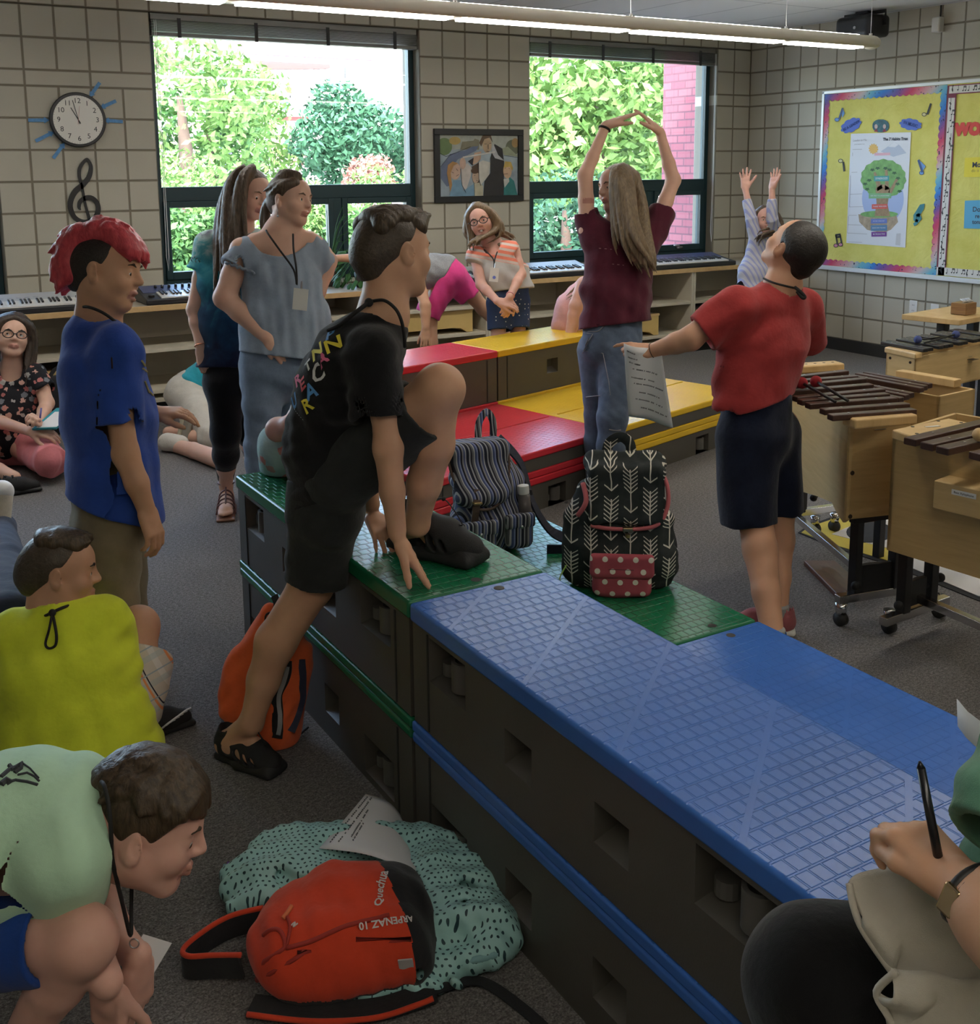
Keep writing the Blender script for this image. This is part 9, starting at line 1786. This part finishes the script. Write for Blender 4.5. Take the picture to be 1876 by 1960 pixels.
tg = plain('poster_leaf', (.16, .36, .10), .6, var=.3, vscale=20.); poly('roots', [(1643, 410), (1664, 413), (1716, 412), (1719, 425), (1705, 440), (1688, 446), (1660, 440), (1645, 425)], 4, plain('poster_root', (.36, .28, .19), .6, var=.3, vscale=30.), ps_); poly('grass', ring_(1683, 410, 36, 6.5), 4.3, tg, ps_)
tk = plain('poster_trunk', (.30, .20, .10), .6, var=.25, vscale=40.); poly('crown', ring_(1691, 342, 43, 37, 60, .03, 15), 4.4, tg, ps_)
for P in ([(1674, 414), (1678, 390), (1676, 360), (1690, 352), (1704, 360), (1699, 392), (1704, 414)], [(1680, 366), (1672, 330), (1676, 329), (1690, 360)], [(1694, 364), (1694, 325), (1699, 325), (1702, 362)], [(1700, 368), (1716, 340), (1720, 343), (1706, 372)]): poly('trunk', P, 4.8, tk, ps_)
lf = plain('poster_dark_leaf', (.03, .10, .03), .6)
for x, y in ((1670, 325), (1680, 322), (1695, 322), (1703, 325), (1712, 331), (1719, 341), (1656, 352), (1718, 352), (1660, 362), (1722, 366), (1664, 345)): poly('leaf', ring_(x, y, 4.2, 2.6, 14, .3, 5), 5.0, lf, ps_)
for i, (x0, x1, y0, y1, c, s) in enumerate([(1673, 1702, 337, 347, (.05, .30, .30), 'SYNERGIZE'), (1663, 1706, 370, 380, (.18, .40, .18), 'SEEK FIRST TO UNDERSTAND'), (1669, 1699, 391, 400, (.60, .09, .06), 'THINK WIN-WIN'), (1667, 1698, 419, 428, (.12, .18, .50), 'PUT FIRST THINGS FIRST'), (1667, 1698, 431, 442, (.08, .20, .38), 'BEGIN WITH THE END'), (1668, 1697, 444, 453, (.16, .03, .26), 'BE PROACTIVE')]):
    bn = poly('banner', [(x0, y0), (x1, y0-.5), (x1, y1-.5), (x0, y1)], 5.2, plain('banner_%d' % i, c, .6), ps_); wtext('banner_text', s, x0+2, (y0+y1)/2, x1-2, (y0+y1)/2-.5, plain('poster_snow', (.7, .72, .78), .6), bn, 6.4, fac=.6)
g = MB()
for (x0, y0, x1, y1) in ((1632, 286, 1650, 285.5), (1632, 292, 1632, 299), (1630, 330, 1641, 329.5), (1628, 336, 1626, 396), (1626, 372, 1650, 371), (1625, 396, 1652, 395.5), (1625, 412, 1640, 412), (1624, 414, 1622, 446), (1623, 430, 1652, 431), (1622, 446, 1660, 448), (1624, 463, 1650, 464)): g.tube([onboard(x0, y0, 5), onboard(x1, y1, 5)], .0022, flat=((1, 0, 0), .0006))
g.build('printed_lines', plain('poster_grey', (.42, .42, .46), .7), ps_); poly('code_patch', [(1716, 447), (1724, 446.5), (1723, 470), (1714, 469)], 4.2, plain('poster_pale_grey', (.50, .51, .55), .6), ps_)
def notecut(lab, P, r, c, edge, heads, beam=None):
    t = thing('note_cutout', lab, 'paper cut-out', onboard(*heads[0])); 
    for x, y in heads: poly('note_head', [(x+4.6*math.cos(2*PI*i/16), y+3.9*math.sin(2*PI*i/16)) for i in range(16)], 3, edge, t); poly('note_fill', [(x+3.4*math.cos(2*PI*i/16), y+2.7*math.sin(2*PI*i/16)) for i in range(16)], 3.6, c, t)
    g = MB()
    for Q in P: g.tube([onboard(x, y, 3.2) for x, y in Q], r, flat=((1, 0, 0), .0008))
    g.build('note_stem', edge, t)
    if beam: poly('note_flag', beam, 3.4, c, t)
m_bn = plain('note_blue', (.12, .28, .58), .6); m_be = plain('note_navy', (.03, .07, .20), .6); m_yn = plain('note_cream', (.62, .58, .30), .6); m_pn = plain('note_rose', (.55, .20, .28), .6)
notecut('blue eighth note cut-out at the top left of the board', [[(1606, 228), (1613, 207)]], .010, m_bn, m_be, [(1602, 229)], [(1613, 206), (1617, 217), (1612, 226), (1611, 216)]); notecut('pale outlined note cut-out at the top right of the yellow panel', [[(1775, 219), (1782, 198)]], .009, m_yn, m_note, [(1769, 219)]); notecut('pale note cut-out hanging upside down at the left of the poster', [[(1614, 310), (1616, 328)]], .009, m_yn, m_note, [(1609, 308)]); notecut('blue eighth note cut-out right of the tree poster', [[(1766, 330), (1758, 306)]], .010, m_bn, m_be, [(1764, 331)], [(1758, 305), (1772, 318), (1767, 326), (1762, 316)]); notecut('pink beamed notes cut-out at the lower left of the board', [[(1603, 468), (1600, 450)], [(1611, 466), (1608, 449)], [(1599, 450), (1609, 448.5)], [(1600, 454), (1609, 453)]], .008, m_pn, m_note, [(1600, 470), (1609, 468)])
tc = thing('note_cutout', 'teal treble clef cut-out at the lower right of the poster', 'paper cut-out', onboard(1757, 420)); g = MB(); g.tube([onboard(x, y, 3.2) for x, y in [(1749, 430), (1753, 428), (1758, 412), (1766, 398), (1768, 392), (1763, 394), (1757, 404), (1751, 413), (1751, 420), (1757, 424), (1762, 418), (1759, 411), (1754, 414)]], .014, flat=((1, 0, 0), .0008)); g.build('clef_shape', plain('note_teal', (.04, .22, .26), .6), tc)
rl = thing('board_lettering', 'big red letters on the right hand yellow panel', 'lettering', onboard(1850, 260)); wtext('red_letter', 'WORD', 1829, 249, 1912, 246, plain('red_card', (.60, .06, .05), .7), rl, 3., bold=.012, fac=.80)
n1 = thing('paper_note', 'yellow printed note on the right hand panel, cut by the photo edge', 'note', onboard(1870, 320)); poly('note_sheet', [(1847, 302), (1930, 298), (1930, 338), (1845, 339)], 3, plain('note_yellow', (.72, .62, .05), .7), n1); wtext('note_text', 'Mode', 1861, 316, 1890, 315, ink, n1, 4.2, bold=.0015, fac=.58); wtext('note_text', 'do is the tonic', 1853, 327, 1912, 325, plain('faint_ink', (.35, .30, .08), .7), n1, 4.2, fac=.5)
n2 = thing('paper_note', 'light blue printed note on the right hand panel, cut by the photo edge', 'note', onboard(1870, 410)); poly('note_sheet', [(1847, 384), (1930, 381), (1930, 440), (1845, 437)], 3, plain('note_sky', (.10, .38, .60), .7), n2)
for s, x0, x1, y in (('Dorian', 1860, 1897, 401), ('re is the', 1860, 1906, 414), ('tonal note', 1856, 1908, 425)): wtext('note_text', s, x0, y, x1, y, ink, n2, 4.2, bold=.001, fac=.52)
# small fittings
sp = thing('wall_speaker', 'black loudspeaker in a bracket high up by the ceiling', 'speaker', (5.2, -1.5, CEIL)); c = np.array([5.22, -1.50, 2.665]); s = Sh(); s.rbox(c, (.11, .185, .085), None, .035); s.rbox(c+[-.06, 0, 0], (.06, .16, .075), None, .03, .03); organic('cabinet', s, .008, m_bk, sp)
b = MB(); b.tube([(5.24, -1.70, 2.665), (5.24, -1.70, 2.772), (5.24, -1.30, 2.772), (5.24, -1.30, 2.665)], .014, flat=((1, 0, 0), .008)); b.bb((5.2, -1.56, 2.775), (5.28, -1.44, 2.789)); b.build('bracket', m_bk, sp); b = MB(); b.cyl((5.09, -1.53, 2.655), (5.097, -1.53, 2.655), .012, n=12); b.build('badge', m_steel, sp)
p = onx(1800, 48, XR); sn = thing('motion_sensor', 'small ivory sensor box high on the right wall', 'sensor', p); b = MB(); b.box(p-[.03, 0, 0], (.06, .075, .115), (1, 0, 0), (0, 1, 0)); b.build('case', m_wh, sn, bevel=.012, seg=3); b = MB(); b.bb((XR-.006, p[1]-.006, p[2]+.05), (XR-.001, p[1]+.006, CEIL)); b.build('wire_cover', m_bk, sn)
for (x, y, lab, nm) in ((1749, 589, 'white wall outlet, left of the pair under the bulletin board', 'wall_outlet'), (1790, 596, 'white blank plate with one hole, right of the outlet', 'wall_plate')):
    p = onx(x, y, XR); o = thing(nm, lab, 'outlet', p); b = MB(); b.box(p-[.004, 0, 0], (.007, .075, .118), (1, 0, 0), (0, 1, 0)); b.build('plate', plain('outlet_white', (.72, .71, .68), .4), o, bevel=.003); b = MB()
    if nm == 'wall_outlet':
        for z in (-.022, .022):
            for yy in (-.007, .007): b.box(p+[-.0082, yy, z], (.001, .003, .010), (1, 0, 0), (0, 1, 0))
    else: b.cyl(p-[.007, 0, 0], p-[.0085, 0, 0], .005, n=10)
    b.build('slots', m_bk, o)
# ------------------------------------------------------------------ keyboards and odds and ends on the worktop
m_key = plain('white_key', (.72, .70, .66), .3); m_kb = plain('keyboard_black', (.018, .018, .020), .4); m_kdk = plain('panel_blue_grey', (.05, .06, .14), .35); m_ksil = plain('panel_silver', (.42, .43, .44), .35)
def keyboard(x0, x1, lab, panel, y0=-.585, dep=.31, knobs=True):
    z = ZT+.002; t = thing('keyboard', lab, 'keyboard', ((x0+x1)/2, y0+dep/2, z), 'keyboards on the worktop'); b = MB(); P = [(y0, z), (y0, z+.035), (y0+.15, z+.06), (y0+dep, z+.095), (y0+dep, z)]; b.prism([(x0, p[0], p[1]) for p in P], (x1-x0, 0, 0)); b.build('case', m_kb, t, bevel=.008)
    zk = lambda y: z+.035+(y-y0)*.167+.001; n = int((x1-x0-.16)/.0235); xs_ = x0+.10; b = MB()
    for i in range(n): b.add([(xs_+i*.0235, y0+.012, zk(y0+.012)), (xs_+i*.0235+.0225, y0+.012, zk(y0+.012)), (xs_+i*.0235+.0225, y0+.145, zk(y0+.145)), (xs_+i*.0235, y0+.145, zk(y0+.145))]+[(xs_+i*.0235, y0+.012, zk(y0+.012)+.009), (xs_+i*.0235+.0225, y0+.012, zk(y0+.012)+.009), (xs_+i*.0235+.0225, y0+.145, zk(y0+.145)+.009), (xs_+i*.0235, y0+.145, zk(y0+.145)+.009)], [(0, 1, 5, 4), (1, 2, 6, 5), (2, 3, 7, 6), (3, 0, 4, 7), (4, 5, 6, 7)])
    o = b.build('white_keys', m_key, t); o['kind'] = 'stuff'; b = MB()
    for i in range(n-1):
        if i % 7 in (2, 6): continue
        xx = xs_+(i+1)*.0235; b.box((xx, y0+.105, zk(y0+.105)+.013), (.012, .085, .012), (1, 0, 0), (0, .986, .165))
    o = b.build('black_keys', m_kb, t); o['kind'] = 'stuff'; b = MB(); b.prism([(x0+.02, p[0], p[1]) for p in ((y0+.158, z+.0625), (y0+dep-.012, z+.0945), (y0+dep-.012, z+.0965), (y0+.158, z+.0645))], (x1-x0-.04, 0, 0)); pn = b.build('control_panel', panel, t)
    for q in range(7 if knobs else 0): b = MB(); xx = x0+.12+q*.045; b.cyl((xx, y0+.24, z+.085), (xx, y0+.237, z+.103), .010, .009, 12); b.build('knob', m_kb, pn, smooth=True)
    for q in range(10): b = MB(); xx = x0+.5+q*.05; b.box((xx, y0+.22, z+.0755), (.03, .012, .006), (1, 0, 0), (0, .99, .14)); b.build('button', m_ksil if panel is not m_ksil else m_kdk, pn)
    b = MB(); b.cyl((x0+.05, y0+.07, z+.045), (x0+.05, y0+.07, z+.062), .02, n=12); b.build('pitch_wheel', m_kb, t, smooth=True)
xk = lambda px: float(onz(px, 575, .78)[0])
keyboard(-1.85, -.50, 'long silver keyboard on the worktop at the left photo edge', m_ksil, knobs=False); keyboard(-.27, .62, 'blue black keyboard on the worktop beside the pink haired boy', m_kdk); keyboard(2.06, 3.32, 'silver keyboard on the worktop behind the girl with glasses', m_ksil, knobs=False); keyboard(3.56, 4.82, 'black keyboard with white keys on the worktop in the far corner', m_kdk)
m_vine = leafmat('houseplant_leaf', (.035, .11, .03)); m_pot = plain('dark_pot', (.05, .04, .035), .6)
def houseplant(lab, x, y, n, spread, size, rise, strap=False):
    t = thing('potted_plant', lab, 'plant', (x, y, ZT)); b = MB(); b.cyl((x, y, ZT+.002), (x, y, ZT+.11), .06, .075, 18); b.build('pot', m_pot, t, smooth=True); r = np.random.default_rng(int(x*100)+3); g = MB(); st = MB()
    for i in range(n):
        a = r.uniform(0, 2*PI); L = spread*(.4+.6*r.random()); top = np.array([x, y, ZT+.11]); e = top+[math.cos(a)*L, math.sin(a)*L*.55, rise*(r.random()-.35)]; e[2] = max(e[2], ZT+.02); m = (top+e)/2+[0, 0, .09]
        P = smoothpath([top, m, e], 5); st.tube(P, .0022, 5); d = unit(P[-1]-P[-2]); sd = unit(np.cross(d, [0, 0, 1.])+r.normal(size=3)*.3); s = size*(.7+.6*r.random())
        if strap: 
            for q in range(len(P)-1): w0, w1 = .008*(1-q/len(P)), .008*(1-(q+1)/len(P)); g.add([P[q]-sd*w0, P[q]+sd*w0, P[q+1]+sd*w1, P[q+1]-sd*w1], [(0, 1, 2, 3)])
        else: u = np.cross(sd, d); g.add([e, e+d*s*.35+sd*s*.36, e+d*s, e+d*s*.35-sd*s*.36, e+d*s*.5+u*s*.08], [(0, 1, 4), (1, 2, 4), (2, 3, 4), (3, 0, 4)])
    st.build('stems', m_vine, t, smooth=True); g.build('leaves', m_vine, t)
houseplant('trailing green pothos plant on the worktop beside the girl in light blue', 1.36, -.36, 80, .26, .085, .26); houseplant('spiky grass-like plant on the sill behind the girl in light blue', 1.18, -.14, 46, .26, .06, .75, True); houseplant('thin leafed plant on the worktop behind the arm of the girl in maroon', 3.82, -.16, 26, .18, .07, .55, True)
bx = thing('storage_pouch', 'dark blue pouch on the worktop right of the trailing plant', 'pouch', (1.66, -.36, ZT)); s = Sh(); s.rbox((1.68, -.36, ZT+.06), (.13, .08, .057), None, .04); s.fold(.004, 30, (1, 0, .3), 3); organic('pouch_body', s, .008, plain('ink_blue', (.02, .025, .06), .7), bx)
def shelfxylo(x0, x1, z, lab, y=-.555):
    t = thing('xylophone', lab, 'xylophone', ((x0+x1)/2, y, z), 'small xylophones stored in the shelves'); b = MB(); h = .165; P = [(x0, z+.001), (x0+.0, z+h), (x1, z+h), (x1, z+.001), (x1-.05, z+.001), (x1-.10, z+.032), (x1-.17, z+.04), (x0+.17, z+.04), (x0+.10, z+.032), (x0+.05, z+.001)]; b.prism([(p[0], y, p[1]) for p in P], (0, .35, 0)); b.build('box_body', plain('yellow_ply', (.62, .44, .16), .5, var=.05), t)
    b = MB(); b.bb((x0-.005, y-.005, z+h), (x1+.005, y+.04, z+h+.018)); b.build('top_rail', m_plyd, t)
    for i in range(7): b = MB(); b.bb((x0+.02, y+.045+i*.042, z+h+.004), (x1-.02, y+.08+i*.042, z+h+.018)); b.build('bar', m_rose if x0 < 3 else m_ksil, t)
shelfxylo(1.40, 2.16, .364, 'yellow xylophone box on the shelf behind the child in pink shorts'); shelfxylo(3.40, 3.98, .184, 'yellow xylophone box on the shelf right of the girl in maroon'); shelfxylo(4.40, 5.0, .184, 'yellow xylophone box in the corner shelf behind the red shirted boy'); shelfxylo(-1.15, -.72, .184, 'yellow xylophone box in the shelf behind the seated woman')
bgk = thing('backpack', 'black rounded bag on the carpet between the seated woman and blue shirted boy', 'bag', onz(112, 830, 0)); c = onz(115, 845, 0)+[.05, .25, 0]; s = Sh(); s.ell(c+[0, 0, .17], (.13, .10, .19), None, .02); s.rbox(c+[0, -.02, .10], (.12, .09, .10), None, .05, .04); s.trim(c+[0, 0, .003], (0, 0, -1), .003); organic('bag_body', s, .008, m_blkn, bgk); b = MB(); b.tube(smoothpath([c+[-.05, 0, .34], c+[0, 0, .40], c+[.05, 0, .34]], 4), .012, flat=((0, 1, 0), .005)); b.build('handle', m_web, bgk)
